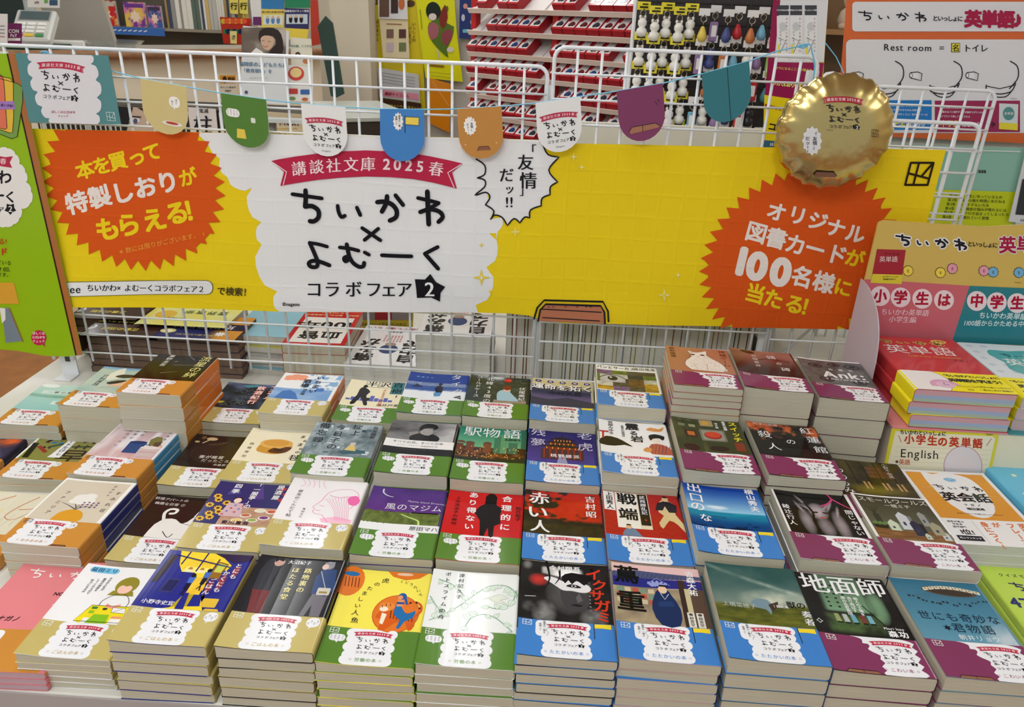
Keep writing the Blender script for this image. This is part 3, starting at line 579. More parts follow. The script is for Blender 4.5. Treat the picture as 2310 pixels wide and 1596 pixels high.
@art('jimen')
def _(p):
    def f(X, Y):
        g = 18 + 18 * fbm(X, Y, 6, 1); bl = sst(X, .16, .24) * (1 - sst(X, .66, .72)) * sst(Y, .36, .40); g2 = (70 + 70 * (1 - Y)) * bl; lot = sst(X, .12, .2) * (1 - sst(X, .72, .8)) * (1 - sst(Y, .30, .38)) * sst(Y, 0, .1)
        w = blob(X, Y, .78, .5, .10, .3, .5); a = g + g2 * .8 + lot * 75 * fbm(X, Y, 7, 3) + w * 90; b = g + g2 * 1.15 + lot * 115 * fbm(X, Y, 7, 3) + w * 130; c = g + g2 * .85 + lot * 50 * fbm(X, Y, 7, 3) + w * 95; return [a, b, c]
    p.im(f, 0, Y0, 104, 148, 50, 46, 1)
    for i in range(6):
        for j in range(3): p.rect(26 + j * 10, 94 + i * 7, 29 + j * 10, 96.5 + i * 7, (24, 40, 34), 2)
    for x, c in ((27, (150, 160, 110)), (36, (180, 190, 190)), (45, (110, 165, 185)), (55, (120, 60, 55)), (63, (120, 175, 195))): p.poly([(x, 84), (x + 5, 84), (x + 6, 72), (x, 72)], c, 2.4); p.rect(x + .5, 70, x + 6.5, 71.6, (15, 22, 22), 2.4)
    p.st([(64, 100), (86, 56)], 1.2, (20, 28, 26), 2.5, caps=False); p.star(7, 69, 4, (200, 210, 205), 2.6, .6, 4); p.star(7, 69, 2.6, (14, 18, 18), 2.8, .6, 4)
    for k, x in (('地', 19), ('面', 53), ('師', 85)): p.ch(k, x, 131, 34 if k != '師' else 32, WHT, .02, 4)
    for i, s_ in enumerate(('他人の土地を', '売り飛ばす', '闇の詐欺集団')): vt(p, s_, 60 - i * 7, 113, 5.2, WHT, .035, .95)
    p.t('Mori Isao', 86, 66.5, 5.2, WHT, .02); p.t('森功', 88, 58.5, 10, WHT, .06, sp=1.1)
@art('yonimo')
def _(p):
    p.im(lambda X, Y: mix(mix([96, 152, 178], [52, 112, 142], np.clip(Y * 1.1, 0, 1)), [200, 212, 220], blob(X, Y, .95, .05, .35, .4) * .9 * fbm(X, Y, 4, 2) * 1.6), 0, Y0, 104, 148, 26, 26, 1)
    p.el(63, 131, 31, 8, (88, 74, 60), 2.2, rot=-4); p.el(64, 129, 24, 4.5, (60, 50, 44), 2.4, rot=-4)
    for i in range(9): x = 34 + i * 7.2; p.poly([(x, 135 + 5 * sin(i / 8 * pi)), (x + 6.6, 135 + 5 * sin((i + 1) / 8 * pi)), (x + 6.4, 130 + 5 * sin((i + 1) / 8 * pi)), (x + .5, 130 + 5 * sin(i / 8 * pi))], (224, 218, 196), 2.8); p.el(x + 3.3, 133 + 5 * sin((i + .5) / 8 * pi), 1.6, 1.2, (150, 135, 110), 3)
    R = random.Random(5)
    for i in range(20):
        x = 12 + i * 4.6 + R.uniform(-1, 1); y = 109 + 8 * abs(i / 10 - 1) ** 1.5 + R.uniform(-2, 3); p.star(x, y, R.uniform(1.6, 2.8), (32, 40, 48), 3, .45, 5, R.uniform(0, 70)); p.st([(x, y), (x * .6 + 26, 125)], .25, (90, 110, 120), 2.1, caps=False)
    p.t('世にも奇妙な', 54, 88, 14, (18, 42, 66), 0, sp=1.08); p.t('君物語', 62, 72, 14.5, (18, 42, 66), 0, sp=1.08); p.star(34, 71, 5, (14, 26, 38), 4, .4, 6); p.t('朝井リョウ', 62, 58, 8.4, (232, 240, 244), 0, sp=1.05)
# ---- second row
@art('sumire')
def _(p):
    full(p, (242, 242, 238)); p.rect(3, Y0, 99, 144, (214, 203, 186), 1.4); vt(p, 'すみれ荘', 92, 124, 8, (70, 60, 60), 0, 1.7); vt(p, '凪良ゆう', 80, 138, 4.6, (90, 80, 80), 0, 1.6); vt(p, 'ファミリア', 22, 118, 8, (70, 60, 60), 0, 1.45)
    p.poly(smooth([(34, 52), (37, 68), (46, 76), (56, 78), (68, 72), (74, 60), (72, 52)], 3), (222, 158, 48), 2.4)
    for a in ([(54, 78), (40, 86), (26, 92)], [(54, 78), (62, 84), (76, 86)], [(55, 78), (46, 92), (36, 96)]): p.st(a, 2., (96, 92, 112), 2.6, 3, w1=.4)
    for x, y, r in ((48, 104, 11), (58, 108, 10), (52, 96, 9), (62, 98, 9), (42, 96, 7)): p.el(x, y, r, r * .8, (236, 234, 230), 2.8)
    p.st([(54, 78), (54, 92)], 1.2, (110, 120, 90), 2.7)
    for i in range(12): p.star(58 + (i % 4) * 6.5, 84 + (i // 4) * 5 + (i % 2), 2.4, (96, 44, 110), 3, .45, 5, i * 20)
@art('yokai')
def _(p):
    full(p, (40, 28, 26)); p.t('妖怪アパートの', 26, 138, 7, (225, 220, 215), .01); p.t('幽雅な日常 ①', 28, 127, 7, (225, 220, 215), .01); p.t('香月日輪', 88, 139, 6.4, (225, 220, 215), .01)
    p.poly(smooth([(26, 54), (28, 80), (38, 94), (52, 94), (62, 86), (70, 90), (76, 104), (86, 108), (98, 98), (102, 78), (92, 70), (84, 74), (80, 60), (78, 52), (26, 52)], 2), (236, 234, 232), 2.4)
    p.st([(36, 90), (30, 106), (34, 116), (44, 116), (44, 108), (38, 106)], 4.6, (236, 234, 232), 2.6, 3); p.poly([(74, 102), (76, 114), (84, 106)], (236, 234, 232), 2.5); p.poly([(76, 104), (77, 111), (81, 105)], (160, 90, 90), 2.8); p.el(84, 92, 2.6, 2.6, (130, 150, 110), 3); p.el(98, 84, 4, 3, BLK, 3)
    p.st([(46, 66), (58, 54), (62, 62)], 1.2, BLK, 3, 3); p.st([(64, 86), (80, 82)], .8, BLK, 3); p.st([(90, 80), (86, 74)], .8, BLK, 3)
@art('izakaya')
def _(p):
    full(p, (44, 46, 110)); p.poly([(26, 148), (20, 118), (38, 122)], (70, 76, 150), 2); p.poly([(62, 148), (58, 112), (74, 112)], (80, 60, 140), 2)
    p.im(lambda X, Y: mix([205, 180, 160], [170, 120, 90], fbm(X, Y, 7, 4)), 30, Y0, 104, 92, 24, 14, 1.6)
    for i in range(9): x, y = 6 + (i * 7) % 24, 60 + (i * 13) % 60; p.star(x, y, 6.2, (232, 190, 60), 2.4, .7, 9); p.el(x, y, 2.5, 2.5, (90, 50, 20), 2.7)
    for x, y in ((94, 138), (100, 126), (98, 112)): p.star(x, y, 6, (190, 50, 40), 2.6, .45, 6)
    p.el(40, 106, 5.2, 6, (240, 215, 200), 3); p.el(40, 109, 6, 5, (40, 26, 30), 2.8); p.poly([(30, 100), (50, 100), (56, 70), (26, 70)], (210, 180, 190), 2.6)
    for i in range(7): p.star(30 + i * 3.6, 74 + (i * 7) % 22, 2.4, ((200, 80, 90), (120, 120, 180))[i % 2], 2.9, .6, 5)
    for x, y, c in ((62, 74, (190, 110, 70)), (78, 86, (225, 220, 190)), (74, 64, (150, 180, 90)), (88, 70, (120, 60, 130)), (54, 62, (230, 200, 120)), (94, 84, (210, 90, 60))): p.el(x, y, 8, 4.6, (235, 230, 225), 2.4); p.el(x, y + .6, 6, 3.2, c, 2.8)
    vt(p, '居酒屋', 89, 147, 11, WHT, .045, 1.1); vt(p, '「一服亭」の', 57, 149, 10, WHT, .045, 1.0); vt(p, '四季', 29, 145, 11, WHT, .045, 1.15); p.t('東川篤哉', 54, 57, 8.2, (40, 30, 60), .045, sp=1.15, h=4.2)
@art('kanojo')
def _(p):
    full(p, (240, 238, 242)); K = (232, 120, 180)
    p.st(smooth([(52, 100), (48, 92), (44, 84), (48, 80), (46, 76), (50, 70), (60, 68), (66, 60), (72, 53)], 3), .7, K, 2.6)
    p.st(smooth([(52, 100), (56, 116), (68, 126), (86, 128), (98, 118), (100, 100), (94, 84)], 3), .7, K, 2.6)
    for i in range(9): p.st(smooth([(56 + i * 4, 104 + i), (66 + i * 3, 92), (74 + i * 2.4, 78), (80 + i * 2.2, 58)], 3), .45, K, 2.6)
    p.st(smooth([(60, 112), (74, 108), (90, 112), (101, 104)], 3), .9, K, 2.7); p.poly(smooth([(86, 108), (96, 114), (103, 104), (100, 92), (90, 94)], 2, True), (236, 110, 175), 2.8)
    p.st([(52, 88), (58, 87)], .8, K, 2.7); p.st([(50, 77), (56, 77)], .8, K, 2.7)
    for i in range(5): p.st(smooth([(12 + i * 8, 146), (20 + i * 6, 134 + i), (14 + i * 9, 128)], 3), .5, K, 2.6)
    p.poly([(60, 60), (80, 66), (102, 60), (102, 52), (64, 52)], (244, 190, 215), 2.2)
    vt(p, '彼女のこんだて帖', 18, 120, 7, (50, 44, 50), 0, 1.12); vt(p, '角田光代', 34, 80, 4.4, (70, 60, 66), 0, 1.3)
@art('majimu')
def _(p):
    p.im(lambda X, Y: [70 + 22 * fbm(X, Y * .3, 6, 1) + 12 * (1 - Y), 44 + 18 * fbm(X, Y * .3, 6, 1), 118 + 26 * fbm(X, Y * .3, 6, 1)], 0, 92, 104, 148, 24, 14, 1)
    p.im(lambda X, Y: mix([66, 82, 36], [132, 148, 74], fbm(X * 3, Y * .5, 9, 3)), 0, 66, 104, 94, 40, 10, 1); p.rect(0, Y0, 104, 67, (238, 240, 244), 1)
    p.st(smooth([(16, 142), (17, 134), (24, 128), (32, 126)], 3), 2.4, (226, 226, 240), 2.6, w1=1); p.st(smooth([(50, 88), (62, 82), (74, 76), (76, 68)], 3), 1.6, (196, 222, 130), 2.6, w1=3)
    p.t('風のマジム', 64, 104, 15, (232, 230, 236), 0, sp=1.05); p.t('Majima Island Dreamer', 80, 117, 5.2, (220, 216, 232), 0, rot=-4); p.t('原田マハ', 84, 59, 9.5, (50, 48, 60), .005)
@art('gouri')
def _(p):
    full(p, (204, 28, 30)); p.poly(smooth([(50, 52), (48, 84), (40, 100), (46, 116), (52, 122), (52, 138), (57, 146), (63, 146), (68, 138), (68, 120), (76, 114), (74, 96), (76, 80), (68, 74), (68, 52), (62, 52), (60, 70), (56, 52)], 2), (20, 14, 16), 2.4)
    vt(p, '合理的に', 82, 143, 14.5, WHT, .045, 1.45); vt(p, 'あり得ない', 35, 147, 13.5, WHT, .045, 1.32); vt(p, '柚月裕子', 98.5, 120, 8.2, (30, 12, 14), .01, 1.0); vt(p, '上水流涼子の解明', 14.5, 134, 7.2, (30, 12, 14), .01, 1.15)
@art('akai')
def _(p):
    def f(X, Y):
        r = sst(fbm(X * 1.2, Y * 1.6, 5, 6) + .25 * sst(X, .2, .6) + .1 * Y, .58, .68) * sst(Y, .28, .36); g = 26 + 26 * fbm(X, Y, 7, 2); gd = (1 - sst(Y, .2, .28)); return [g + 150 * r + gd * 30 * fbm(X, Y, 9, 3), g * .9 + 6 * r + gd * 24 * fbm(X, Y, 9, 3), g * .85 - 4 * r]
    p.im(f, 0, Y0, 104, 148, 56, 50, 1); p.ch('赤', 20, 129, 29, WHT, .035, 4); p.ch('い', 18, 97, 30, WHT, .035, 4); p.ch('人', 22, 67, 27, WHT, .035, 4); vt(p, '吉村昭', 90, 142, 15, WHT, .03, 1.15)
@art('sentan')
def _(p):
    full(p, (176, 38, 34))
    for i in range(6):
        for j in range(3): p.st([(4 + i * 18 + 8 * cos(t * pi / 4), 56 + j * 12 + 6 * sin(t * pi / 4)) for t in range(5)], .5, (140, 24, 24), 1.8, caps=False)
    p.rect(1, 104, 16, 147, (240, 238, 236), 2); vt(p, '上田秀人', 9, 145, 9.8, (30, 24, 24), .045, 1.0); p.rect(17, 68, 62, 147, (226, 214, 190), 2); p.rect(17, 68, 47, 147, (238, 234, 226), 2.2); vt(p, '戦端', 32.5, 146, 27, (24, 22, 24), .05, 1.28); p.rect(48, 76, 61, 146, (34, 28, 28), 2.4); vt(p, '武商繚乱記', 54.5, 143, 8.4, WHT, .02, 1.05); p.el(55, 88, 2, 2.6, (190, 40, 36), 2.6, 4)
    p.poly(smooth([(84, 138), (76, 128), (74, 108), (80, 100), (72, 84), (76, 72), (86, 90), (96, 82), (104, 66), (104, 84), (96, 104), (98, 124), (90, 134)], 2, True), (222, 200, 150), 2.6); p.poly([(84, 134), (74, 128), (70, 112), (80, 112), (84, 122), (88, 108), (98, 108), (100, 124), (92, 132)], (40, 34, 44), 2.8); p.el(86, 138, 4.4, 5.4, (225, 190, 150), 3); p.el(86, 143, 3.6, 2, (34, 28, 30), 3.1)
    p.poly(smooth([(22, 56), (28, 68), (38, 68), (46, 54), (46, 52), (22, 52)], 2), (110, 130, 160), 2.6); p.el(31, 71, 4, 4.6, (220, 180, 140), 3); p.el(31, 75, 3.4, 1.6, (34, 28, 30), 3.1)
@art('deguchi')
def _(p):
    def f(X, Y):
        s_ = mix([150, 205, 235], [10, 62, 160], np.clip((Y - .38) * 1.9, 0, 1)); s_ = mix(s_, [235, 245, 250], blob(X, Y, .38, .47, .16, .05, .7) * .9); w = mix([8, 70, 130], [30, 165, 190], sst(Y, .08, .36) * (.6 + .4 * fbm(X, Y * 4, 5, 2))); w = mix(w, [4, 30, 60], sst(fbm(X, Y * 3, 4, 6), .55, .7) * (1 - sst(Y, .2, .3))); return mix(w, s_, sst(Y, .36, .38))
    p.im(f, 0, Y0, 104, 148, 34, 42, 1); p.ch('出', 15, 136, 22, WHT, .03, 4); p.ch('口', 15, 113, 21, WHT, .03, 4); p.ch('の', 14, 93, 21, WHT, .03, 4); p.ch('な', 21, 70, 17, WHT, .03, 4); vt(p, '横山秀夫', 90, 145, 12.5, WHT, .045, 1.05)
@art('ningen')
def _(p):
    full(p, (240, 240, 242)); p.rect(3, Y0, 99, 145, (20, 14, 18), 1.2)
    def f(X, Y):
        g = 18 + 10 * fbm(X, Y, 6, 2); fc = blob(X, Y, .48, .56, .17, .22, .5) * 165; n = blob(X, Y, .5, .2, .14, .26, .6) * 120
        for x, y, an in ((.28, .78, -.5), (.20, .62, -.35), (.72, .72, .5), (.80, .55, .3), (.62, .66, .8), (.34, .62, -.9)):
            u = (X - x) * cos(an) - (Y - y) * sin(an); v_ = (X - x) * sin(an) + (Y - y) * cos(an); fc = np.maximum(fc, 150 * blob(u, v_, 0, 0, .03, .2, .5))
        fc = np.maximum(fc, 130 * blob(X, Y, .22, .3, .12, .34, .6)); fc = np.maximum(fc, 130 * blob(X, Y, .76, .25, .12, .36, .6)); a = g + np.maximum(fc, n) * (.8 + .3 * fbm(X, Y, 6, 5)); return [a, a * .93, a * .98]
    p.im(f, 14, Y0, 92, 142, 46, 50, 1.6); p.el(47, 100, 4.6, 1.6, (30, 18, 22), 2.4, rot=8); p.el(60, 100, 4, 1.5, (30, 18, 22), 2.4, rot=-8); p.el(54, 89, 3.4, 1.6, (200, 70, 70), 2.5); p.st(smooth([(38, 120), (44, 100), (40, 80), (42, 60)], 3), 3, (20, 14, 16), 2.3)
    p.st(smooth([(74, 147), (78, 132), (68, 120), (60, 116)], 4), 1.8, (214, 70, 130), 4, w1=3); p.st(smooth([(78, 134), (88, 122), (99, 112)], 4), 3, (214, 70, 130), 4, w1=1.4)
    vt(p, '間じゃない', 92, 110, 10.5, WHT, .02, 1.05); vt(p, '綾辻行人', 10.5, 112, 10.5, WHT, .03, 1.12); p.t("it's not a human", 16, 146.2, 3.6, (90, 30, 60), .01)
@art('small')
def _(p):
    full(p, (240, 240, 242)); p.rect(4, Y0, 99, 145, (70, 70, 58), 1.2); p.im(lambda X, Y: mix([50, 52, 44], [92, 92, 76], np.clip(1.1 - Y + .2 * fbm(X, Y, 3, 1), 0, 1)), 4, 64, 99, 145, 14, 14, 1.4); p.im(lambda X, Y: mix([92, 62, 34], [168, 122, 74], fbm(X, Y * 4, 5, 2)), 4, Y0, 99, 72, 26, 8, 1.8)
    def hse(x, y, w, h, c): p.poly([(x, y), (x + w, y), (x + w, y + h), (x + w / 2, y + h + w * .6), (x, y + h)], c, 2.6); p.rect(x + w * .3, y + h * .3, x + w * .55, y + h * .55, (60, 60, 90), 2.9); p.poly([(x + w, y), (x + w * 1.35, y + 3), (x + w * 1.35, y + h), (x + w, y + h)], tuple(int(v * .6) for v in c), 2.5)
    hse(27, 70, 13, 16, (200, 214, 190)); hse(44, 74, 14, 30, (200, 206, 214)); hse(56, 62, 12, 26, (44, 46, 70)); hse(74, 84, 9, 26, (150, 152, 150)); hse(80, 66, 14, 20, (160, 156, 130)); hse(66, 56, 7, 9, (190, 200, 180)); hse(88, 56, 9, 14, (200, 202, 200))
    p.poly([(8, 72), (24, 72), (26, 80), (6, 80)], (40, 38, 30), 2.8); [p.el(9 + i * 3, 82 + (i % 2) * 2, 2.6, 3, (96, 130, 76), 3) for i in range(6)]; p.rect(14, 84, 22, 104, (48, 56, 48), 2.5); [p.st([(18, 104), (10 + i * 4, 120)], .7, (40, 46, 40), 2.6) for i in range(5)]
    p.t('スモールワールズ', 52, 136, 12, (226, 224, 214), 0, sp=.97); p.t('一穂ミチ', 55, 125, 8.6, (226, 224, 214), 0)
# ---- third row
@art('no6')
def _(p):
    p.im(lambda X, Y: mix(mix([30, 24, 50], [50, 46, 84], 1 - Y), [225, 100, 40], np.clip(blob(X, Y, .78, .62, .3, .3) * fbm(X, Y, 5, 2) * 2.2, 0, 1)), 0, Y0, 104, 148, 26, 26, 1)
    p.t('NO.6', 48, 130, 22, WHT, .03, w=.8); p.t('［ナンバーシックス］', 80, 131, 5, WHT, 0)
@art('asakusa')
def _(p):
    full(p, (240, 240, 238)); p.rect(3, Y0, 100, 144, (138, 136, 72), 1.3); D = (58, 34, 34)
    def bar(a, b, w, c=D): p.st([a, b], w, c, 2.8, caps=False)
    bar((8, 128), (44, 130), 5); bar((10, 118), (46, 120), 5); bar((30, 140), (20, 104), 6)
    bar((66, 142), (74, 136), 5, (60, 46, 90)); bar((62, 130), (70, 126), 5, (130, 46, 36)); bar((60, 112), (72, 122), 5, (150, 46, 36)); bar((76, 134), (98, 134), 4); bar((76, 126), (98, 126), 4); bar((84, 142), (96, 108), 5); bar((78, 110), (96, 122), 4)
    bar((28, 106), (36, 106), 6, (50, 120, 170)); bar((40, 106), (46, 106), 6, (50, 120, 170)); bar((30, 92), (48, 104), 5, (50, 80, 60))
    bar((6, 100), (12, 56), 9, (34, 32, 26)); bar((14, 92), (34, 76), 6, (150, 46, 36)); bar((22, 92), (26, 88), 4); bar((30, 92), (34, 88), 4)
    bar((66, 96), (98, 98), 4, (40, 66, 44)); bar((76, 102), (74, 90), 4); bar((90, 102), (88, 90), 4); bar((66, 84), (96, 84), 4); bar((66, 76), (96, 76), 4); bar((66, 84), (66, 68), 4); bar((96, 84), (96, 68), 4); bar((66, 68), (96, 68), 4); bar((58, 61), (102, 61), 4.5); bar((81, 68), (81, 52), 5)
    p.poly([(52, 128), (64, 128), (64, 62), (44, 62), (46, 70)], (236, 236, 240), 3.2); vt(p, 'ビートたけし', 57, 126, 9.6, (30, 30, 90), .05, 1.0); p.star(52, 134, 6, INK, 3.2, .6, 6)
@art('sekai')
def _(p):
    p.im(lambda X, Y: mix(mix([196, 170, 176], [228, 226, 234], sst(fbm(X * 2, Y * .2, 5, 2), .3, .7)), [206, 150, 150], (1 - sst(Y, .15, .35)) * .7 * fbm(X, Y, 3, 4) * 1.5), 0, Y0, 104, 148, 24, 24, 1)
    p.poly([(44, 98), (72, 98), (70, 66), (46, 66)], (38, 70, 130), 2.6); p.el(58, 98, 14, 4, (28, 50, 100), 2.8); p.st([(72, 92), (80, 90), (78, 78), (71, 76)], 2, (38, 70, 130), 2.5, 3); p.poly([(68, 84), (100, 84), (98, 58), (70, 58)], (206, 184, 184), 3); p.el(84, 84, 16, 4.6, (226, 214, 214), 3.2); p.rect(70, 70, 98, 72, (190, 150, 150), 3.3)
    p.poly([(76, 92), (72, 108), (78, 118), (88, 116), (92, 106), (96, 92), (90, 88)], (120, 116, 60), 2.9); p.poly([(82, 100), (94, 104), (94, 86), (88, 84)], (96, 70, 50), 3); p.el(92, 88, 9, 6, (220, 180, 164), 2.6)
    vt(p, '毎日', 52, 134, 6.4, (60, 40, 44), 0, 1.7); vt(p, '世界が', 40, 134, 6.4, (60, 40, 44), 0, 1.7); vt(p, '生きづらい', 28, 134, 6.4, (60, 40, 44), 0, 1.8); vt(p, '宮西真冬', 94, 144, 6, (60, 50, 54), 0, 1.7)
@art('tsuma')
def _(p):
    full(p, (40, 28, 26)); p.el(52, 96, 40, 34, (50, 36, 32), 1.8, 26); p.el(30, 136, 9, 5, (196, 168, 130), 2.6); p.st([(28, 134), (20, 122)], 2.6, (200, 178, 140), 2.5); p.el(16, 138, 4, 5, (110, 84, 60), 2.5); p.st([(32, 118), (48, 122), (58, 130)], .7, (150, 120, 84), 2.5, 3); p.el(10, 124, 4, 3, (190, 160, 120), 2.5)
    p.t('妻が椎茸', 50, 82, 9.5, (226, 220, 212), .02, sp=1.05); p.t('だったころ', 60, 72, 9, (226, 220, 212), 0); p.t('中島京子', 74, 61, 6.6, (226, 220, 212), 0)
@art('maru')
def _(p):
    full(p, (240, 232, 206)); p.poly(smooth([(26, 100), (26, 84), (38, 78), (56, 76), (72, 82), (78, 96), (74, 108)], 3), (206, 150, 66), 2.4); p.el(51, 106, 25.5, 14, (226, 176, 92), 2.6, 26); p.el(50, 108, 20, 10, (216, 158, 70), 2.8, 26); p.poly(smooth([(44, 82), (50, 94), (60, 92), (68, 98), (78, 96), (72, 82), (58, 78)], 2, True), (92, 48, 28), 3); p.el(60, 88, 8, 4, (60, 28, 20), 3.2)
    for k, x, y, s_ in (('ま', 86, 130, 10), ('る', 92, 118, 8), ('ま', 88, 106, 11), ('る', 92, 94, 8), ('の', 90, 84, 8), ('毬', 90, 68, 18)): p.ch(k, x, y, s_, INK, .02, 4)
    vt(p, '西條奈加', 14, 104, 7, (60, 50, 40), 0, 1.7)
@art('bibo')
def _(p):
    p.im(lambda X, Y: mix([66, 84, 92], [176, 190, 198], np.clip(fbm(X * 1.5, Y, 6, 3) * 1.2 - .1 + .2 * Y, 0, 1)), 0, Y0, 104, 148, 44, 40, 1)
    R = random.Random(8)
    for i in range(26): x, y = R.uniform(4, 92), R.uniform(58, 136); p.rect(x, y, x + R.uniform(3, 10), y + R.uniform(2, 10), R.choice([(210, 220, 226), (90, 112, 122), (60, 76, 86), (150, 166, 172)]), 2 + i * .01)
    p.poly([(52, 66), (70, 74), (92, 70), (94, 62), (60, 58)], (60, 96, 110), 2.5); p.poly([(60, 70), (66, 84), (74, 82), (78, 68)], (222, 196, 120), 3); p.el(70, 87, 4, 4.6, (222, 200, 180), 3.1); p.el(70, 90, 4.2, 3, (196, 190, 186), 3.3)
    vt(p, '掟上', 66, 147, 16, (30, 34, 44), .01, 1.15); vt(p, '今日子の', 40, 143, 16, (30, 34, 44), .01, 1.2); vt(p, '備忘録', 15, 145, 17, (30, 34, 44), .01, 1.28); vt(p, '西尾維新', 95, 142, 9, (40, 40, 50), .01, 1.02)
@art('tsuki')
def _(p):
    p.im(lambda X, Y: mix([56, 56, 58], [186, 186, 190], np.clip(.9 * fbm(X, Y, 3, 6) + .5 * sst(X, .5, 1), 0, 1)), 0, 92, 104, 148, 34, 22, 1)
    p.poly(smooth([(36, 92), (34, 100), (40, 110), (52, 114), (70, 112), (80, 102), (78, 92)], 3), (34, 34, 38), 2.4); p.poly(smooth([(50, 112), (48, 120), (52, 128), (64, 128), (68, 118), (62, 108)], 2, True), (160, 158, 158), 2.6); p.poly(smooth([(46, 122), (46, 136), (56, 144), (70, 142), (74, 132), (68, 126), (66, 132), (54, 130), (50, 124)], 2, True), (22, 22, 26), 2.8); p.poly([(34, 104), (30, 114), (44, 120), (46, 114)], (140, 138, 138), 2.5)
    p.rect(0, 70, 104, 92, (238, 238, 240), 2); p.t('すべての月、すべての年', 50, 85, 7, (70, 70, 76), 0); p.t('ルシア・ベルリン｜岸本佐知子 訳', 50, 76, 4, (110, 110, 116), 0); p.rect(0, Y0, 104, 70, (26, 26, 30), 2.2); p.t('Todo Luna, Todo Ano', 50, 65, 6, (80, 80, 86), 0)
@art('eki')
def _(p):
    p.im(lambda X, Y: mix([110, 175, 130], [26, 120, 104], Y), 0, 90, 104, 148, 12, 12, 1); p.im(lambda X, Y: mix([60, 34, 26], [190, 120, 60], np.clip(fbm(X * 2, Y, 8, 2) * 1.5 - .55, 0, 1)), 0, Y0, 104, 92, 50, 20, 1)
    for x0, x1, y, c in ((56, 66, 124, (56, 120, 96)), (66, 76, 130, (90, 150, 110)), (78, 92, 108, (60, 110, 90)), (40, 52, 100, (120, 70, 40)), (14, 26, 104, (110, 60, 36)), (0, 10, 96, (100, 54, 34))): p.rect(x0, 76, x1, y, c, 1.6)
    for x in (6, 20, 46): p.el(x, 98 if x != 46 else 100, 7, 7, (96, 62, 48), 2, a0=0, a1=180)
    R = random.Random(4)
    for i in range(50): x, y = R.uniform(2, 96), R.uniform(58, 92); p.rect(x, y, x + 1.4, y + 2.4, (245, 190, 90), 2.4)
    p.poly([(0, 51.6), (104, 51.6), (104, 64), (60, 58), (0, 60)], (36, 44, 34), 2.6)
    for k, x in (('駅', 21), ('物', 50), ('語', 82)): p.ch(k, x, 134, 29, WHT, 0, 4)
    p.t('朱野帰子', 84, 116, 6.4, (26, 40, 34), .045)
@art('roko')
def _(p):
    p.im(lambda X, Y: mix([70, 60, 150], [34, 28, 96], Y + .4 * (fbm(X, Y, 4, 3) - .5)), 0, Y0, 104, 148, 20, 20, 1); Rd = (130, 40, 36)
    for y, w in ((118, 14), (108, 20), (96, 26)): p.poly([(52 - w * 1.5, y), (52 - w, y + 4), (52 - w * .4, y + 9), (52 + w * .4, y + 9), (52 + w, y + 4), (52 + w * 1.5, y)], (36, 28, 44), 2.6); p.rect(52 - w, y - 6, 52 + w, y, Rd, 2.4); [p.rect(52 - w + 2 + i * w / 3, y - 5, 52 - w + 3.4 + i * w / 3, y, (236, 170, 70), 2.8) for i in range(6)]
    p.st([(52, 127), (52, 136)], 1.2, (40, 30, 40), 2.6); p.poly([(20, 62), (84, 62), (84, 90), (20, 90)], (70, 40, 60), 2.2); p.poly([(44, 52), (60, 52), (56, 74), (48, 74)], (150, 150, 190), 2.5); [p.rect(24 + i * 9, 64, 26 + i * 9, 90, (150, 46, 40), 2.6) for i in range(7)]
    vt(p, '老虎', 87, 148, 25, (210, 206, 230), 0, 1.35); vt(p, '残夢', 15, 148, 24, (210, 206, 230), 0, 1.3); p.t('桃野雑派', 56, 72, 10, WHT, .02, sp=1.12)
@art('furu')
def _(p):
    full(p, (240, 240, 242)); p.ch('震', 51, 134, 22, INK, .05, 4); p.ch('る', 52, 115, 14, INK, .05, 4); p.ch('岩', 56, 98, 20, INK, .05, 4); vt(p, '宮部みゆき', 18, 146, 8.4, INK, .03, 1.0); vt(p, '霊験お初捕物控', 36, 136, 5, INK, .02, 1.0); p.poly([(0, 112), (14, 114), (14, 110), (0, 108)], (190, 40, 36), 3.2); p.poly([(4, 110), (7, 110), (6, 90), (3, 90)], (190, 40, 36), 3.2)
    p.poly(smooth([(0, 86), (10, 98), (26, 96), (40, 84), (48, 74), (36, 78), (20, 72), (0, 72)], 2, True), (34, 32, 36), 2.6); p.el(84, 96, 6, 8, (238, 226, 216), 3); p.poly(smooth([(76, 96), (74, 110), (84, 116), (98, 110), (94, 98), (90, 104), (80, 102)], 2, True), (28, 26, 30), 3.2); p.poly(smooth([(70, 70), (76, 86), (92, 86), (104, 74), (104, 58), (74, 58)], 2), (186, 96, 76), 2.8); [p.st([(74 + i * 5, 60), (78 + i * 5, 84)], .7, (60, 60, 90), 3, caps=False) for i in range(6)]; p.poly(smooth([(72, 128), (80, 136), (92, 132), (100, 140), (96, 126), (84, 124)], 2, True), (222, 150, 80), 2.8); p.poly(smooth([(62, 66), (68, 76), (76, 72), (72, 62)], 2, True), (214, 150, 90), 2.9)
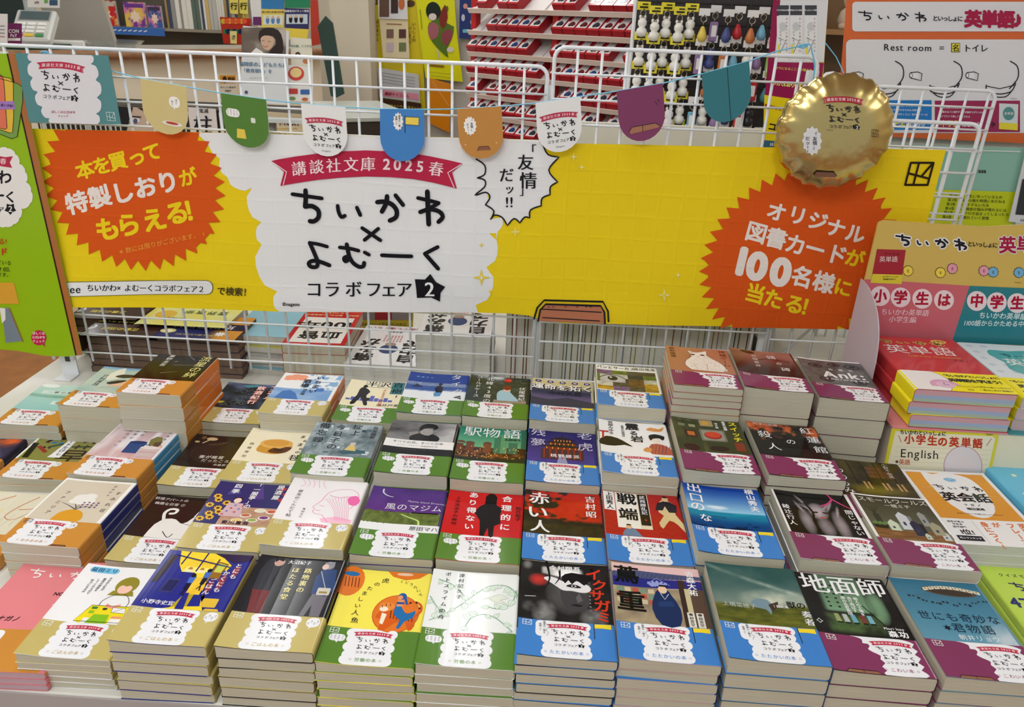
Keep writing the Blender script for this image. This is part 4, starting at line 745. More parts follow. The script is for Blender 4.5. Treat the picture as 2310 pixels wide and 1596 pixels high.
@art('switch')
def _(p):
    full(p, (62, 66, 38)); p.im(lambda X, Y: mix([44, 48, 28], [96, 96, 54], fbm(X, Y, 3, 3)), 0, Y0, 104, 148, 14, 14, 1); p.rr(38, 84, 76, 118, 3, (120, 118, 104), 2.4); p.rr(41, 87, 73, 115, 3, (150, 148, 134), 2.6); p.el(57, 101, 13, 11, (150, 40, 30), 2.9, 24); p.el(57, 103, 11.5, 9, (206, 70, 46), 3.2, 24)
    p.rr(16, 92, 33, 112, 2, (70, 40, 24), 2.5); p.rr(19, 96, 30, 108, 1, (190, 110, 50), 2.8); p.rr(8, 122, 18, 130, 1, (120, 130, 100), 2.5); p.rr(24, 122, 34, 130, 1, (150, 150, 110), 2.5); p.rr(42, 128, 62, 147, 2, (170, 150, 110), 2.5); p.rr(46, 132, 56, 144, 1, (206, 160, 70), 2.8); p.el(12, 142, 4, 3, (80, 90, 60), 2.5); p.el(26, 142, 4, 3, (80, 90, 60), 2.5)
    p.rr(84, 60, 98, 84, 2, (130, 56, 34), 2.5); p.el(20, 62, 12, 9, (60, 30, 24), 2.5); p.el(60, 64, 14, 7, (50, 34, 26), 2.5); vt(p, 'スイッチ', 92, 146, 14, (236, 222, 50), .05, 1.1); vt(p, '悪意の実験', 79, 146, 5.6, WHT, .045, 1.0); vt(p, '潮谷験', 67, 140, 5, WHT, .03, 1.2)
@art('guren')
def _(p):
    def f(X, Y):
        fl = sst(fbm(X * 1.3, Y, 5, 7) + .5 * (Y - .62), .42, .7) * sst(Y, .4, .55); a = [24 + 8 * fbm(X, Y, 6, 1)] * 3; return mix(a, mix([150, 40, 20], [246, 150, 80], fbm(X, Y, 6, 3)), fl)
    p.im(f, 0, Y0, 104, 148, 40, 36, 1); p.poly([(26, 80), (26, 104), (32, 112), (38, 104), (46, 104), (50, 118), (54, 104), (66, 102), (72, 108), (78, 98), (80, 78)], (16, 12, 14), 2.4); [p.rect(30 + i * 7, 90, 32 + i * 7, 94, (60, 30, 24), 2.6) for i in range(7)]
    p.ch('紅', 87, 132, 20, WHT, 0, 4); p.ch('蓮', 90, 106, 20, WHT, 0, 4); p.ch('館', 93, 78, 20, WHT, 0, 4); p.ch('の', 55, 96, 15, WHT, 0, 4); p.ch('殺', 20, 112, 21, WHT, 0, 4); p.ch('人', 26, 78, 21, WHT, 0, 4); p.t('阿津川辰海', 28, 143, 7.5, (226, 210, 196), 0)
@art('umi')
def _(p):
    p.im(lambda X, Y: mix(mix([36, 30, 22], [96, 84, 40], np.clip(fbm(X * 1.5, Y, 4, 4) * 1.1 - .1, 0, 1)), [150, 140, 50], blob(X, Y, .5, .22, .5, .16) * .6), 0, Y0, 104, 148, 36, 32, 1)
    for i in range(5): p.rect(8 + i * 19, 84, 9.2 + i * 19, 146, (26, 20, 16), 2.2)
    for i in range(8): p.rect(50 + (i % 3) * 12, 104 + (i // 3) * 10, 61 + (i % 3) * 12, 113 + (i // 3) * 10, (104, 70, 44), 2.1)
    for x in (36, 42, 62, 68, 82, 88): p.poly([(x, 92), (x + 3, 92), (x + 4.4, 74), (x + 1, 74)], (186, 150, 96), 2.6)
    vt(p, '小野不由美', 82, 146, 8, (200, 196, 186), 0, 1.0); vt(p, 'つのうみ', 8, 122, 17, WHT, .01, 1.0)
# ---- back row
@art('isshun')
def _(p):
    p.im(lambda X, Y: mix(mix([150, 205, 205], [196, 224, 218], Y), [110, 160, 140], np.exp(-((Y - .55 + .06 * X) / .05) ** 2) * .7 * fbm(X, Y, 4, 2) * 1.7), 0, Y0, 104, 148, 24, 24, 1); p.rect(14, 112, 104, 124, (214, 234, 232), 2); p.t('一瞬の風になれ', 62, 118, 9, (70, 80, 80), 0, sp=1.25); p.rect(50, 74, 104, 86, (216, 234, 236), 2); p.t('佐藤多佳子', 82, 80, 8, (80, 90, 96), 0, sp=1.3); p.el(16, 142, 16, 7, (240, 246, 246), 2)
@art('tsuji')
def _(p):
    p.im(lambda X, Y: mix(mix([206, 212, 190], [150, 190, 190], fbm(X, Y, 4, 5)), [120, 170, 214], sst(Y, .86, .98)), 0, Y0, 104, 148, 26, 26, 1); p.poly([(40, 148), (54, 110), (34, 96), (20, 104), (30, 140)], (226, 230, 216), 2); p.poly(smooth([(38, 112), (48, 122), (70, 122), (90, 130), (94, 122), (76, 114), (56, 108)], 2, True), (34, 34, 40), 2.5); p.poly(smooth([(40, 88), (60, 100), (80, 98), (88, 84), (66, 76), (48, 76)], 2, True), (226, 190, 160), 2.6); p.poly(smooth([(36, 88), (50, 98), (66, 100), (60, 90), (44, 82)], 2, True), (34, 34, 40), 2.8); p.el(94, 136, 4, 5, (220, 160, 150), 2.8); p.rect(80, 60, 104, 74, (34, 34, 40), 2.4); p.poly([(84, 104), (100, 112), (104, 96), (92, 92)], (210, 220, 216), 2.7)
    vt(p, '辻村深月', 22, 118, 11, (40, 44, 50), .02, 1.05); [p.st([(30 + i * 9, 64), (40 + i * 8, 72 + i % 3 * 3)], .5, (90, 110, 90), 2.6) for i in range(6)]
@art('ryusei')
def _(p):
    full(p, (22, 20, 18)); p.im(lambda X, Y: mix([20, 20, 18], [52, 44, 56], fbm(X, Y, 3, 8) * blob(X, Y, .4, .5, .6, .6)), 0, Y0, 104, 148, 16, 16, 1); p.st([(44, 108), (78, 112)], .5, (220, 220, 226), 2.6, w1=.2); p.st([(36, 76), (62, 84)], .9, (200, 190, 160), 2.6, w1=.2); p.st([(56, 146), (70, 132)], .4, (200, 200, 210), 2.6); p.st([(40, 122), (44, 124)], .5, WHT, 2.6)
    vt(p, '流星の絆', 88, 148, 21, (236, 230, 150), .0, 1.02); vt(p, '東野圭吾', 26, 148, 11, (232, 232, 226), .0, 1.1)
@art('islam')
def _(p):
    p.im(lambda X, Y: mix([24, 28, 36], [96, 110, 150], np.clip(fbm(X, Y, 5, 9) * 1.3 - .4 + .6 * sst(Y, .7, 1), 0, 1)), 0, Y0, 104, 148, 34, 32, 1); R = random.Random(2)
    for i in range(18): x, y = R.uniform(2, 60), R.uniform(60, 120); p.st(smooth([(x, y), (x + 8, y + 5), (x + 14, y - 3), (x + 20, y + 2)], 3), .5, (130, 150, 140), 2.2)
    p.el(10, 70, 10, 4, (206, 190, 60), 2.6, rot=20); p.poly([(30, 140), (56, 146), (60, 138), (40, 132)], (70, 140, 150), 2.4)
    for s_, x, y, z in (('イスラム', 88, 146, 13), ('飲酒紀行', 66, 140, 16)):
        vt(p, s_, x, y, z, (236, 110, 70), .09, 1.12, 3.6); vt(p, s_, x, y, z, WHT, .02, 1.12, 4.4)
@art('ichimai')
def _(p):
    full(p, (240, 242, 244)); p.im(lambda X, Y: mix([238, 242, 246], [110, 160, 214], sst(fbm(X * 1.2, Y, 5, 1), .5, .56) * .8), 42, 92, 104, 148, 34, 26, 1.4); p.im(lambda X, Y: mix([170, 200, 232], [90, 140, 206], fbm(X, Y, 3, 5)), 0, Y0, 104, 90, 20, 10, 1.4)
    for x, y, r in ((14, 132, 9), (24, 138, 9), (34, 136, 10), (22, 128, 9), (36, 128, 8), (12, 124, 7)): p.el(x, y, r, r * .75, (240, 160, 128), 2)
    p.poly([(10, 52), (16, 78), (28, 84), (40, 74), (50, 52)], (64, 116, 190), 2.4); p.rr(70, 84, 84, 96, 2, (70, 120, 196), 2.4); p.rect(60, 118, 98, 120, (90, 150, 214), 2.4)
    vt(p, 'いちまい', 66, 142, 14, (28, 40, 70), .045, 1.2); vt(p, '酒場', 47, 128, 15, (24, 30, 44), .06, 1.1); vt(p, '池永陽', 52, 92, 8, (28, 34, 50), .02, 1.0)
@art('hanzawa')
def _(p):
    full(p, (240, 232, 200))
    for k, x in (('半', 40), ('沢', 63), ('直', 86)): p.rect(x - 11, 124, x + 11, 147, INK, 2); p.rect(x - 10.2, 124.8, x + 10.2, 146.2, (240, 236, 214) if k != '直' else (60, 140, 150), 2.3); p.ch(k, x, 136, 20, INK, .03, 4)
    p.rect(76, 102, 98, 125, INK, 2); p.rect(77, 102.8, 97, 124, (60, 140, 150), 2.3); p.ch('樹', 87, 113.5, 19, INK, .03, 4); p.ch('1', 88, 94, 12, INK, .05, 4)
    p.poly(smooth([(26, 122), (22, 112), (22, 92), (16, 60), (24, 60), (30, 84), (40, 58), (46, 60), (38, 92), (42, 106), (34, 118)], 2, True), INK, 3); p.el(30, 126, 4, 5, INK, 3); p.poly([(38, 84), (46, 84), (46, 74), (38, 74)], INK, 3)
    for i, h_ in enumerate((6, 12, 8, 16, 10, 20, 12, 9, 14, 7)): p.rect(6 + i * 8, 72, 13 + i * 8, 72 + h_, (90, 100, 180), 2.2)
    vt(p, 'オレたちバブル入行組', 66, 118, 6, (214, 100, 60), .04, 1.02); p.t('池井戸潤', 80, 60, 9.6, INK, .01, sp=1.0)
@art('tai')
def _(p):
    p.im(lambda X, Y: mix(mix([232, 238, 246], [60, 90, 160], sst(Y + .12 * fbm(X, Y, 6, 2), .34, .42)), [20, 60, 150], sst(Y + .1 * fbm(X * 2, Y, 5, 6), .62, .68)), 0, Y0, 104, 148, 50, 44, 1)
    p.im(lambda X, Y: mix([70, 90, 140], [170, 186, 214], fbm(X * 3, Y, 6, 4)), 0, 100, 104, 112, 40, 5, 1.3); p.poly([(10, 92), (18, 104), (30, 94)], (40, 50, 80), 2.2); p.poly([(52, 100), (58, 104), (64, 96), (64, 76), (54, 74), (50, 90)], (40, 44, 60), 2.6); p.poly([(50, 76), (64, 78), (62, 64), (52, 62)], (100, 150, 200), 2.8); p.el(58, 108, 3.6, 4, (40, 40, 50), 2.8); p.poly([(96, 70), (84, 62), (98, 56)], (60, 50, 50), 2.5)
    p.t('野﨑まど', 28, 131, 5.4, (130, 190, 240), .03, sp=1.5); p.ch('タ', 82, 137, 20, WHT, 0, 4); p.ch('イ', 84, 112, 18, WHT, 0, 4); p.ch('タ', 90, 84, 18, (230, 235, 245), 0, 4); p.ch('ン', 92, 64, 16, (200, 215, 235), 0, 4)
@art('hoku')
def _(p):
    p.im(lambda X, Y: mix([26, 34, 32], [70, 88, 84], fbm(X, Y, 4, 7)), 0, Y0, 104, 148, 26, 24, 1); p.star(66, 136, 9, (190, 30, 26), 2.4, .6, 9); p.star(68, 137, 5, (230, 70, 60), 2.6, .6, 9)
    R = random.Random(6)
    for i in range(16): x, y = R.uniform(40, 100), R.uniform(100, 146); p.st([(x, y), (x + R.uniform(-16, 16), y + R.uniform(-8, 8))], .35, (150, 160, 160), 2.3)
    p.poly(smooth([(52, 60), (50, 84), (56, 98), (68, 98), (76, 84), (86, 66), (86, 60)], 2), (160, 196, 214), 2.6); p.el(66, 108, 7, 9, (120, 44, 36), 3); p.poly([(60, 104), (72, 104), (72, 94), (60, 94)], (226, 190, 176), 2.8); p.im(lambda X, Y: [120 + 60 * fbm(X, Y, 5, 2), 110 + 50 * fbm(X, Y, 5, 2), 100 + 40 * fbm(X, Y, 5, 2)], 46, 52, 100, 62, 16, 4, 2.2)
    vt(p, '北緯43度の', 35, 144, 13.5, WHT, 0, 1.2); vt(p, 'コールドケース', 16, 147, 11, WHT, 0, 1.08); vt(p, '伏尾美紀', 92, 112, 12, WHT, 0, 1.05)
@art('unmei')
def _(p):
    p.im(lambda X, Y: mix(mix([90, 80, 130], [50, 56, 90], sst(Y, .3, .5)), [206, 196, 150], sst(Y, .52, .8)), 0, Y0, 104, 148, 20, 28, 1); p.poly([(0, 52), (0, 78), (30, 74), (60, 84), (104, 70), (104, 52)], (46, 52, 84), 1.6)
    for i, k in enumerate('天風瞑想録'): x = 10 + i * 21; p.el(x, 139, 5.6, 5, (46, 44, 110), 2.4); p.ch(k, x, 139, 6.2, WHT, .03, 3.4)
    p.t('運命を拓く', 53, 118, 21, BLK, .12, h=3); p.t('運命を拓く', 52, 119, 21, WHT, .04, h=4.4); p.t('中村天風', 56, 98, 14, (36, 36, 62), .05, sp=1.02)
@art('pan')
def _(p):
    full(p, (236, 238, 240)); R = random.Random(9); cs = [(90, 84, 74), (226, 220, 196), (120, 90, 60), (60, 66, 72), (132, 100, 150), (176, 172, 90), (110, 130, 60), (200, 160, 60), (96, 60, 50)]
    for j in range(5):
        for i in range(4): p.im(lambda X, Y, c=R.choice(cs), s_=R.random() * 9: mix([v * .55 for v in c], [min(255, v * 1.25) for v in c], fbm(X, Y, 4, s_)), 1 + i * 25.8, 54 + j * 15, 26.8 + i * 25.8, 69 + j * 15, 6, 5, 1.4)
    p.im(lambda X, Y: [150 + 60 * fbm(X, Y, 4, 3)] * 3, 6, 84, 48, 112, 12, 8, 1.8); p.el(27, 98, 19, 10, (190, 190, 192), 2.3); p.el(27, 98, 8.5, 8.5, (40, 40, 44), 2.6); p.el(24, 101, 2.2, 2.2, WHT, 2.9); p.st(smooth([(6, 98), (18, 109), (36, 109), (48, 98)], 3), 1.8, (40, 38, 40), 2.9)
    p.t('パンとサーカス', 34, 139, 12, INK, .02, w=.78); p.t('島田雅彦', 83, 140, 10, INK, .0, w=.95)
@art('kami')
def _(p):
    full(p, (180, 122, 92)); p.poly(smooth([(34, 60), (26, 76), (30, 96), (40, 112), (36, 136), (46, 130), (56, 132), (68, 138), (66, 120), (76, 104), (86, 88), (90, 70), (84, 58)], 2), (238, 232, 224), 2.4)
    p.st(smooth([(34, 60), (26, 76), (30, 96), (40, 112), (36, 136), (46, 130), (56, 132), (68, 138), (66, 120), (76, 104), (86, 88), (90, 70), (84, 58)], 2), .6, (80, 64, 56), 2.8); p.el(43, 120, 4.2, 2.4, (46, 36, 36), 3, rot=10); p.el(59, 120, 4.2, 2.4, (46, 36, 36), 3, rot=-10); p.el(51, 113, 1.4, 1, (190, 110, 100), 3); p.poly([(38, 132), (44, 128), (40, 122)], (220, 180, 170), 3)
    for a in ([(28, 112), (42, 114)], [(28, 106), (42, 111)], [(60, 113), (76, 112)], [(60, 110), (76, 104)]): p.st(a, .35, (110, 90, 80), 3)
    R = random.Random(1); [p.st([(x, y), (x + 1.5, y - 5)], .35, (170, 155, 145), 2.9) for x, y in [(R.uniform(34, 82), R.uniform(66, 104)) for _ in range(40)]]; p.st([(40, 84), (44, 62)], .5, (90, 74, 66), 3); p.st([(62, 86), (60, 62)], .5, (90, 74, 66), 3); p.el(74, 66, 18, 7, (236, 230, 224), 2.2); [p.el(60 + i * 7, 66, 3.4, 5, (232, 226, 220), 2.6) for i in range(5)]
    vt(p, '神様ゲーム', 93, 144, 12.5, (120, 36, 30), .0, 1.05); vt(p, '麻耶雄嵩', 10, 144, 10, (70, 44, 36), 0, 1.1)
@art('nue')
def _(p):
    p.im(lambda X, Y: mix(mix([54, 26, 20], [170, 116, 104], np.clip(sst(Y, .15, .8) * (.55 + .6 * fbm(X, Y, 2, 5)), 0, 1)), [120, 52, 46], blob(X, Y, .68, .62, .3, .12) * .8), 0, Y0, 104, 148, 28, 26, 1)
    p.el(30, 140, 12, 6, (60, 28, 26), 1.6, rot=-12); p.st(smooth([(44, 112), (66, 118), (92, 108)], 4), 2, (70, 26, 24), 2); vt(p, '京極夏彦', 38, 130, 9.6, (222, 206, 200), 0, 1.35); p.ch('鵼', 66, 124, 15, (236, 226, 220), 0, 4); p.ch('の', 74, 101, 10, (236, 226, 220), 0, 4); p.ch('碑', 80, 79, 15, (236, 226, 220), 0, 4)
@art('ank')
def _(p):
    p.im(lambda X, Y: [54 + 56 * fbm(X, Y, 5, 3) + 30 * fbm(X, Y, 11, 1)] * 3, 0, Y0, 104, 146, 40, 34, 1); p.rect(0, 144, 104, 148, WHT, 1.3)
    for x, y, r in ((24, 122, 12), (84, 126, 13), (56, 130, 10), (30, 70, 12), (80, 66, 11)): p.el(x, y, r, r * .7, (42, 42, 46), 1.9); p.el(x, y, r * .8, r * .52, (84, 84, 90), 2.1); p.el(x + 1, y, r * .4, r * .3, (38, 38, 42), 2.3)
    p.t('Ank:', 60, 90, 32, WHT, .05); p.t('a mirroring ape', 62, 73, 9.5, WHT, .03); p.t('佐藤究', 62, 110, 8, WHT, .0, sp=2)
def green47(p):
    p.rect(0, 0, 128, 182, (196, 226, 92), 1); p.t('クイズで学べる地理の', 60, 160, 7, (40, 50, 70), .02, sp=1.25); p.title(64, 138, .062, kx=.075, ink=(40, 40, 110), wk=1.0); p.t('47都道府県', 66, 108, 24, (40, 44, 120), .06); p.rect(10, 2, 118, 14, (236, 240, 236), 2); p.t('ナガノ', 62, 88, 7, (40, 50, 70), .02)
    p.star(20, 60, 7, (240, 240, 240), 2, .7, 10); p.star(104, 46, 6, (240, 240, 240), 2, .7, 10); p.el(60, 30, 44, 5, (120, 190, 80), 2)
ART['green'] = green47
@art('eikaiwa')
def _(p):
    p.rect(0, 0, 128, 182, (238, 238, 240), 1); p.rect(6, 58, 122, 176, (226, 156, 56), 1.5); q = [(30, 176), (30, 130), (36, 92), (50, 70), (66, 62), (84, 70), (98, 92), (104, 130), (100, 160), (88, 172), (66, 178), (46, 172)]
    p.poly(smooth(q, 2, True), (240, 240, 242), 2); p.title(67, 136, .052, kx=.062, wk=1.0); p.t('英会話', 67, 112, 24, BLK, .06, sp=.98); p.t('ナガノ', 67, 93, 6, BLK, .05, sp=1.5); p.t('梅田実希', 67, 83, 6.4, BLK, .06); p.t('だれとでもいつの間にかしゃべれちゃう', 67, 71, 3.6, BLK, .02)
    p.el(66, 158, 9, 6, (150, 200, 232), 3); p.st([(57, 160), (66, 156), (75, 160)], .6, INK, 3.4)
    p.t('So what', 14, 136, 7, (236, 176, 90), .03, al='l', w=.7, h=3); p.t('looks fun', 106, 118, 6, (236, 176, 90), .03, al='l', w=.6, h=3)
    p.rect(0, 0, 128, 56, (242, 242, 244), 2); p.st([(46, 4), (46, 54)], .4, (150, 150, 150), 3, caps=False)
    for s_, x in (('英語', 112), ('フレーズ', 96), ('が', 76), ('身につく!', 60)): vt(p, s_, x, 53, 12, (226, 120, 60), .06, 1.0)
    p.t('読者が選ぶ', 22, 50, 4.6, INK, .03); p.t('学参本', 22, 44, 4.6, INK, .03); p.t('語学部門', 22, 38, 4.6, INK, .03); p.t('1位!', 26, 27, 12, INK, .06); p.rect(8, 8, 42, 19, (30, 30, 40), 3); p.t('売上ランキング', 25, 13.5, 4.2, WHT, .04, h=5)
@art('blue_book')
def _(p):
    p.rect(0, 0, 128, 182, (110, 196, 230), 1)
    for x, y in ((30, 150), (70, 168), (18, 100), (60, 120), (40, 60), (80, 30)): p.star(x, y, 5, (250, 245, 200), 2, .5, 5)
    p.el(86, 150, 26, 18, (250, 222, 120), 2); p.el(86, 150, 20, 13, (250, 246, 220), 2.4); p.rect(80, 60, 90, 110, (240, 250, 252), 2)
@art('redvocab')
def _(p):
    p.rect(0, 0, 148, 210, (200, 62, 66), 1); p.title(66, 186, .058, kx=.096, wk=1., halo=(236, 196, 110)); p.t('英単語', 68, 154, 38, (245, 240, 240), .0, sp=1.0); p.t('CHIIKAWA WORDBOOK', 82, 128, 7, (232, 170, 80), .03); p.el(118, 198, 13, 8, (240, 214, 110), 2, 20); p.t('小学生', 118, 198, 7, (120, 70, 30), .04); p.t('ナガノ', 120, 118, 9, (120, 34, 40), .02)
    p.rect(0, .3, 150, 68, (248, 236, 40), 3); p.poly([(0, .3), (0, 68), (50, 68), (60, 56), (66, 36), (60, 16), (52, .3)], (242, 242, 244), 3.5)
    p.st(smooth([(50, 68), (60, 56), (66, 36), (60, 16), (52, .3)], 4), 1.2, (190, 150, 160), 4, caps=False); p.el(52, 20, 22, 19, (222, 170, 206), 3.8, a0=0, a1=180); p.rect(30, 14, 64, 21, (222, 170, 206), 3.8); p.el(52, 21, 14, 11, (232, 190, 220), 4.1); p.st([(52, 28), (52, 20), (58, 22)], 1, INK, 4.6)
    p.t('"ちいかわ"といっしょに', 106, 56, 9.5, INK, .06, w=.95, h=5, sp=.86); p.t('英単語を学ぼう!', 104, 40, 12.5, INK, .07, h=5, sp=.86); p.t('clock', 82, 20, 13, (200, 160, 30), .0, h=5); p.t('時計', 84, 8, 5, (150, 120, 40), .03, h=5); p.t('小学生で身につけたい', 122, 20, 5.4, INK, .02, h=5, sp=.95); p.t('一番はじめの"英語力"', 122, 10, 5.4, INK, .02, h=5, sp=.95)
@art('tealvocab')
def _(p):
    p.rect(0, 0, 148, 210, (226, 236, 244), 1)
    for j in range(5):
        for i in range(6):
            if 1 < i and j < 4: continue
            p.el(14 + i * 24, 196 - j * 26, 6, 5, (206, 216, 230), 2)
    p.poly(smooth([(40, 182), (30, 160), (40, 130), (34, 104), (50, 82), (90, 76), (130, 84), (136, 110), (130, 140), (138, 170), (110, 186), (70, 180)], 2, True), (90, 176, 180), 2.4); p.title(86, 160, .05, kx=.065, wk=1., ink=(30, 60, 80)); p.t('英単語', 86, 132, 30, (240, 246, 246), .03); p.t('1100語', 86, 106, 12, (240, 246, 246), .02)
    p.rect(0, .3, 150, 68, (248, 236, 40), 3); p.t('"ちいかわ"と', 34, 54, 9, INK, .06, h=5); p.t('英単語', 30, 38, 12, INK, .07, h=5); p.mark([(10, 20), (28, 20), (28, 6), (10, 6)], 1, INK, 5)
@art('pinknote')
def _(p):
    p.rect(0, 0, 128, 182, (228, 134, 142), 1); p.title(64, 156, .066, kx=.086, wk=1.0, ink=(248, 240, 240)); p.t('NOTEBOOK', 92, 122, 8, (60, 34, 40), .04); p.t('ノート', 92, 106, 9, (248, 240, 240), .02, sp=1.3); p.t('ナガノ', 40, 78, 9, (60, 34, 40), .04)
    p.rect(0, .3, 130, 62, BAND['orange'], 2); p.poly(scal([(4, 2), (0, 24), (6, 44), (4, 61)], -.3), (240, 240, 244), 2.5); p.rr(2, 2, 50, 60, 6, (240, 240, 244), 2.4); vt(p, '「友情」', 34, 54, 8, INK, .02); vt(p, 'だッ!!', 20, 50, 8, (90, 80, 160), .02); p.mark([(100, 16), (114, 16), (114, 5), (100, 5)], .8, INK, 4)
@art('curlbook')
def _(p):
    full(p, (226, 222, 200)); p.im(lambda X, Y: mix([228, 224, 204], [226, 210, 130], sst(fbm(X, Y, 4, 2), .5, .7) * .5), 0, Y0, 104, 148, 16, 16, 1)
    for q in ([(40, 140), (20, 120), (10, 90), (30, 80)], [(76, 140), (62, 116), (56, 92), (70, 84), (84, 100), (90, 134)], [(66, 108), (84, 112), (98, 124)], [(96, 142), (86, 120), (88, 96)]): p.st(smooth(q, 5), 1.5, (214, 110, 60), 2.6, w1=.5)
    for i in range(8): p.st(smooth([(10 + i * 11, 70), (16 + i * 10, 84), (8 + i * 12, 96)], 3), .4, (180, 180, 150), 2.2)
    p.t('マン', 92, 62, 7, (90, 90, 80), 0)
@art('pinkside')
def _(p): full(p, (232, 196, 205))
# ------------------------------------------------ the shop: floor, walls, ceiling
def struct(name, mb, m, parent=None):
    o = mb.build(name, m, parent)
    if parent is None: o['kind'] = 'structure'
    return o
M_FLOOR = mat('brown_vinyl_floor', (170, 112, 62), .42, noise=.16, nscale=14, bump=.1, stretch=(1, 1, 1))
M_WALL = mat('cream_wall_paint', (214, 206, 186), .8, noise=.03, nscale=5, bump=.1)
M_CEIL = mat('white_ceiling_board', (226, 226, 222), .9, noise=.03, nscale=30, bump=.15)
M_WOOD = mat('brown_wood_edge', (150, 110, 78), .4, noise=.25, nscale=8, bump=.05, stretch=(.4, 6, 6))
M_DARK = mat('dark_brown_laminate', (62, 50, 44), .5, noise=.1, nscale=20)
struct('floor', MB().box(-4, 4, -2.2, 6.1, -.1, 0), M_FLOOR)
struct('ceiling', MB().box(-4, 4, -2.2, 6.1, 2.8, 2.9), M_CEIL)
struct('wall_back', MB().box(-4, 4, 6, 6.1, 0, 2.8), M_WALL)
struct('wall_left', MB().box(-4.1, -4, -2.2, 6, 0, 2.8), M_WALL)
struct('wall_right', MB().box(4, 4.1, -2.2, 6, 0, 2.8), M_WALL)
M_TUBE, _nt, _b = nodes('lamp_tube'); _b.inputs['Emission Color'].default_value = (1, .97, .92, 1); _b.inputs['Emission Strength'].default_value = 9
# ------------------------------------------------ display table
tb = empty('display_table', (0, 0, 0), 0, 'long white laminate sales table that carries every book pile', 'table')
MB().box(-1.029, 1.499, .5755, .5779, .7215, .7498, (176, 170, 170)).build('edge_band', M_MATTE, tb)
struct_ = MB().box(-1.03, 1.5, .578, 1.93, .722, .75, (255, 255, 255), .003); struct_.build('tabletop', M_TABLE, tb)
MB().box(-1.0, 1.47, .60, .62, .45, .7215).build('apron', mat('grey_table_front', (186, 182, 182), .5, noise=.04, nscale=40, bump=.05), tb)
MB().box(-1.0, 1.47, .584, .60, .702, .7215).build('apron', mat('dark_shadow_gap_strip', (40, 38, 40), .6), tb)  # dark strip, shade of the gap under the tabletop put into its colour
for x, y in ((-.98, .66), (-.98, 1.87), (1.42, .66), (1.42, 1.87)): MB().box(x - .02, x + .02, y - .02, y + .02, 0, .7215).build('leg', M_TABLE, tb)
for lb, b6 in (('white riser block hidden under the second row of piles', (-.33, .535, .737, .878, .7503, .80)), ('white riser block hidden under the third row of piles', (-.33, .41, .882, 1.03, .7503, .815)), ('white riser block hidden under the back row of piles', (-.43, .525, 1.032, 1.18, .7503, .815))):
    rz_ = empty('riser_block', (b6[0], b6[2], .7503), 0, lb, 'riser'); MB().box(0, b6[1] - b6[0], 0, b6[3] - b6[2], 0, b6[5] - .7503, (255, 255, 255), .002).build('block', M_TABLE, rz_)
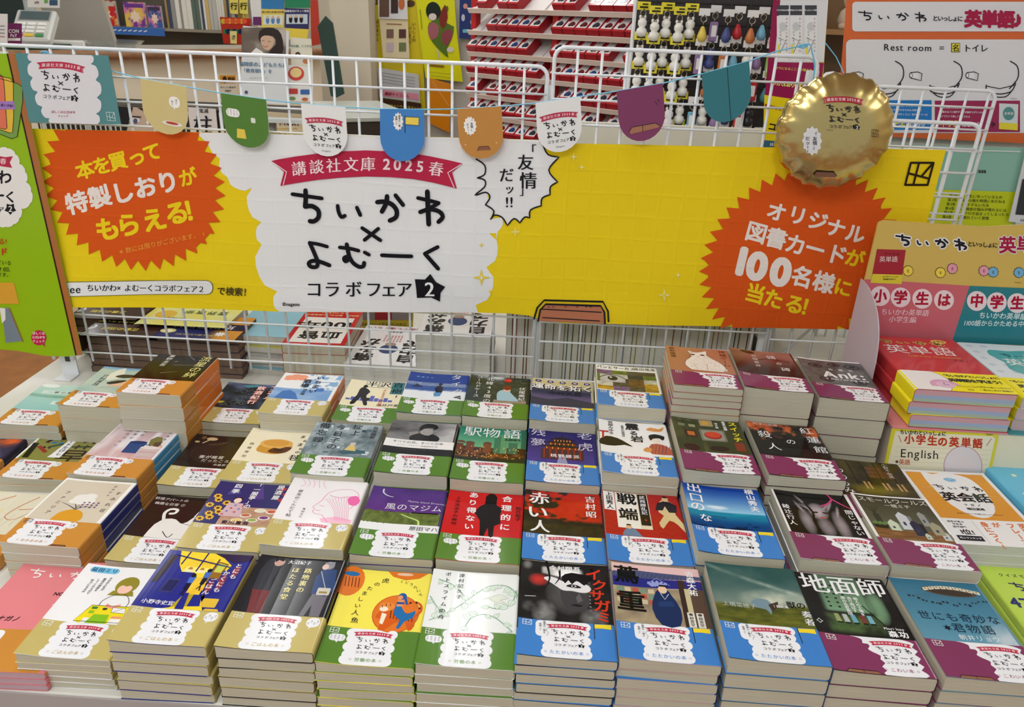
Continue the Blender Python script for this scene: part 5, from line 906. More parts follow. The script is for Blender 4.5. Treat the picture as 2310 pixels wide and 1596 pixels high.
# ------------------------------------------------ the piles  (x, y, z of the top copy seen by the camera)
def snap(d, Yt):      # bring a pile on to its row's line, sliding along the line of sight
    x, y, z, r = d; k = Yt / y; return (x * k, Yt, CZ + z * k, r)
PILES = [  # key, x, y, z(rel camera), rot, row Y, thickness, band, lift, n, desc, cover colour, spine colour
 ('masuda', -.507, .668, -.662, .8, .660, 9.6, 'mustard', 4, 9, 'a girl at a yellow desk on white', (240, 240, 244), None),
 ('tonimo', -.381, .644, -.609, .6, .652, 15, 'mustard', 3, 6, 'a yellow lit doorway on deep blue', (34, 40, 140), (196, 180, 112)),
 ('roji', -.271, .655, -.618, .6, .652, 13.5, 'mustard', 3, 6, 'two young people and gold title on black', (26, 26, 34), (40, 40, 50)),
 ('tora', -.164, .646, -.622, .6, .652, 11.8, 'green', 3, 7, 'an orange tiger on bright yellow', (246, 232, 92), None),
 ('potos', -.057, .651, -.620, .5, .652, 12.6, 'green', 3, 7, 'green line-drawn vines on white', (238, 240, 242), None),
 ('ikusa', .050, .652, -.599, 0, .652, 13.2, 'blue', 3, 7, 'a grey face and red title on black', (30, 28, 30), (30, 60, 120)),
 ('tsuta', .1555, .666, -.608, -.8, .652, 12.6, 'blue', 3, 7, 'a man in navy kimono before a shop', (200, 170, 170), (44, 44, 90)),
 ('kemono', .2625, .643, -.578, -1, .652, 18.5, 'blue', 3, 5, 'a storm-green sky over a dark field', (60, 90, 90), (40, 70, 120)),
 ('jimen', .373, .655, -.596, -1, .652, 17.5, 'purple', 3, 5, 'a green-lit alley and large white title', (24, 30, 28), (90, 40, 70)),
 ('yonimo', .4815, .649, -.589, -.6, .652, 19, 'purple', 2, 5, 'a swing carousel on a blue sky', (96, 146, 170), (60, 110, 140)),
 ('sumire', -.624, .819, -.637, -.4, .822, 15.5, 'orange', 2, 4, 'white flowers in a yellow vase', (240, 240, 238), (44, 50, 120)),
 ('yokai', -.514, .861, -.690, 0, .828, 12, 'mustard', 3, 2, 'a white dog-like beast on dark brown', (40, 28, 26), None),
 ('izakaya', -.396, .824, -.631, .9, .815, 13, 'mustard', 3, 5, 'sunflowers, kimono girl and dishes', (60, 60, 120), None),
 ('kanojo', -.276, .799, -.599, .4, .808, 14, 'mustard', 3, 4, 'a pink line-drawn profile on white', (240, 238, 242), None),
 ('majimu', -.167, .810, -.614, .4, .808, 13, 'green', 3, 3, 'a purple sky above a green field', (80, 60, 130), None),
 ('gouri', -.058, .803, -.608, 0, .808, 16, 'green', 3, 3, 'a black figure standing on red', (204, 28, 30), None),
 ('akai', .050, .814, -.608, 0, .808, 14, 'blue', 3, 3, 'red leaves and white title on black', (40, 36, 36), None),
 ('sentan', .157, .825, -.611, -.3, .808, 13, 'blue', 3, 3, 'a swordsman on a red ground', (176, 38, 34), None),
 ('deguchi', .262, .817, -.585, -1.2, .808, 19, 'blue', 5, 3, 'a bright blue tropical sea', (20, 80, 160), None),
 ('ningen', .371, .783, -.561, -1, .808, 18, 'purple', 3, 4, 'a pale face behind spread fingers', (240, 240, 242), None),
 ('small', .4895, .805, -.577, -1, .808, 19, 'purple', 3, 3, 'small toy houses on a wooden board', (240, 240, 242), None),
 ('no6', -.893, 1.0, -.668, 2, 1.01, 14, 'orange', 2, 2, 'an orange burst on a night sky', (40, 36, 60), None),
 ('asakusa', -.780, 1.02, -.679, 2.5, 1.015, 14, 'orange', 4, 2, 'big brown letters on olive ground', (240, 240, 238), None),
 ('curlbook', -.742, .82, -.667, 0, .835, 14, 'orange', 2, 2, 'orange curls drawn on pale cream', (226, 222, 200), None),
 ('sekai', -.619, .960, -.625, -.5, .975, 13, 'orange', 2, 4, 'a blue mug and a pink cup', (232, 230, 236), (70, 150, 200)),
 ('tsuma', -.508, .995, -.658, 1, .985, 14, 'mustard', 3, 3, 'a pale mushroom on dark brown', (40, 28, 26), None),
 ('maru', -.397, .965, -.622, 1.4, .965, 13, 'mustard', 3, 4, 'a filled bean cake on cream', (240, 232, 206), None),
 ('bibo', -.278, .924, -.578, 1, .955, 11, 'green', 3, 4, 'grey blue drawn city ruins', (150, 160, 168), None),
 ('tsuki', -.168, .958, -.589, 0, .957, 21, 'green', 3, 2, 'a woman photographed in black and white', (40, 40, 44), None),
 ('eki', -.059, .941, -.583, 0, .957, 17, 'green', 3, 3, 'a brick station under green sky', (40, 100, 84), None),
 ('roko', .049, .973, -.599, -.4, .957, 16, 'blue', 3, 3, 'a red pagoda hall on violet', (50, 44, 110), None),
 ('furu', .1525, .950, -.564, -.8, .955, 18, 'blue', 4, 4, 'brush title and kimono woman on white', (240, 240, 242), None),
 ('switch', .2585, .932, -.542, -1, .953, 19, 'purple', 4, 4, 'a large red push button', (70, 70, 44), None),
 ('guren', .365, .917, -.534, -1.2, .952, 17, 'purple', 3, 5, 'a burning mansion under orange flames', (30, 26, 28), None),
 ('umi', .480, .887, -.572, -3, .905, 16, 'purple', 3, 4, 'dim wooden lattice doors at night', (50, 44, 34), None),
 ('isshun', -.846, 1.122, -.645, 3, 1.125, 14, 'orange', 3, 3, 'pale turquoise sea brush strokes', (190, 220, 220), None),
 ('tsuji', -.732, 1.127, -.606, .4, 1.127, 21, 'orange', 2, 4, 'a girl lying on pale rocks', (206, 212, 200), None),
 ('ryusei', -.592, 1.066, -.544, .2, 1.105, 22, 'orange', 1, 5, 'a yellow title on starry black', (236, 236, 236), (228, 124, 44)),
 ('islam', -.507, 1.137, -.629, 1.5, 1.16, 14, 'mustard', 3, 2, 'orange-rimmed white letters on dark sketch', (30, 34, 44), None),
 ('ichimai', -.378, 1.076, -.572, .9, 1.11, 17, 'mustard', 2, 4, 'orange blossoms and blue paint on white', (240, 242, 244), (230, 130, 60)),
 ('hanzawa', -.272, 1.123, -.604, 1, 1.115, 14, 'green', 3, 2, 'a caped businessman on cream', (240, 232, 200), None),
 ('tai', -.168, 1.114, -.578, .5, 1.115, 14, 'green', 3, 4, 'a climber before blue snowy mountains', (40, 80, 160), None),
 ('hoku', -.059, 1.089, -.565, -.4, 1.11, 20, 'green', 3, 3, 'a red-haired woman seen from behind', (40, 50, 48), None),
 ('unmei', .047, 1.061, -.551, -1, 1.10, 20, 'blue', 3, 4, 'a dusk lake below a beige sky', (190, 184, 150), None),
 ('pan', .1535, 1.100, -.538, -1.5, 1.105, 22, 'blue', 2, 4, 'a collage of photographs with an eye', (236, 238, 240), None),
 ('kami', .254, 1.047, -.473, -2.5, 1.103, 11.5, 'purple', 2, 13, 'a drawn white cat on terracotta', (180, 122, 92), None),
 ('nue', .362, 1.068, -.482, -2.8, 1.105, 46, 'purple', 5, 3, 'a blurred face in dark red brown', (70, 34, 28), None),
 ('ank', .4675, 1.053, -.485, -3.5, 1.106, 30, 'purple', 3, 5, 'grey machine parts and bold white title', (80, 80, 84), None),
]
BASE = {}
_rows = []
for q in PILES:
    x, y, z, r = snap(q[1:5], q[5]); _rows.append([q, x, y, z, r])
for grp in (.652, .808, .957, 1.11):      # leave a millimetre between neighbours of a row
    g = sorted([e for e in _rows if abs(e[2] - grp) < (.03 if grp > 1 else .022)], key=lambda e: e[1])
    for _ in range(30):
        for a, b in zip(g[:-1], g[1:]):
            if abs(a[2] - b[2]) > .13: continue
            gap = b[1] - a[1] - .1065
            if gap < 0: a[1] += gap / 2; b[1] -= gap / 2
for q, x, y, z, r in _rows:
    base = .7504
    if -.34 < x < .53 and y > .74: base = .8004 if y < .88 else .8154
    if q[0] in ('umi',): base = .8154
    if x < -.33 and y < 1.05: base = .7504
    if q[0] in ('ichimai',): base = .8154
    if q[0] == 'islam': base = .7504
    n = max(1, int(round((z - base) * 1000 / q[6]))); t = (z - base) * 1000 / n
    stack(q[0], x, y, z, r, t, q[7], q[10], base=base, n=n, lift=q[8], col=q[11], spine=q[12])
# larger books at both ends of the table
BIG = [0, 4, 9, 15, 22, 30, 42, 60, 80, 100, 120, 128]
def onz(u, v, Z): p = onZ(u, v, Z); return float(p[0]), float(p[1])
stack('pinknote', -.588, .670, .776, 2, 8.6, 'none', 'a pink cover and orange lower strip', base=.7504, n=3, lift=1.5, col=(228, 134, 142), W=128, H=182, cuts=BIG, pm=page_mat('pink_page_edges', (200, 170, 180)), group='pink notebooks at the table corner')
stack('green', .672, .748, .80, -1.5, 12.4, 'none', 'a lime green cover and navy title', base=.7504, n=4, lift=1, col=(196, 226, 92), W=128, H=182, cuts=BIG, pm=M_PAGEW, flip=True, group='lime green books on the right')
stack('eikaiwa', .636, .926, .834, 0, 14, 'none', 'an orange cover and round white title panel', base=.7504, n=6, lift=1, col=(238, 238, 240), W=128, H=182, cuts=BIG, pm=M_PAGEW, flip=True, group='orange and white conversation books')
stack('blue_book', .772, .945, .842, 1, 15, 'none', 'a light blue cover and yellow star shapes', base=.7504, n=6, lift=1, col=(110, 196, 230), W=128, H=182, cuts=BIG, pm=M_PAGEW, flip=True, group='light blue books at the far right')
BIG2 = [0, 4, 9, 15, 22, 30, 42, 60, 80, 100, 125, 140, 150]
# display box with the vocabulary books
bx = empty('display_box', (0, 0, 0), 0, 'cream cardboard box under the red vocabulary books with an English word panel', 'box')
MB().box(.553, 1.0, 1.026, 1.250, .7504, .902, (236, 228, 200), .002).build('box_body', M_MATTE, bx)
MB().box(.548, .72, 1.022, 1.252, .9024, .9044, (222, 140, 150)).build('inner_tray', M_MATTE, bx)
MB().box(.722, 1.0, 1.022, 1.252, .9024, .9044, (70, 150, 160)).build('inner_tray', M_MATTE, bx)
pl = P(yd=-1); fn_box = lambda Y: (lambda u, v, h: onY(u, v, Y) - np.stack([h * 0, h * .00012, h * 0], -1))
q = [(2012, 969), (2022, 964), (2244, 976), (2253, 984), (2228, 1100), (1985, 1094)]
pl.poly(q, (222, 214, 60), 1); pl.poly([(2020, 973), (2240, 985), (2245, 990), (2222, 1092), (1993, 1087)], (238, 234, 208), 2)
pl.t('ちいかわといっしょに', 2082, 977, 10.5, INK, .06, rot=-2.5); pl.st([(2027, 983), (2033, 998)], 1.2, (180, 60, 60)); pl.st([(2225, 1006), (2236, 990)], 1.2, (180, 60, 60))
for k, x, y in zip('小学生の英単語', (2051, 2077, 2103, 2126, 2152, 2179, 2205), (991, 993, 995, 997, 998, 999, 1001)): pl.ch(k, x, y, 23, (196, 62, 34), .07, 4, rot=-2.5)
pl.t('English', 2073, 1024, 27, INK, .0, rot=-3, sp=1.05, w=1.05); pl.t('英語', 2040, 1043, 13, (196, 62, 34), .02, rot=-2); pl.rr(2020, 1039, 2026, 1045, 1, (90, 80, 60), 3); pl.t('©nagano', 2232, 980, 4, INK, .03)
for i in range(4): pl.st([(2022 - i * 3, 1008 + i * 11), (2236 - i * 3, 1016 + i * 11)], .5, (190, 190, 170), 2.5, caps=False)
pl.el(2172, 1052, 44, 46, (206, 160, 170), 3, 26); pl.el(2172, 1052, 42, 44, (226, 222, 228), 3.3, 26)
pn = empty('word_panel', (0, 0, 0), 0); pn.parent = bx
pl.build('panel_print', fn_box(1.0235), M_GLOSS, pn)
_q = [tuple(float(c) for c in onY(u, v, 1.0237)) for u, v in q]
MB().prism([(a, c) for a, b_, c in _q], lambda a, c: (a, 1.0237, c), lambda a, c: (a, 1.0257, c), (236, 228, 120)).build('panel_card', M_MATTE, pn)
def pages_tri():
    m, nt, b = nodes('tinted_page_edges'); tc = nt.nodes.new('ShaderNodeTexCoord'); sp = nt.nodes.new('ShaderNodeSeparateXYZ'); nt.links.new(tc.outputs['Object'], sp.inputs[0])
    mr = nt.nodes.new('ShaderNodeMapRange'); mr.inputs['From Max'].default_value = .018; nt.links.new(sp.outputs['Z'], mr.inputs['Value'])
    cr = nt.nodes.new('ShaderNodeValToRGB'); e = cr.color_ramp.elements; e[0].color = (*lin((168, 186, 170)), 1); e[1].color = (*lin((206, 160, 170)), 1); e[1].position = .70; e[0].position = .30
    k = e.new(.36); k.color = (*lin((158, 176, 206)), 1); k = e.new(.62); k.color = (*lin((158, 176, 206)), 1)
    nt.links.new(mr.outputs[0], cr.inputs[0]); nt.links.new(cr.outputs[0], b.inputs['Base Color']); b.inputs['Roughness'].default_value = .8; return m
stack('redvocab', .645, 1.130, .968, -1.5, 20, 'yellow', 'a red cover and yellow strip', base=.9050, n=3, lift=.6, col=(196, 58, 64), spine=(190, 54, 58), W=148, H=210, cuts=BIG2, pm=pages_tri(), flip=True, jit=3, group='red vocabulary books in the display box')
stack('tealvocab', .806, 1.135, .962, -1, 18, 'yellow', 'a pale cover and teal title patch', base=.9050, n=3, lift=.6, col=(226, 236, 244), spine=(90, 170, 176), W=148, H=210, cuts=BIG2, pm=page_mat('pinkish_page_edges', (206, 180, 186)), flip=True, jit=2, group='pale blue vocabulary books in the display box')
# ------------------------------------------------ card helper: a flat printed thing with its own thickness
def card(name, label, cat, pts, Y, draw=None, th=.002, col=(240, 240, 240), m=None, hs=.00025, group=None, back=None, fn=None, part='card_sheet'):
    r = empty(name, (0, 0, 0), 0, label, cat, group); m = m or M_GLOSS
    f = fn or (lambda u, v: onY(u, v, Y)); w = np.array([f(u, v) for u, v in pts], float).reshape(-1, 3); o = w.mean(0); r.location = o
    n = len(pts); V = [tuple(p - o) for p in w] + [tuple(p - o + np.array([0, th, 0])) for p in w]
    F = [tuple(range(n)), tuple(range(2 * n - 1, n - 1, -1))] + [(i, n + i, n + (i + 1) % n, (i + 1) % n) for i in range(n)]
    link(part, mesh(part, V, F, [tuple(lin(col))] * (2 * n)), m, r)
    if draw:
        p = P(yd=-1); draw(p)
        if p.n: p.build('print', lambda u, v, h: f(u, v) - o - np.stack([h * 0, .0001 + h * hs, h * 0], -1), m, r)
    return r
# ------------------------------------------------ wire mesh panels
def grid(label, x0, x1, z0, z1, Y, first_x, first_z, s=.0405, rtop=.0034, group=None, open_bottom=True, fan=0.):
    g = empty('wire_mesh_panel', (x0, Y, z0), 0, label, 'rack', group); c = .018
    A = lambda x, z, dy=0: (x - x0, dy, z - z0)
    pts = [A(x0, z0)] + [A(x0 + c * (1 - cos(t)), z1 - c * (1 - sin(t))) for t in np.linspace(0, pi / 2, 6)] + [A(x1 - c * (1 - sin(t)), z1 - c * (1 - cos(t))) for t in np.linspace(0, pi / 2, 6)] + [A(x1, z0)]
    MB().tube(pts, rtop, 10).build('frame_tube', M_WIRE, g, True)
    x = first_x
    while x < x1 - .004: link_wire(g, A(x, z0), A(x, z1), .0025); x += s
    z = first_z
    while z > z0 + .0: link_wire(g, A(x0, z, -.0035), A(x1, z, -.0035), .0019); z -= s
    return g
def link_wire(g, a, b, r):
    L = (Vector(b) - Vector(a)).length; key = ('w', round(L, 4), r)
    if key not in _BP: _BP[key] = mesh('wire', *(lambda q: (q.v, q.f, None, True))(MB().tube([(0, 0, 0), (0, 0, L)], r, 6)))
    o = link('wire', _BP[key], M_WIRE, g); o.location = a; o.rotation_mode = 'QUATERNION'; o.rotation_quaternion = (Vector(b) - Vector(a)).to_track_quat('Z', 'X')
grid('wide white wire mesh panel on the left behind the banner', -.975, -.0045, .79, 1.381, 1.334, -.975 + .0405, 1.381 - .0435)
grid('taller white wire mesh panel right of the middle seam', .0055, .436, .79, 1.412, 1.334, .0055 + .0382, 1.412 - .0405)
g3 = grid('low white wire mesh panel behind the gold balloon', .442, .724, .79, 1.318, 1.336, .442 + .04, 1.318 - .0405)
grid('grey-white wire mesh panel in front of the mint poster', .60, .835, .7505, 1.36, 1.52, .62, 1.33)
st_ = empty('panel_bracket', (-.955, 1.345, .7504), 0, 'white steel upright with a slot at the left table edge', 'bracket')
MB().box(-.017, .017, 0, .003, 0, .62).build('upright', M_WIRE, st_); MB().box(-.017, .017, -.03, .0, 0, .002).build('foot', M_WIRE, st_)
MB().box(-.005, .005, -.0006, -.0001, .03, .052, (60, 60, 66)).build('slot', M_PLAIN, st_)
for x, l in ((.0, 'middle'), (.437, 'right')):
    st2 = empty('panel_bracket', (x, 1.350, .7504), 0, 'white steel upright at the %s mesh seam' % l, 'bracket'); MB().box(-.009, .009, 0, .012, 0, .60 if l == 'middle' else .64).build('upright', M_WIRE, st2); MB().box(-.009, .009, 0, .06, 0, .003).build('foot', M_WIRE, st2)
# ------------------------------------------------ the big banner
YEL, ORG, BW = (242, 212, 26), (222, 88, 22), (238, 238, 240)
def wave(x, z): return .0035 * np.sin(x * 7.3 + z * 3) + .0012 * np.sin(x * 17 - z * 9) + .001 * np.sin(z * 14 + x * 5) + .004 * np.clip((.99 - z) / .05, 0, 1) * np.sin(x * 11)
def ban_map(u, v, h):
    p = onY(u, v, 1.320); p[:, 1] -= wave(p[:, 0], p[:, 2]) + .0035 + h * .0004; return p
bo = [(66, 290), (300, 295), (500, 299), (700, 303), (1000, 309), (1240, 316), (1262, 323), (1600, 330), (1900, 333), (2130, 337), (2112, 400), (2095, 470), (2072, 540), (2048, 640), (2020, 742), (1925, 739), (1840, 741), (1760, 742), (1650, 738), (1500, 733), (1380, 728), (1270, 727), (1225, 721), (1195, 711), (1150, 706), (1080, 704), (850, 703), (640, 702), (400, 697), (160, 690), (140, 600), (115, 480), (90, 380)]
bn = empty('fair_banner', (0, 0, 0), 0, 'wide yellow and white cloth banner with orange star bursts tied to the mesh', 'banner')
XC = list(range(60, 2150, 20)); YC = list(range(300, 745, 20))
def bclip(pts, y0=lambda x: 290 + (x - 66) * .0226): return pts
p = P(yd=-1, cuts=XC, big=26, yc=YC)
p.poly(bo, YEL, 0)
def burst(cx, cy, rx, ry, k, n, rot=0, inn=.885):
    q = []
    for i in range(2 * n):
        a = pi * i / n + radians(rot); r = 1 if i % 2 == 0 else inn; x = rx * r * sin(a); y = -ry * r * cos(a); q.append((cx + x + k * y, cy + y))
    return q
def clipy(pts, f, keep):      # cut a polygon along the line y = f(x)
    o = []
    for i in range(len(pts)):
        a, b = pts[i - 1], pts[i]; da, db = (a[1] - f(a[0])) * keep, (b[1] - f(b[0])) * keep
        if (da >= 0) != (db >= 0): t = da / (da - db); o.append((a[0] + (b[0] - a[0]) * t, a[1] + (b[1] - a[1]) * t))
        if db >= 0: o.append(b)
    return o
topf = lambda x: 290.5 + (x - 66) * .0209; botf = lambda x: 689 + (x - 160) * .0305
wl = scal([(497, 358), (514, 400), (570, 423), (591, 501), (591, 551), (627, 657), (632, 701)], -.28)
wr = scal([(1079, 703), (1074, 686), (1136, 640), (1098, 600), (1104, 524), (1133, 489)], -.28)
cl = [(444, 299), (470, 325), (480, 345)] + scal([(497, 358), (514, 400)], -.2, 3) + scal([(514, 400), (570, 423), (591, 501), (591, 551), (627, 657), (632, 701.5)], -.26)[1:]
cr_ = [(1079, 703.5), (1074, 686)] + scal([(1074, 686), (1098, 600), (1104, 524), (1133, 489)], -.3)[1:]
bub = [(1225, 315.5), (1225, 326)] + smooth([(1225, 326), (1236, 348), (1261, 354)], 3)[1:] + smooth([(1261, 354), (1238, 383), (1258, 410)], 4)[1:] + smooth([(1258, 410), (1242, 420), (1241, 438)], 3)[1:] + smooth([(1241, 438), (1223, 446), (1221, 463)], 3)[1:] + smooth([(1221, 463), (1197, 472), (1195, 490)], 3)[1:] + smooth([(1195, 490), (1184, 488), (1173, 501)], 3)[1:] + smooth([(1173, 501), (1160, 491), (1145, 507)], 3)[1:] + smooth([(1145, 507), (1134, 489), (1117, 483), (1108, 492)], 3)[1:]
p.poly(cl + cr_ + [(1108, 492), (1114, 470), (1100, 440), (1225, 316)] + [(1000, 309.5), (700, 303.5), (500, 299.5)], BW, 1)
p.poly(bub + smooth([(1108, 492), (1115, 474), (1096, 460)], 3)[1:] + smooth([(1096, 460), (1106, 443), (1096, 432), (1072, 439)], 3)[1:] + [(1076, 400), (1074, 359), (1074, 318), (1150, 314)], BW, 2)
for q in (bub[1:], smooth([(1108, 492), (1115, 474), (1096, 460)], 3), smooth([(1096, 460), (1106, 443), (1096, 432), (1072, 439), (1094, 420), (1094, 405), (1078, 400)], 3), smooth([(1078, 400), (1094, 392), (1094, 372), (1075, 358)], 3)): p.st(q, 3.2, INK, 5, caps=True)
p.poly(clipy(burst(303, 410, 205, 201, .13, 40), topf, 1), ORG, 3); rb = clipy(burst(1800, 582, 220, 212, -.2, 44), lambda x: 740.5, -1); p.poly(rb, ORG, 3)
LY, LW = (246, 214, 30), (242, 232, 226)
p.tt((('本', 194, 383), ('を', 232, 373), ('買', 268, 363), ('っ', 310, 354), ('て', 345, 343)), 43, LY, .06, 15, 4); p.tt((('特', 176, 457), ('製', 227, 444), ('し', 278, 434), ('お', 329, 422), ('り', 379, 411)), 52, LW, .07, 15, 4); p.ch('が', 425, 400, 42, LY, .06, 4, rot=15)
p.tt((('も', 245, 516), ('ら', 291, 507), ('え', 348, 496), ('る', 399, 481), ('！', 440, 473)), 56, LY, .075, 13, 4); p.t('※数には限りがございます。', 360, 549, 14, (240, 170, 70), .0, rot=12, h=4)
p.rr(118, 633, 480, 666, 14, (120, 110, 60), 3); p.rr(116, 634.4, 478.6, 664.6, 13, BW, 4); p.t('ree', 170, 649, 24, INK, .02, h=5); p.t('ちいかわ×よむーくコラボフェア２', 331, 650.5, 17, INK, .03, h=5, rot=-1.5, sp=.96); p.t('で検索！', 529, 658, 20, (70, 60, 30), .04, h=5, rot=-2)
p.t('©nagano', 659, 684, 10, INK, .05, h=5)
p.poly([(120, 628), (140, 628), (158, 692), (130, 692)], YEL, 3.5) if False else None
p.block(827, 336, .303, kx=.303, ink=(18, 17, 24), h=5, rot=0)
for k, x, y, s_, r in (('「', 1197, 338, 26, 0), ('友', 1186, 366, 37, 0), ('情', 1192, 407, 40, 0), ('」', 1184, 430, 24, 0), ('だ', 1143, 394, 34, 0), ('ッ', 1150, 425, 24, 0), ('!', 1143, 454, 32, 0), ('!', 1153, 454, 32, 0)): p.ch(k, x, y, s_, INK, .03, 5)
for x, y, r, c in ((1087, 550, 7, YEL), (1087, 623, 20, YEL), (1107, 655, 7, YEL), (1163, 521, 12, (246, 238, 160)), (1294, 354, 10, (246, 238, 160)), (1312, 377, 8, (246, 238, 160)), (1529, 620, 8, (246, 238, 160)), (1498, 665, 15, (246, 238, 160))): p.star(x, y, r, c, 5, .25)
for x, y, r, c in ((1087, 623, 8, BW), (1163, 521, 4, YEL), (1498, 665, 6, YEL)): p.star(x, y, r, c, 6, .3)
lf = [(1214, 722), (1219, 697), (1231, 682), (1355, 686), (1363, 700), (1364, 727)]; p.poly(lf, (188, 118, 88), 5)
for q in ([(1205, 717), (1212, 692), (1228, 675), (1360, 679), (1371, 700), (1372, 722)], [(1214, 722), (1219, 697), (1231, 684), (1355, 688), (1363, 702), (1364, 727)]): p.st(q, 4, INK, 6)
p.st([(1223, 695), (1356, 702)], 2.2, INK, 6); p.st([(1224, 714), (1352, 721)], 2.2, INK, 6)
for x in (1246, 1274, 1300, 1330, 1236, 1320): p.st([(x, 690), (x + 4, 690.5)], 1.4, INK, 6)
p.tt((('オ', 1750, 477), ('リ', 1797, 485), ('ジ', 1842, 498), ('ナ', 1883, 513), ('ル', 1926, 526)), 45, LW, .06, -15, 4); p.tt((('図', 1705, 524), ('書', 1750, 537), ('カ', 1793, 551), ('ー', 1837, 561), ('ド', 1885, 573)), 49, LW, .05, -15, 4); p.ch('が', 1925, 581, 43, LY, .06, 4, rot=-15)
p.tt((('1', 1664, 585), ('0', 1706, 598), ('0', 1759, 611)), 84, LW, .10, -13, 4, w=1.05); p.tt((('名', 1808, 624), ('様', 1856, 636)), 49, LW, .06, -15, 4); p.ch('に', 1899, 647, 42, LY, .06, 4, rot=-15)
p.tt((('当', 1703, 662), ('た', 1744, 674), ('る', 1791, 686), ('！', 1826, 694)), 46, LY, .06, -15, 4)
p.mark([(2050, 365.5), (2101, 365.5), (2087, 415), (2037, 415)], 4.6, (40, 26, 14), 4)
p.build('banner_cloth', ban_map, M_CLOTH, bn)
# ------------------------------------------------ bunting
def penn(i, TL, TR, B, col, desc, draw):
    TL, TR, B = (np.array(q, float) for q in (TL, TR, B)); D = B - (TL + TR) / 2; e = TR - TL
    def M(x, y): return tuple(TL + e * x + D * y)
    pts = [M(0, 0), M(1, 0), M(1.0, .55)] + [M(.5 + .5 * cos(a), .55 + .45 * sin(a)) for a in np.linspace(0, pi, 13)[1:]]
    Y = 1.303
    def dr(p):
        q = P(yd=-1); draw(q, (250, 248, 246)); R = 180 / pi * math.atan2(-e[1], e[0])
        V = np.concatenate(q.V); hh = np.concatenate(q.H); w = TL + np.outer(V[:, 0] / 100, e) + np.outer(V[:, 1] / 110, D)
        p.V = [w]; p.C = [np.concatenate(q.C)]; p.H = [hh]; p.F = q.F; p.n = len(w)
    r = card('bunting_pennant', desc, 'pennant', pts, Y, dr, .0006, col, M_MATTE, hs=.00012, group='paper pennants on the blue string', part='paper'); return r
def art_white(q, w): q.block(49, 26, .058, kx=.062, thin=1.1); q.t('©nagano', 50, 98, 5, (90, 90, 90))
def art_tan(q, w): q.rr(60, 26, 84, 50, 10, w); q.poly([(70, 48), (74, 48), (70, 56)], w); q.t('ほぐ', 76, 30, 6, INK, v=True); q.t('ほぐ', 67, 34, 6, INK, v=True); q.el(64, 85, 22, 5, (238, 236, 230), 2); q.el(64, 84, 14, 3, (190, 70, 50), 3)
def art_green(q, w): q.rr(8, 30, 38, 48, 8, w); [q.t(s_, 33 - i * 7, 32, 4.4, INK, v=True) for i, s_ in enumerate(('そしつ', 'なんだ', 'きりで', 'ないて'))]; q.poly([(29, 72), (46, 72), (48, 92), (27, 92)], (236, 206, 80)); q.rr(62, 44, 72, 55, 2, (230, 236, 226), 3)
def art_blue(q, w): q.star(41, 26, 12, w, 2, .8, 12, ry=20); q.t('最後の一撃', 44, 12, 5.2, INK, .03, v=True); q.t('格闘って', 37, 14, 5, INK, .03, v=True); q.rect(55.5, 14, 57, 50, INK, 3); q.poly([(57, 16), (88, 17), (87, 34), (57, 32)], (244, 216, 90), 3); q.st([(57, 16), (88, 17), (87, 34), (57, 32)], 1, INK, 4, closed=True)
def art_orange(q, w): q.star(27, 38, 15, w, 2, .84, 13, ry=21); q.t('「友情」', 31, 24, 6.4, INK, .03, v=True); q.t('だッ!!', 22, 32, 6, INK, .03, v=True); q.poly([(40, 92), (44, 84), (66, 84), (69, 92)], (150, 92, 66), 3); q.st([(40, 92), (44, 84), (66, 84), (69, 92)], 1.2, INK, 4); q.star(14, 78, 3, (250, 230, 170), 3); q.star(84, 78, 3, (250, 230, 170), 3)
def art_purple(q, w): q.poly([(20, 86), (28, 78), (78, 78), (86, 84), (84, 88), (24, 92)], (170, 116, 90), 3); q.st([(20, 86), (28, 78), (78, 78), (86, 84)], 1.3, INK, 4); q.st([(50, 78), (50, 90)], 1.3, INK, 4); q.st([(80, 34), (86, 42)], 1, INK, 4); q.st([(86, 30), (90, 36)], 1, INK, 4)
def art_teal(q, w): q.rect(53, 1, 54.2, 108, (24, 40, 48), 3)
PN = [((317, 177), (420, 196), (376, 303), (214, 196, 136), 'tan paper pennant with a small speech cloud', art_tan), ((498, 210), (600, 225), (560, 333), (84, 130, 50), 'green paper pennant with a white speech cloud', art_green),
      ((679, 234), (779, 242), (737, 353), (240, 240, 240), 'white lettered pennant between the green and blue ones', art_white), ((857, 246), (957, 247), (908, 364), (66, 134, 206), 'blue paper pennant with a yellow flag', art_blue),
      ((1031, 246), (1131, 240), (1088, 358), (200, 140, 66), 'orange-brown paper pennant with a jagged speech burst', art_orange), ((1208, 233), (1309, 218), (1265, 343), (240, 240, 240), 'white lettered pennant between the orange and purple ones', art_white),
      ((1391, 206), (1495, 188), (1452, 318), (130, 58, 100), 'purple paper pennant with a brown plank', art_purple), ((1583, 167), (1690, 138), (1645, 274), (50, 122, 134), 'teal paper pennant with a thin dark line', art_teal)]
for i, a in enumerate(PN): penn(i, *a[:3], a[3], a[4], a[5])
sp_ = [(101, 119), (150, 130), (250, 160)] + [q for a in PN for q in (a[0], a[1])] + [(1750, 116), (1806, 104)]
def str_pt(u, v): return tuple(float(c) for c in onY(u, v, 1.3055))
sr = empty('bunting_string', (0, 0, 0), 0, 'thin light blue string carrying the paper pennants', 'string')
MB().tube([str_pt(*q) for q in sp_], .0011, 6, (120, 196, 228)).build('cord', M_PLAIN, sr, True)
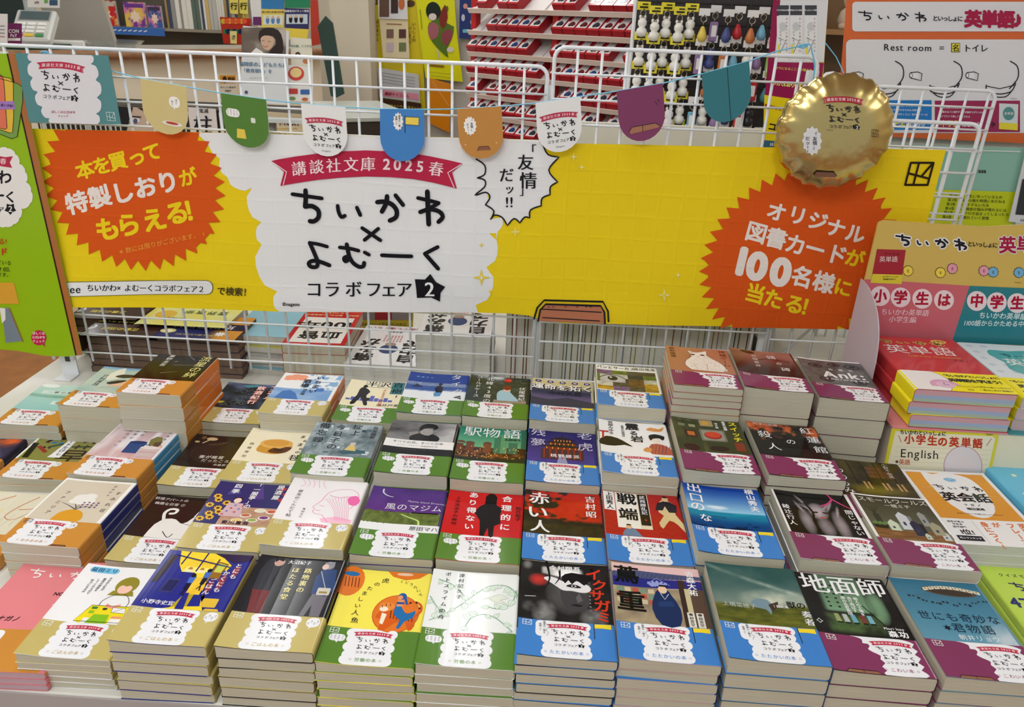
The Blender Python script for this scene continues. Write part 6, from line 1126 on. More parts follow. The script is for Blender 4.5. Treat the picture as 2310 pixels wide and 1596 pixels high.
MB().tube([str_pt(*q) for q in smooth([(1806, 104), (1822, 102), (1812, 108), (1800, 104), (1826, 100), (1832, 118), (1838, 150), (1832, 196)], 3)], .0012, 6, (110, 190, 226)).tube([str_pt(*q) for q in smooth([(92, 119), (100, 116), (108, 119), (98, 121)], 3)], .0014, 6, (110, 190, 226)).build('knot', M_PLAIN, sr, True)
# teal card with the QR-less notice
def tealcard(p):
    Z = lambda a: [(x / 5.32, 100 + y / 5.32) for x, y in a]
    l = scal(Z([(345, 112), (385, 205), (395, 400), (455, 570), (510, 750), (600, 890), (605, 944)]), -.3); r = scal(Z([(1172, 960), (1155, 835), (1165, 640), (1150, 430), (1090, 235), (1103, 132)]), -.3)
    p.poly(l + r, (226, 226, 232), 2); p.block(138, 139, .078, kx=.0785, rot=-4.5, h=3)
    p.t('詳しくは公式HPを', 144, 253, 6.6, (180, 50, 80), .03, rot=-1); p.t('チェック', 143, 262, 6, (180, 50, 80), .03)
    p.mark([(240, 253), (258, 254), (261, 273), (243, 272)], 1.0, (224, 234, 234), 3)
card('notice_card', 'teal and white square notice card hanging at the left top of the mesh', 'card', [(34, 120), (244, 125), (273, 281), (66, 276)], 1.300, tealcard, .001, (84, 140, 144), M_MATTE, hs=.0002)
# green poster on the far left
def greenposter(p):
    p.poly([(17, 121), (34, 121), (186, 801), (172, 802)], (176, 112, 62), 2); p.st([(17, 121), (172, 802)], 3.4, (50, 24, 20), 3, caps=False)
    Z = lambda a: [(x / 2.28, 120 + y / 2.28) for x, y in a]
    for q, c in (([(0, 130), (90, 155), (118, 175), (118, 250), (90, 430), (60, 440), (0, 415)], (122, 162, 78)), ([(0, 118), (55, 130), (70, 150), (72, 330), (66, 408), (50, 410), (0, 392)], (232, 190, 66)), ([(0, 110), (16, 122), (22, 150), (38, 385), (30, 392), (0, 385)], (228, 120, 92))): p.poly(Z(q), c, 3); p.st(Z(q), 1.3, INK, 4)
    p.poly(Z([(0, 248), (72, 246), (82, 288), (0, 290)]), (166, 128, 200), 5); p.t('遣い手帖!', 17, 238, 7, INK, .03, h=6, rot=-4)
    p.poly(Z(scal([(0, 490), (40, 490), (80, 520), (100, 570), (130, 610), (135, 665), (160, 710), (155, 775), (110, 800), (100, 850), (70, 880), (30, 892), (0, 890)], .18)), (240, 238, 236), 3)
    p.poly(Z([(0, 530), (30, 535), (68, 530), (52, 562), (64, 590), (30, 585), (0, 580)]), (190, 44, 76), 4); p.ch('春', 8, 364, 15, (250, 225, 230), .02, 5); p.t('わ', 11, 400, 34, INK, .05, h=4); p.st([(28, 434), (16, 443), (29, 455)], 4.6, INK, 4); p.st([(-4, 441), (8, 441)], 4.6, INK, 4); p.ch('ア', 2, 474, 17, INK, .03, 4)
    p.star(24, 471, 14, INK, 4, .65, 5); p.ch('2', 24, 471, 19, (240, 240, 240), .03, 5)
    p.t('る!', 6, 545, 15, (206, 50, 40), .03); p.ch('ド', 9, 568, 18, (206, 50, 40), .07, 4); p.t('ている', 10, 593, 11, INK, 0, rot=-3); p.t('き1回、', 13, 608, 11, INK, 0, rot=-3); p.t('ます。', 10, 620, 11, INK, 0, rot=-3)
    p.poly(Z([(0, 1180), (72, 1180), (100, 1290), (0, 1290)]), (222, 166, 56), 3); p.poly(Z([(10, 1310), (45, 1310), (120, 1480), (30, 1490)]), (122, 138, 152), 3); p.poly(Z([(0, 1310), (28, 1312), (30, 1370), (12, 1390)]), (236, 234, 232), 4); p.poly(Z([(45, 1312), (52, 1312), (122, 1484), (116, 1486)]), (150, 110, 70), 4)
    p.el(88, 762, 17, 17, (196, 40, 80), 4); p.poly([(94, 774), (102, 784), (100, 770)], (196, 40, 80), 4)
    for i, s_ in enumerate(('詳しくは', '公式HPを', 'チェック')): p.t(s_, 88, 752 + i * 9, 7, (250, 235, 240), .03, h=5)
card('sale_poster', 'lime green fair poster with a brown right edge at the far left', 'poster', [(-60, 121), (34, 121), (186, 801), (150, 805), (100, 803), (40, 792), (0, 789), (-30, 790)], 1.306, greenposter, .0012, (150, 190, 24), M_GLOSS, hs=.0002)
# gold foil balloon
BC = onY(1880, 298, 1.272); BR = .0915
def bal_off(x, z):
    r = np.sqrt(x * x + z * z) / BR; return .030 * np.sqrt(np.clip(1 - r ** 2.6, 0, 1))
M_GOLD, _nt, _b = nodes('gold_foil'); _b.inputs['Base Color'].default_value = (*lin((206, 184, 122)), 1); _b.inputs['Metallic'].default_value = 1; _b.inputs['Roughness'].default_value = .24
_tc2 = _nt.nodes.new('ShaderNodeTexCoord'); _n2 = _nt.nodes.new('ShaderNodeTexNoise'); _n2.inputs['Scale'].default_value = 26; _bp = _nt.nodes.new('ShaderNodeBump'); _bp.inputs['Strength'].default_value = .5; _bp.inputs['Distance'].default_value = .004
_nt.links.new(_tc2.outputs['Object'], _n2.inputs['Vector']); _nt.links.new(_n2.outputs['Fac'], _bp.inputs['Height']); _nt.links.new(_bp.outputs[0], _b.inputs['Normal'])
bl = empty('foil_balloon', tuple(BC), 0, 'round gold foil balloon with printed lettering hanging before the mesh', 'balloon')
nr, na = 16, 144; V = []; F = []
for s_ in (-1, 1):
    for i in range(nr + 1):
        r = BR * sin(i / nr * pi / 2)
        for j in range(na):
            a = 2 * pi * j / na; e = (i / nr) ** 4; w = 1 + .022 * e * sin(a * 19 + .8 * sin(a * 3)) + .012 * e * sin(a * 41)
            x, z = r * w * cos(a), r * w * sin(a) * .98; y = s_ * (float(bal_off(r, 0)) + .0016 * (sin((i / nr) ** 5 * pi)) * sin(a * 19 + .8 * sin(a * 3) + 1.2) + .0006)
            V.append((x, y, z))
m0_ = (nr + 1) * na
for s_ in (0, 1):
    for i in range(nr):
        for j in range(na):
            q = [s_ * m0_ + i * na + j, s_ * m0_ + i * na + (j + 1) % na, s_ * m0_ + (i + 1) * na + (j + 1) % na, s_ * m0_ + (i + 1) * na + j]; F.append(tuple(q if s_ == 0 else q[::-1]))
for j in range(na): F.append((nr * na + j, nr * na + (j + 1) % na, m0_ + nr * na + (j + 1) % na, m0_ + nr * na + j))
link('foil_skin', mesh('foil_skin', V, F, None, True), M_GOLD, bl)
q = P(yd=-1)
q.block(1903, 217, .0668, kx=.0665, rot=-2, h=6, rc=(180, 44, 60)); q.star(1832, 318, 22, (226, 226, 230), 4, .84, 12, ry=34); q.t('「友情」', 1838, 298, 10, INK, .03, v=True, h=6); q.t('だッ!!', 1822, 308, 10, INK, .03, v=True, h=6)
q.poly([(1838, 397), (1844, 388), (1884, 390), (1890, 399), (1886, 402), (1842, 401)], (128, 84, 66), 5); q.st([(1838, 397), (1844, 388), (1884, 390), (1890, 399)], 1.6, INK, 6); q.mark([(1970, 293), (1984, 294), (1983, 310), (1969, 309)], 1.1, (90, 70, 30), 5); q.t('©nagano', 1872, 293, 4, (120, 90, 40), 0)
def bmap(u, v, h):
    w = onY(u, v, float(BC[1]) - .03) - BC; w[:, 1] = -bal_off(w[:, 0], w[:, 2]) - .0016 - h * .0002; return w
q.build('balloon_print', bmap, attr_mat('foil_ink', .35, .3), bl)
MB().tube([(0, .004, BR * .96), (-.012, .02, BR + .02), (-.03, .030, BR + .04)], .0008, 5, (110, 190, 226)).build('string', M_PLAIN, bl)
# header board of the vocabulary display, its wing
def header(p):
    p.poly([(1983, 499), (2224, 514), (2324, 508), (2324, 650), (2187, 645), (1951, 630)], (214, 184, 96), 1); p.poly([(1951, 630), (2187, 645), (2147, 772), (1920, 764)], (206, 106, 118), 2); p.poly([(2187, 645), (2324, 651), (2324, 780), (2147, 772)], (48, 130, 142), 2)
    p.title(2100, 547, .095, kx=.142, rot=-4, h=4, wk=1.5, halo=(240, 238, 240), sk=-.1); p.t('といっしょに', 2216, 552, 12.5, INK, .05, rot=-3, sp=.9, h=5)
    p.tt((('英', 2272, 553), ('単', 2312, 552)), 40, (240, 238, 240), .14, 0, 4.4); p.tt((('英', 2272, 553), ('単', 2312, 552)), 40, (170, 24, 66), .07, 0, 5.5)
    p.poly([(1978, 562), (2043, 564), (2032, 640), (1964, 636)], (166, 40, 52), 3); p.t('ちいかわ', 2012, 573, 7, INK, .02, sp=1.3, h=4, rot=-2); p.t('英単語', 2004, 585, 14, (240, 220, 220), 0, h=4); p.poly([(1968, 618), (2037, 620), (2033, 641), (1963, 638)], (222, 206, 60), 4); p.t('ちいかわといっしょに', 2008, 624, 3.6, INK, .04, h=5); p.t('英単語を学ぼう!', 2006, 630, 4, INK, .04, h=5)
    for x, y, c in ((2048, 611, (240, 214, 80)), (2121, 615, (240, 214, 80)), (2148, 606, (232, 160, 180)), (2219, 611, (232, 160, 180)), (2240, 614, (120, 180, 220)), (2298, 615, (120, 180, 220))): p.star(x, y, 13, INK, 3, .86, 11); p.star(x, y, 11.6, c, 4, .86, 11); p.t('E', x, y, 9, INK, .0, h=5)
    for k, x, y in (('小', 1985, 668), ('学', 2031, 671), ('生', 2080, 674), ('は', 2129, 677), ('中', 2203, 679), ('学', 2248, 682), ('生', 2294, 684)): p.el(x, y, 22.5, 22.5, (240, 222, 228), 4); p.ch(k, x, y, 31, (176, 20, 60), .08, 5, sk=.12)
    p.t('ちいかわ英単語', 2041, 705, 15.5, (244, 216, 224), .02, rot=-2, sk=.2); p.t('小学生編', 2036, 721, 15.5, (244, 216, 224), .02, rot=-2, sk=.2); p.t('ちいかわ英単語', 2262, 713, 15.5, (210, 232, 236), .04, rot=-2, sk=.2); p.t('1100語からかためる中学', 2248, 730, 14, (210, 232, 236), .04, rot=-1, sk=.2); p.t('©nagano', 2296, 637, 4, INK)
hb = card('header_board', 'mustard, pink and teal header board standing behind the red books', 'board', [(1993, 497), (2222, 512), (2330, 506), (2330, 985), (1912, 950), (1920, 764), (1951, 630), (1981, 503)], 1.254, header, .003, (214, 184, 96), M_GLOSS, hs=.0002)
WX = .549
def onX(u, v, X):
    x, y, z = _ray(u, v); t = X / x; return (X, float(y * t), float(z * t + CZ))
wp = [(WX, 1.252, 1.066)] + [(WX, 1.252 - .125 * sin(t), .925 + .141 * cos(t) ** .7) for t in np.linspace(.12, pi / 2 * .98, 12)] + [(WX, 1.127, .905), (WX, 1.252, .905)]
wg = empty('display_wing', (WX, 1.13, .905), 0, 'pale lilac grey curved side wing of the vocabulary display', 'panel')
n_ = len(wp); V = [(0, a[1] - 1.13, a[2] - .905) for a in wp] + [(.0018, a[1] - 1.13, a[2] - .905) for a in wp]
link('wing_sheet', mesh('wing_sheet', V, [tuple(range(n_)), tuple(range(2 * n_ - 1, n_ - 1, -1))] + [(i, n_ + i, n_ + (i + 1) % n_, (i + 1) % n_) for i in range(n_)], [tuple(lin((192, 180, 192)))] * (2 * n_)), M_MATTE, wg)
# ------------------------------------------------ goods on the far half of the table, seen through the mesh
def vt_(p, s_, x, y, sz, c, b=0, sp=1.0, h=4): p.t(s_, x, y, sz, c, b, h, v=True, sp=sp)
CB = [0, 4, 9, 15, 22, 30, 42, 60, 80, 100, 120, 140, 160, 180, 200]
@art('back_jigoku')
def _(p):
    p.im(lambda X, Y: mix(mix([26, 28, 80], [60, 66, 130], fbm(X, Y, 4, 2)), [214, 150, 60], sst(1 - X, .62, .8)), 0, 0, 190, 130, 24, 16, 1); p.el(150, 90, 16, 12, (226, 220, 150), 2); p.el(150, 90, 9, 7, (250, 248, 220), 3); p.rect(0, 44, 190, 76, (20, 20, 60), 2.5); p.t('地獄界探訪', 88, 60, 26, WHT, .03, sp=1.0); p.t('あなたが行く あの世の世界', 96, 26, 8, (200, 200, 230), .02); p.star(40, 96, 14, (240, 240, 240), 2, .5, 9); p.t('死後に困らないために', 90, 106, 8, (210, 200, 120), .02)
@art('back_dark')
def _(p):
    p.im(lambda X, Y: mix([30, 16, 22], [90, 60, 50], fbm(X, Y, 4, 5)), 0, 0, 190, 130, 20, 16, 1); p.rect(0, 40, 190, 62, (24, 18, 20), 2); p.t('あなたの知らない世界', 95, 51, 13, (222, 206, 90), .03); p.t('正義の法則', 80, 90, 15, (222, 206, 90), .04); p.el(150, 84, 18, 15, (200, 200, 206), 2); p.el(150, 84, 12, 9, (120, 120, 130), 3); p.rect(160, 0, 190, 130, (90, 24, 34), 1.6)
@art('back_yellow')
def _(p):
    p.im(lambda X, Y: mix([240, 226, 90], [226, 236, 190], fbm(X, Y, 3, 3)), 0, 0, 190, 130, 14, 10, 1); p.el(150, 70, 22, 22, (232, 190, 70), 2); p.t('霊界散歩', 70, 52, 22, (60, 90, 50), .02, sp=1.1); p.t('大川隆法', 120, 90, 9, (90, 110, 60), 0)
@art('back_red')
def _(p):
    p.rect(0, 0, 128, 188, (196, 30, 34), 1); p.rect(10, 40, 116, 180, (236, 234, 232), 2); p.t('血管', 62, 140, 44, BLK, .06); p.t('100年', 62, 84, 46, BLK, .06, w=1.1); p.t('高血圧、脳卒中、心筋梗塞を', 62, 26, 9, (240, 220, 160), .03); p.t('よせつけない！', 62, 12, 9, (240, 220, 160), .03)
@art('back_itami')
def _(p):
    p.rect(0, 0, 150, 210, (236, 236, 240), 1); vt_(p, '自力で', 30, 196, 40, BLK, .08, 1.0); vt_(p, '痛みが', 118, 196, 40, BLK, .08, 1.0); p.t('100歳でも痛くない', 75, 14, 15, (170, 40, 50), .0); p.t('富永喜代', 76, 36, 8, INK, .03)
    for i in range(6): vt_(p, '自分で消せる痛み', 92 - i * 7, 92, 5, (200, 70, 50), .02, .95)
    p.el(74, 130, 20, 24, (50, 70, 120), 2); p.el(74, 104, 12, 9, (170, 140, 120), 3)
M_SPN = page_mat('dark_spine_stack', (120, 98, 84))
for k, (u, v, z), (W, H), rot, n, t, col, desc, pm in (
    ('back_dark', (232, 776, .845), (150, 100), 180, 6, 16, (60, 40, 40), 'yellow letters and a coin on black', M_PAGE),
    ('back_jigoku', (402, 782, .845), (190, 106), 180, 6, 17, (30, 30, 80), 'upside-down white letters on indigo', M_PAGE),
    ('back_dark', (272, 690, .850), (150, 100), 180, 6, 16, (50, 34, 36), 'dark far cover with gold letters', M_PAGE),
    ('back_yellow', (440, 706, .852), (190, 106), 180, 6, 17, (232, 220, 110), 'upside-down letters on pale yellow', M_PAGEW),
    ('back_red', (705, 774, .838), (128, 188), 182, 3, 20, (196, 30, 34), 'black numerals on white with red border', M_PAGE),
    ('back_itami', (850, 838, .800), (150, 210), 180, 2, 12, (236, 236, 240), 'thick upside-down characters, lower white pile', M_PAGEW),
    ('back_itami', (1032, 722, .872), (150, 210), 181, 6, 16, (236, 236, 240), 'thick upside-down characters, tall white pile', M_PAGEW)):
    x, y = onz(u, v, z); y = max(y, 1.365 + H * MM / 2); pm = M_SPN if k in ('back_dark', 'back_jigoku') else pm
    stack(k, x, y, z, rot, t, 'none', desc, base=z - n * t * MM if z - n * t * MM < .76 else .7504, n=None if z - n * t * MM > .76 else n, lift=.4, col=col, W=W, H=H, cuts=CB, pm=pm, group='piles on the far side of the table', nmax=6)
# white magazines lying and standing
for i in range(7):
    b = empty('magazine', (-.56 + (i % 3) * .004, 1.50 + (i % 2) * .01, .7504 + i * .0125), radians(-4 + (i * 37) % 7), '%s white magazine of the low pile left of the red book' % ('lowest', 'second', 'third', 'fourth', 'fifth', 'sixth', 'topmost')[i], 'magazine', 'white magazines lying in a pile')
    MB().box(-.075, .075, -.105, .105, .0, .0115, (232, 232, 228)).build('page_block', M_PAGEW, b); MB().box(-.076, .076, -.106, .106, .0115, .0121, ((150, 200, 220), (226, 222, 120), (226, 226, 226))[i % 3]).build('cover', M_GLOSS, b)
R = random.Random(11); xx = -.062; _mg = 0
while xx < .432:
    th = R.choice((.006, .008, .010, .012, .016)); c = R.choice(((70, 90, 70), (190, 180, 70), (180, 90, 50), (226, 226, 220), (120, 150, 160), (60, 60, 50), (200, 200, 120), (150, 120, 90)))
    b = empty('standing_magazine', (xx, 1.40, .7504), radians(R.uniform(-.2, .2)), 'upright magazine with ' + cname(c) + ' cover edges in the row behind the mesh', 'magazine', 'magazines standing in a row behind the mesh')
    MB().box(.0006, th - .001, 0, .20, 0, .29 - R.uniform(0, .004), (226, 224, 214)).build('page_block', M_PAGEW, b); MB().box(0, .0005, -.001, .201, 0, .292, c).box(th - .0009, th - .0004, -.001, .201, 0, .292, c).build('cover', M_GLOSS, b); xx += th + .0004
br = empty('back_board', (.03, 1.62, .7504), 0, 'white board standing behind the magazines above the banner edge', 'board'); MB().box(0, .44, 0, .012, 0, .512, (238, 236, 230), .001).build('board_sheet', M_TABLE, br)
wb = empty('white_crate', (.47, 1.40, .7504), 0, 'white open frame crate behind the mesh near the wing', 'crate')
MB().box(0, .22, 0, .20, 0, .10, (232, 230, 222), .003).build('tray', M_TABLE, wb)
for a, b_ in (((0, 0, .10), (0, 0, .20)), ((.22, 0, .10), (.22, 0, .20)), ((0, 0, .20), (.22, 0, .20)), ((.02, 0, .10), (.10, 0, .20)), ((0, .2, .10), (0, .2, .20)), ((.22, .2, .10), (.22, .2, .20)), ((0, .2, .20), (.22, .2, .20))): MB().tube([a, b_], .003, 8).build('bar', M_WIRE, wb, True)
sc_ = card('stand_card', 'brown card with white caption strips standing on the red book pile', 'card', [(640, 640), (790, 640), (784, 732), (672, 730)], 1.66, lambda p: [p.poly([(666, 700 + i * 9), (776, 703 + i * 9), (776, 709 + i * 9), (667, 706 + i * 9)], (226, 220, 210), 2) for i in range(3)] + [p.t('10分でウォーキング並みの効果', 722, 704 + i * 9, 6, INK, .02, rot=-2) for i in range(3)], .002, (168, 138, 116), M_MATTE)
yc = card('yellow_sheet', 'shaded yellow leaflet propped between the piles behind the mesh', 'leaflet', [(792, 660), (935, 660), (930, 764), (800, 762)], 1.62, lambda p: (p.rect(800, 664, 930, 722, (150, 140, 146), 2), p.rect(846, 664, 884, 722, (170, 40, 50), 3), p.t('何歳からでも痛みはとれる', 865, 752, 11, INK, .03, rot=-1), p.t('悩みがない人生を手に入れる', 865, 732, 8, (90, 70, 20), .02)), .002, (206, 188, 60), M_MATTE)
# ------------------------------------------------ the counter and what stands on it
ct = empty('service_counter', (0, 0, 0), 0, 'high service counter with brown rounded wooden edge at the back left', 'counter')
CT = 1.25
A0, A1 = np.array([-2.91, 2.48]), np.array([-1.34, 4.77]); dv = (A1 - A0) / np.linalg.norm(A1 - A0); nv = np.array([-dv[1], dv[0]])
def cq(a, b, t0, t1): return [tuple(A0 + dv * a + nv * t0), tuple(A0 + dv * b + nv * t0), tuple(A0 + dv * b + nv * t1), tuple(A0 + dv * a + nv * t1)]
LN = float(np.linalg.norm(A1 - A0))
def slab(mb, q, z0, z1, c=(255, 255, 255)): return mb.prism(q, lambda x, y: (x, y, z0), lambda x, y: (x, y, z1), c)
slab(MB(), cq(0, LN, .02, .62), CT - .028, CT).build('worktop', mat('grey_worktop', (176, 170, 160), .35, noise=.05), ct)
e0, e1 = A0, A1; MB().tube([(e0[0], e0[1], CT - .016), (e1[0], e1[1], CT - .016)], .024, 12).build('wooden_edge', M_WOOD, ct, True)
slab(MB(), cq(0, LN - .02, .05, .60), 0, CT - .028).build('front_panel', mat('cream_panel', (236, 230, 210), .6, noise=.02), ct)
MB().tube([(-1.345, 4.76, CT + .0), (-1.20, 4.72, CT + .01)], .032, 12).build('rail_end', M_WOOD, ct, True)
def onc(u, v, z=1.25): p = onZ(u, v, z); return float(p[0]), float(p[1])
def cpos(u, d):      # on the counter top, d metres behind its edge, at picture column u
    r = _ray(u, 100); k = float(r[0] / r[1]); o = A0 + nv * d; a = (k * o[1] - o[0]) / (dv[0] - k * dv[1]); return tuple(o + dv * a)
x, y = cpos(88, .2)
tm = empty('card_terminal', (x, y, CT + .0005), radians(12), 'grey-white payment terminal on a green base on the counter', 'terminal')
MB().box(-.085, .085, -.06, .06, 0, .018, (30, 66, 46), .004).build('base', M_PLAIN, tm)
MB().box(-.062, .062, -.075, .075, 0, .034, (206, 208, 206), .006).tilt(radians(38), (0, -.075, .03)).build('housing', M_PLAIN, tm)
MB().box(-.045, .045, .022, .062, .0341, .0352, (84, 100, 104)).tilt(radians(38), (0, -.075, .03)).build('screen', M_GLOSS, tm)
MB().box(-.050, .050, .016, .068, .0338, .0345, (150, 154, 154)).tilt(radians(38), (0, -.075, .03)).build('bezel', M_PLAIN, tm)
for i in range(3):
    for j in range(4): MB().box(-.046 + i * .032, -.020 + i * .032, -.062 + j * .018, -.050 + j * .018, .034, .039, (238, 238, 236) if j else ((200, 60, 50), (230, 200, 70), (80, 150, 90))[i], .001).tilt(radians(38), (0, -.075, .03)).build('key', M_PLAIN, tm)
wbx = empty('white_reader', (*cpos(153, .30), CT + .0005), radians(28), 'small white card reader box beside the payment terminal', 'reader'); MB().box(-.055, .055, -.03, .03, 0, .026, (238, 238, 236), .004).build('case', M_PLAIN, wbx)
MB().box(-.012, .012, -.0305, -.0302, .008, .012, (180, 180, 180)).build('vent', M_PLAIN, wbx)
tr = empty('coin_tray', (*cpos(258, .2), CT + .0005), radians(40), 'clear blue-grey coin tray on the counter', 'tray')
MB().lathe([(.0, 0), (.07, 0), (.10, .03), (.104, .03), (.072, -.0), (.0, .001)], n=24, c=(150, 180, 190)).build('dish', M_CLEAR, tr, True); MB().lathe([(0, .002), (.068, .002), (.068, .004), (0, .004)], n=20, c=(130, 150, 156)).build('mat', M_PLAIN, tr)
def sign(name, lab, cat, u0, v0, u1, v1, Y, col, draw, m=None, th=.003, group=None): return card(name, lab, cat, [(u0, v0), (u1, v0 + (u1 - u0) * .03), (u1, v1 + (u1 - u0) * .03), (u0, v1)], Y, draw, th, col, m or M_GLOSS, hs=.0006, group=group)
sign('pay_sign', 'purple and white payment sign at the left end of the counter', 'sign', 17, 52, 48, 103, 2.45, (120, 40, 100), lambda p: (p.t('CON', 32, 70, 11, WHT, .05, w=.9), p.t('PaY', 32, 80, 10, WHT, .05, w=.9), p.rect(19, 86, 47, 92, WHT, 3)))
sign('paper_stand', 'white upright notice at the left picture edge of the counter', 'sign', -30, 30, 16, 103, 2.4, (232, 234, 236), lambda p: [p.st([(-6, 58 + i * 8), (11, 59 + i * 8)], 1.4, ((90, 90, 100), (90, 90, 100), (90, 90, 100), (170, 40, 60))[i], 3) for i in range(4)])
mo = empty('register_screen', (*cpos(0, .42), CT + .0005), radians(20), 'grey register screen with a dark glass panel behind the terminal', 'screen')
MB().box(-.13, .13, -.01, .02, .06, .36, (176, 184, 184), .006).build('bezel', M_PLAIN, mo); MB().box(-.115, .10, -.0125, -.0101, .075, .34, (44, 56, 52)).build('display', M_GLOSS, mo); MB().tube([(0, .03, 0), (0, .03, .10)], .02, 10, (170, 170, 166)).build('stand', M_PLAIN, mo, True)
p_ = P(yd=1); p_.t('堂', .0, .22, .07, (110, 40, 30), .03, h=0); p_.t('宝', -.02, .30, .06, (70, 80, 60), .02, h=0); p_.build('screen_text', lambda u, v, h: np.stack([u, h * 0 - .0135 - h * .0003, v], -1), M_GLOSS, mo)
sign('price_display', 'white tilted customer display above the terminal', 'sign', 62, -20, 134, 16, 2.6, (228, 230, 228), lambda p: (p.rect(100, 0, 108, 7, (110, 170, 90), 2), p.rect(112, 0, 130, 12, (60, 90, 120), 2), p.t('0件', 84, 6, 7, INK, .02)))
ps = empty('grey_partition', (*cpos(185, .4), CT + .0005), radians(10), 'plain grey slanted screen stand between register and comics', 'partition'); MB().prism([(-.10, 0), (.12, 0), (.06, .40), (-.16, .40)], lambda a, b: (a, 0, b), lambda a, b: (a, .03, b), (168, 162, 152)).build('panel', M_PLAIN, ps)
for o_ in (tm, wbx, tr, mo, ps): o_.scale = (1.35, 1.35, 1.35)
# shelving behind the counter
def shelf(name, lab, x0, x1, Y, zs, d=.28, c=(120, 112, 100), back=True, m=None):
    s_ = empty(name, (x0, Y, 0), 0, lab, 'shelf'); W = x1 - x0; m = m or M_PLAIN
    for z in zs: MB().box(0, W, 0, d, z - .018, z, c).build('shelf_board', m, s_)
    for x in (-.018, W): MB().box(x, x + .018, 0, d, 0, zs[-1] + .28, c).build('side_panel', m, s_)
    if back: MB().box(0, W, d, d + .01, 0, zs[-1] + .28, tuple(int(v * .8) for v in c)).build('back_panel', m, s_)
    return s_
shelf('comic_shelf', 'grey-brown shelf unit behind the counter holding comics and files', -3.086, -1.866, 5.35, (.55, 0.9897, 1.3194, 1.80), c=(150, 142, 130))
bs = empty('shelf_label_strip', (-3.073, 5.344, 1.2694), 0, 'blue label strip along the shelf edge below the comics', 'label'); MB().box(0, .47, 0, .004, 0, .048, (60, 110, 190)).build('strip', M_GLOSS, bs)
p_ = P(yd=1); [p_.st([(.05 + i * .035, .024), (.07 + i * .035, .030)], .006, WHT, 0) for i in range(9)]; p_.build('strip_print', lambda u, v, h: np.stack([u, h * 0 - .0004 - h * .0002, v], -1), M_GLOSS, bs)
def comic_print(seed):
    p = P(yd=1); k = [(110, 60, 150), (220, 120, 50), (200, 40, 50), (230, 200, 90), (220, 130, 180), (60, 100, 180), (70, 60, 90), (190, 190, 180), (60, 150, 110)]
    R = random.Random(seed); c = R.sample(k, 3); p.im(lambda X, Y: mix(mix(c[0], c[1], sst(fbm(X, Y, 4, seed), .35, .6)), c[2], sst(fbm(X, Y, 6, seed + 3), .55, .65)), 0, 0, 1, 1, 10, 12, 0); p.rect(.06, .78, .94, .94, c[2], 1); p.star(.5, .42, .28, (240, 220, 200), 1.6, .6, 7); return p
for i, (x, z, w, h_, lab) in enumerate(((-3.061, 1.3199, .144, .156, 'shiny violet and orange comic'), (-2.862, 1.3199, .144, .152, 'gold and red comic'), (-2.706, 1.3199, .094, .135, 'pale pink comic'))):
    b = empty('comic_book', (x, 5.352, z), 0, lab + ' facing out on the blue-edged shelf', 'book', 'comics facing out behind the counter'); MB().box(0, w, 0, .02, 0, h_, (200, 200, 200), .001).build('book_block', M_GLOSS, b)
    p = comic_print(i + 3); p.build('cover_print', lambda u, v, hh: np.stack([u * w, hh * 0 - .0006 - hh * .0005, v * h_], -1), M_GLOSS, b)
R = random.Random(21); x = -2.588; i = 0
while x < -1.941:
    w = R.uniform(.012, .035); h_ = R.uniform(.24, .30); c = R.choice(((206, 180, 120), (190, 190, 186), (226, 210, 90), (150, 150, 150), (170, 140, 90), (90, 110, 100), (226, 226, 220), (60, 70, 100)))
    b = empty('document_file', (x, 5.37, 1.3199), 0, 'upright ' + cname(c) + ' office file in the row right of the comics', 'file', 'office files on the shelf behind the counter'); MB().box(0, w - .002, 0, .22, 0, h_, c, .001).build('folder', M_MATTE, b); x += w; i += 1
x = -2.613
while x < -1.991:
    w = R.uniform(.012, .03); b = empty('document_file', (x, 5.37, 0.9902), 0, 'dark upright file on the lower shelf behind the counter', 'file', 'dark files on the lower shelf'); MB().box(0, w - .002, 0, .22, 0, R.uniform(.18, .23), R.choice(((90, 60, 80), (120, 110, 120), (70, 60, 60), (180, 180, 176))), .001).build('folder', M_MATTE, b); x += w
# leaflets and their stand at the end of the counter
def woman(p):
    p.im(lambda X, Y: mix([112, 100, 92], [196, 188, 180], sst(fbm(X, Y, 2, 4), .3, .7)), 545, 62, 645, 128, 14, 10, 1); p.poly(smooth([(586, 70), (604, 62), (628, 68), (638, 90), (636, 124), (600, 128), (622, 100), (616, 82), (596, 82), (590, 96), (584, 88)], 2, True), (54, 46, 44), 2); p.poly(smooth([(588, 88), (598, 80), (616, 84), (618, 100), (606, 114), (594, 108)], 2, True), (214, 180, 156), 3)
    p.st([(592, 92), (597, 91)], 1, (80, 60, 50), 4); p.st([(605, 93), (611, 94)], 1, (80, 60, 50), 4); p.st(smooth([(594, 103), (599, 106), (605, 104)], 3), 1.2, (170, 90, 80), 4); p.poly([(560, 126), (578, 108), (592, 116), (600, 128)], (236, 236, 238), 3); p.t('福岡県のこどもたちに', 594, 146, 11, (60, 110, 150), .03, rot=-2, h=4); p.t('「教育環境」を', 580, 160, 10, (60, 110, 150), .03, rot=-2, h=4); p.t('みんなでつくろう。', 586, 176, 5, (150, 150, 160), 0, h=4); p.el(556, 208, 4, 4, (90, 90, 130), 4, 8)
hs = empty('leaflet_stand', (-.80, 2.17, 0), 0, 'tall clear leaflet stand before the end of the counter', 'stand')
MB().box(-.12, .12, 0, .10, 0, .02, (170, 170, 170), .004).build('base', M_PLAIN, hs); MB().tube([(0, .05, .02), (0, .05, 1.16)], .012, 10, (180, 180, 182)).build('post', M_PLAIN, hs, True); MB().box(-.10, .15, .0, .06, 1.16, 1.168, (200, 208, 210)).build('tray', M_PLAIN, hs)
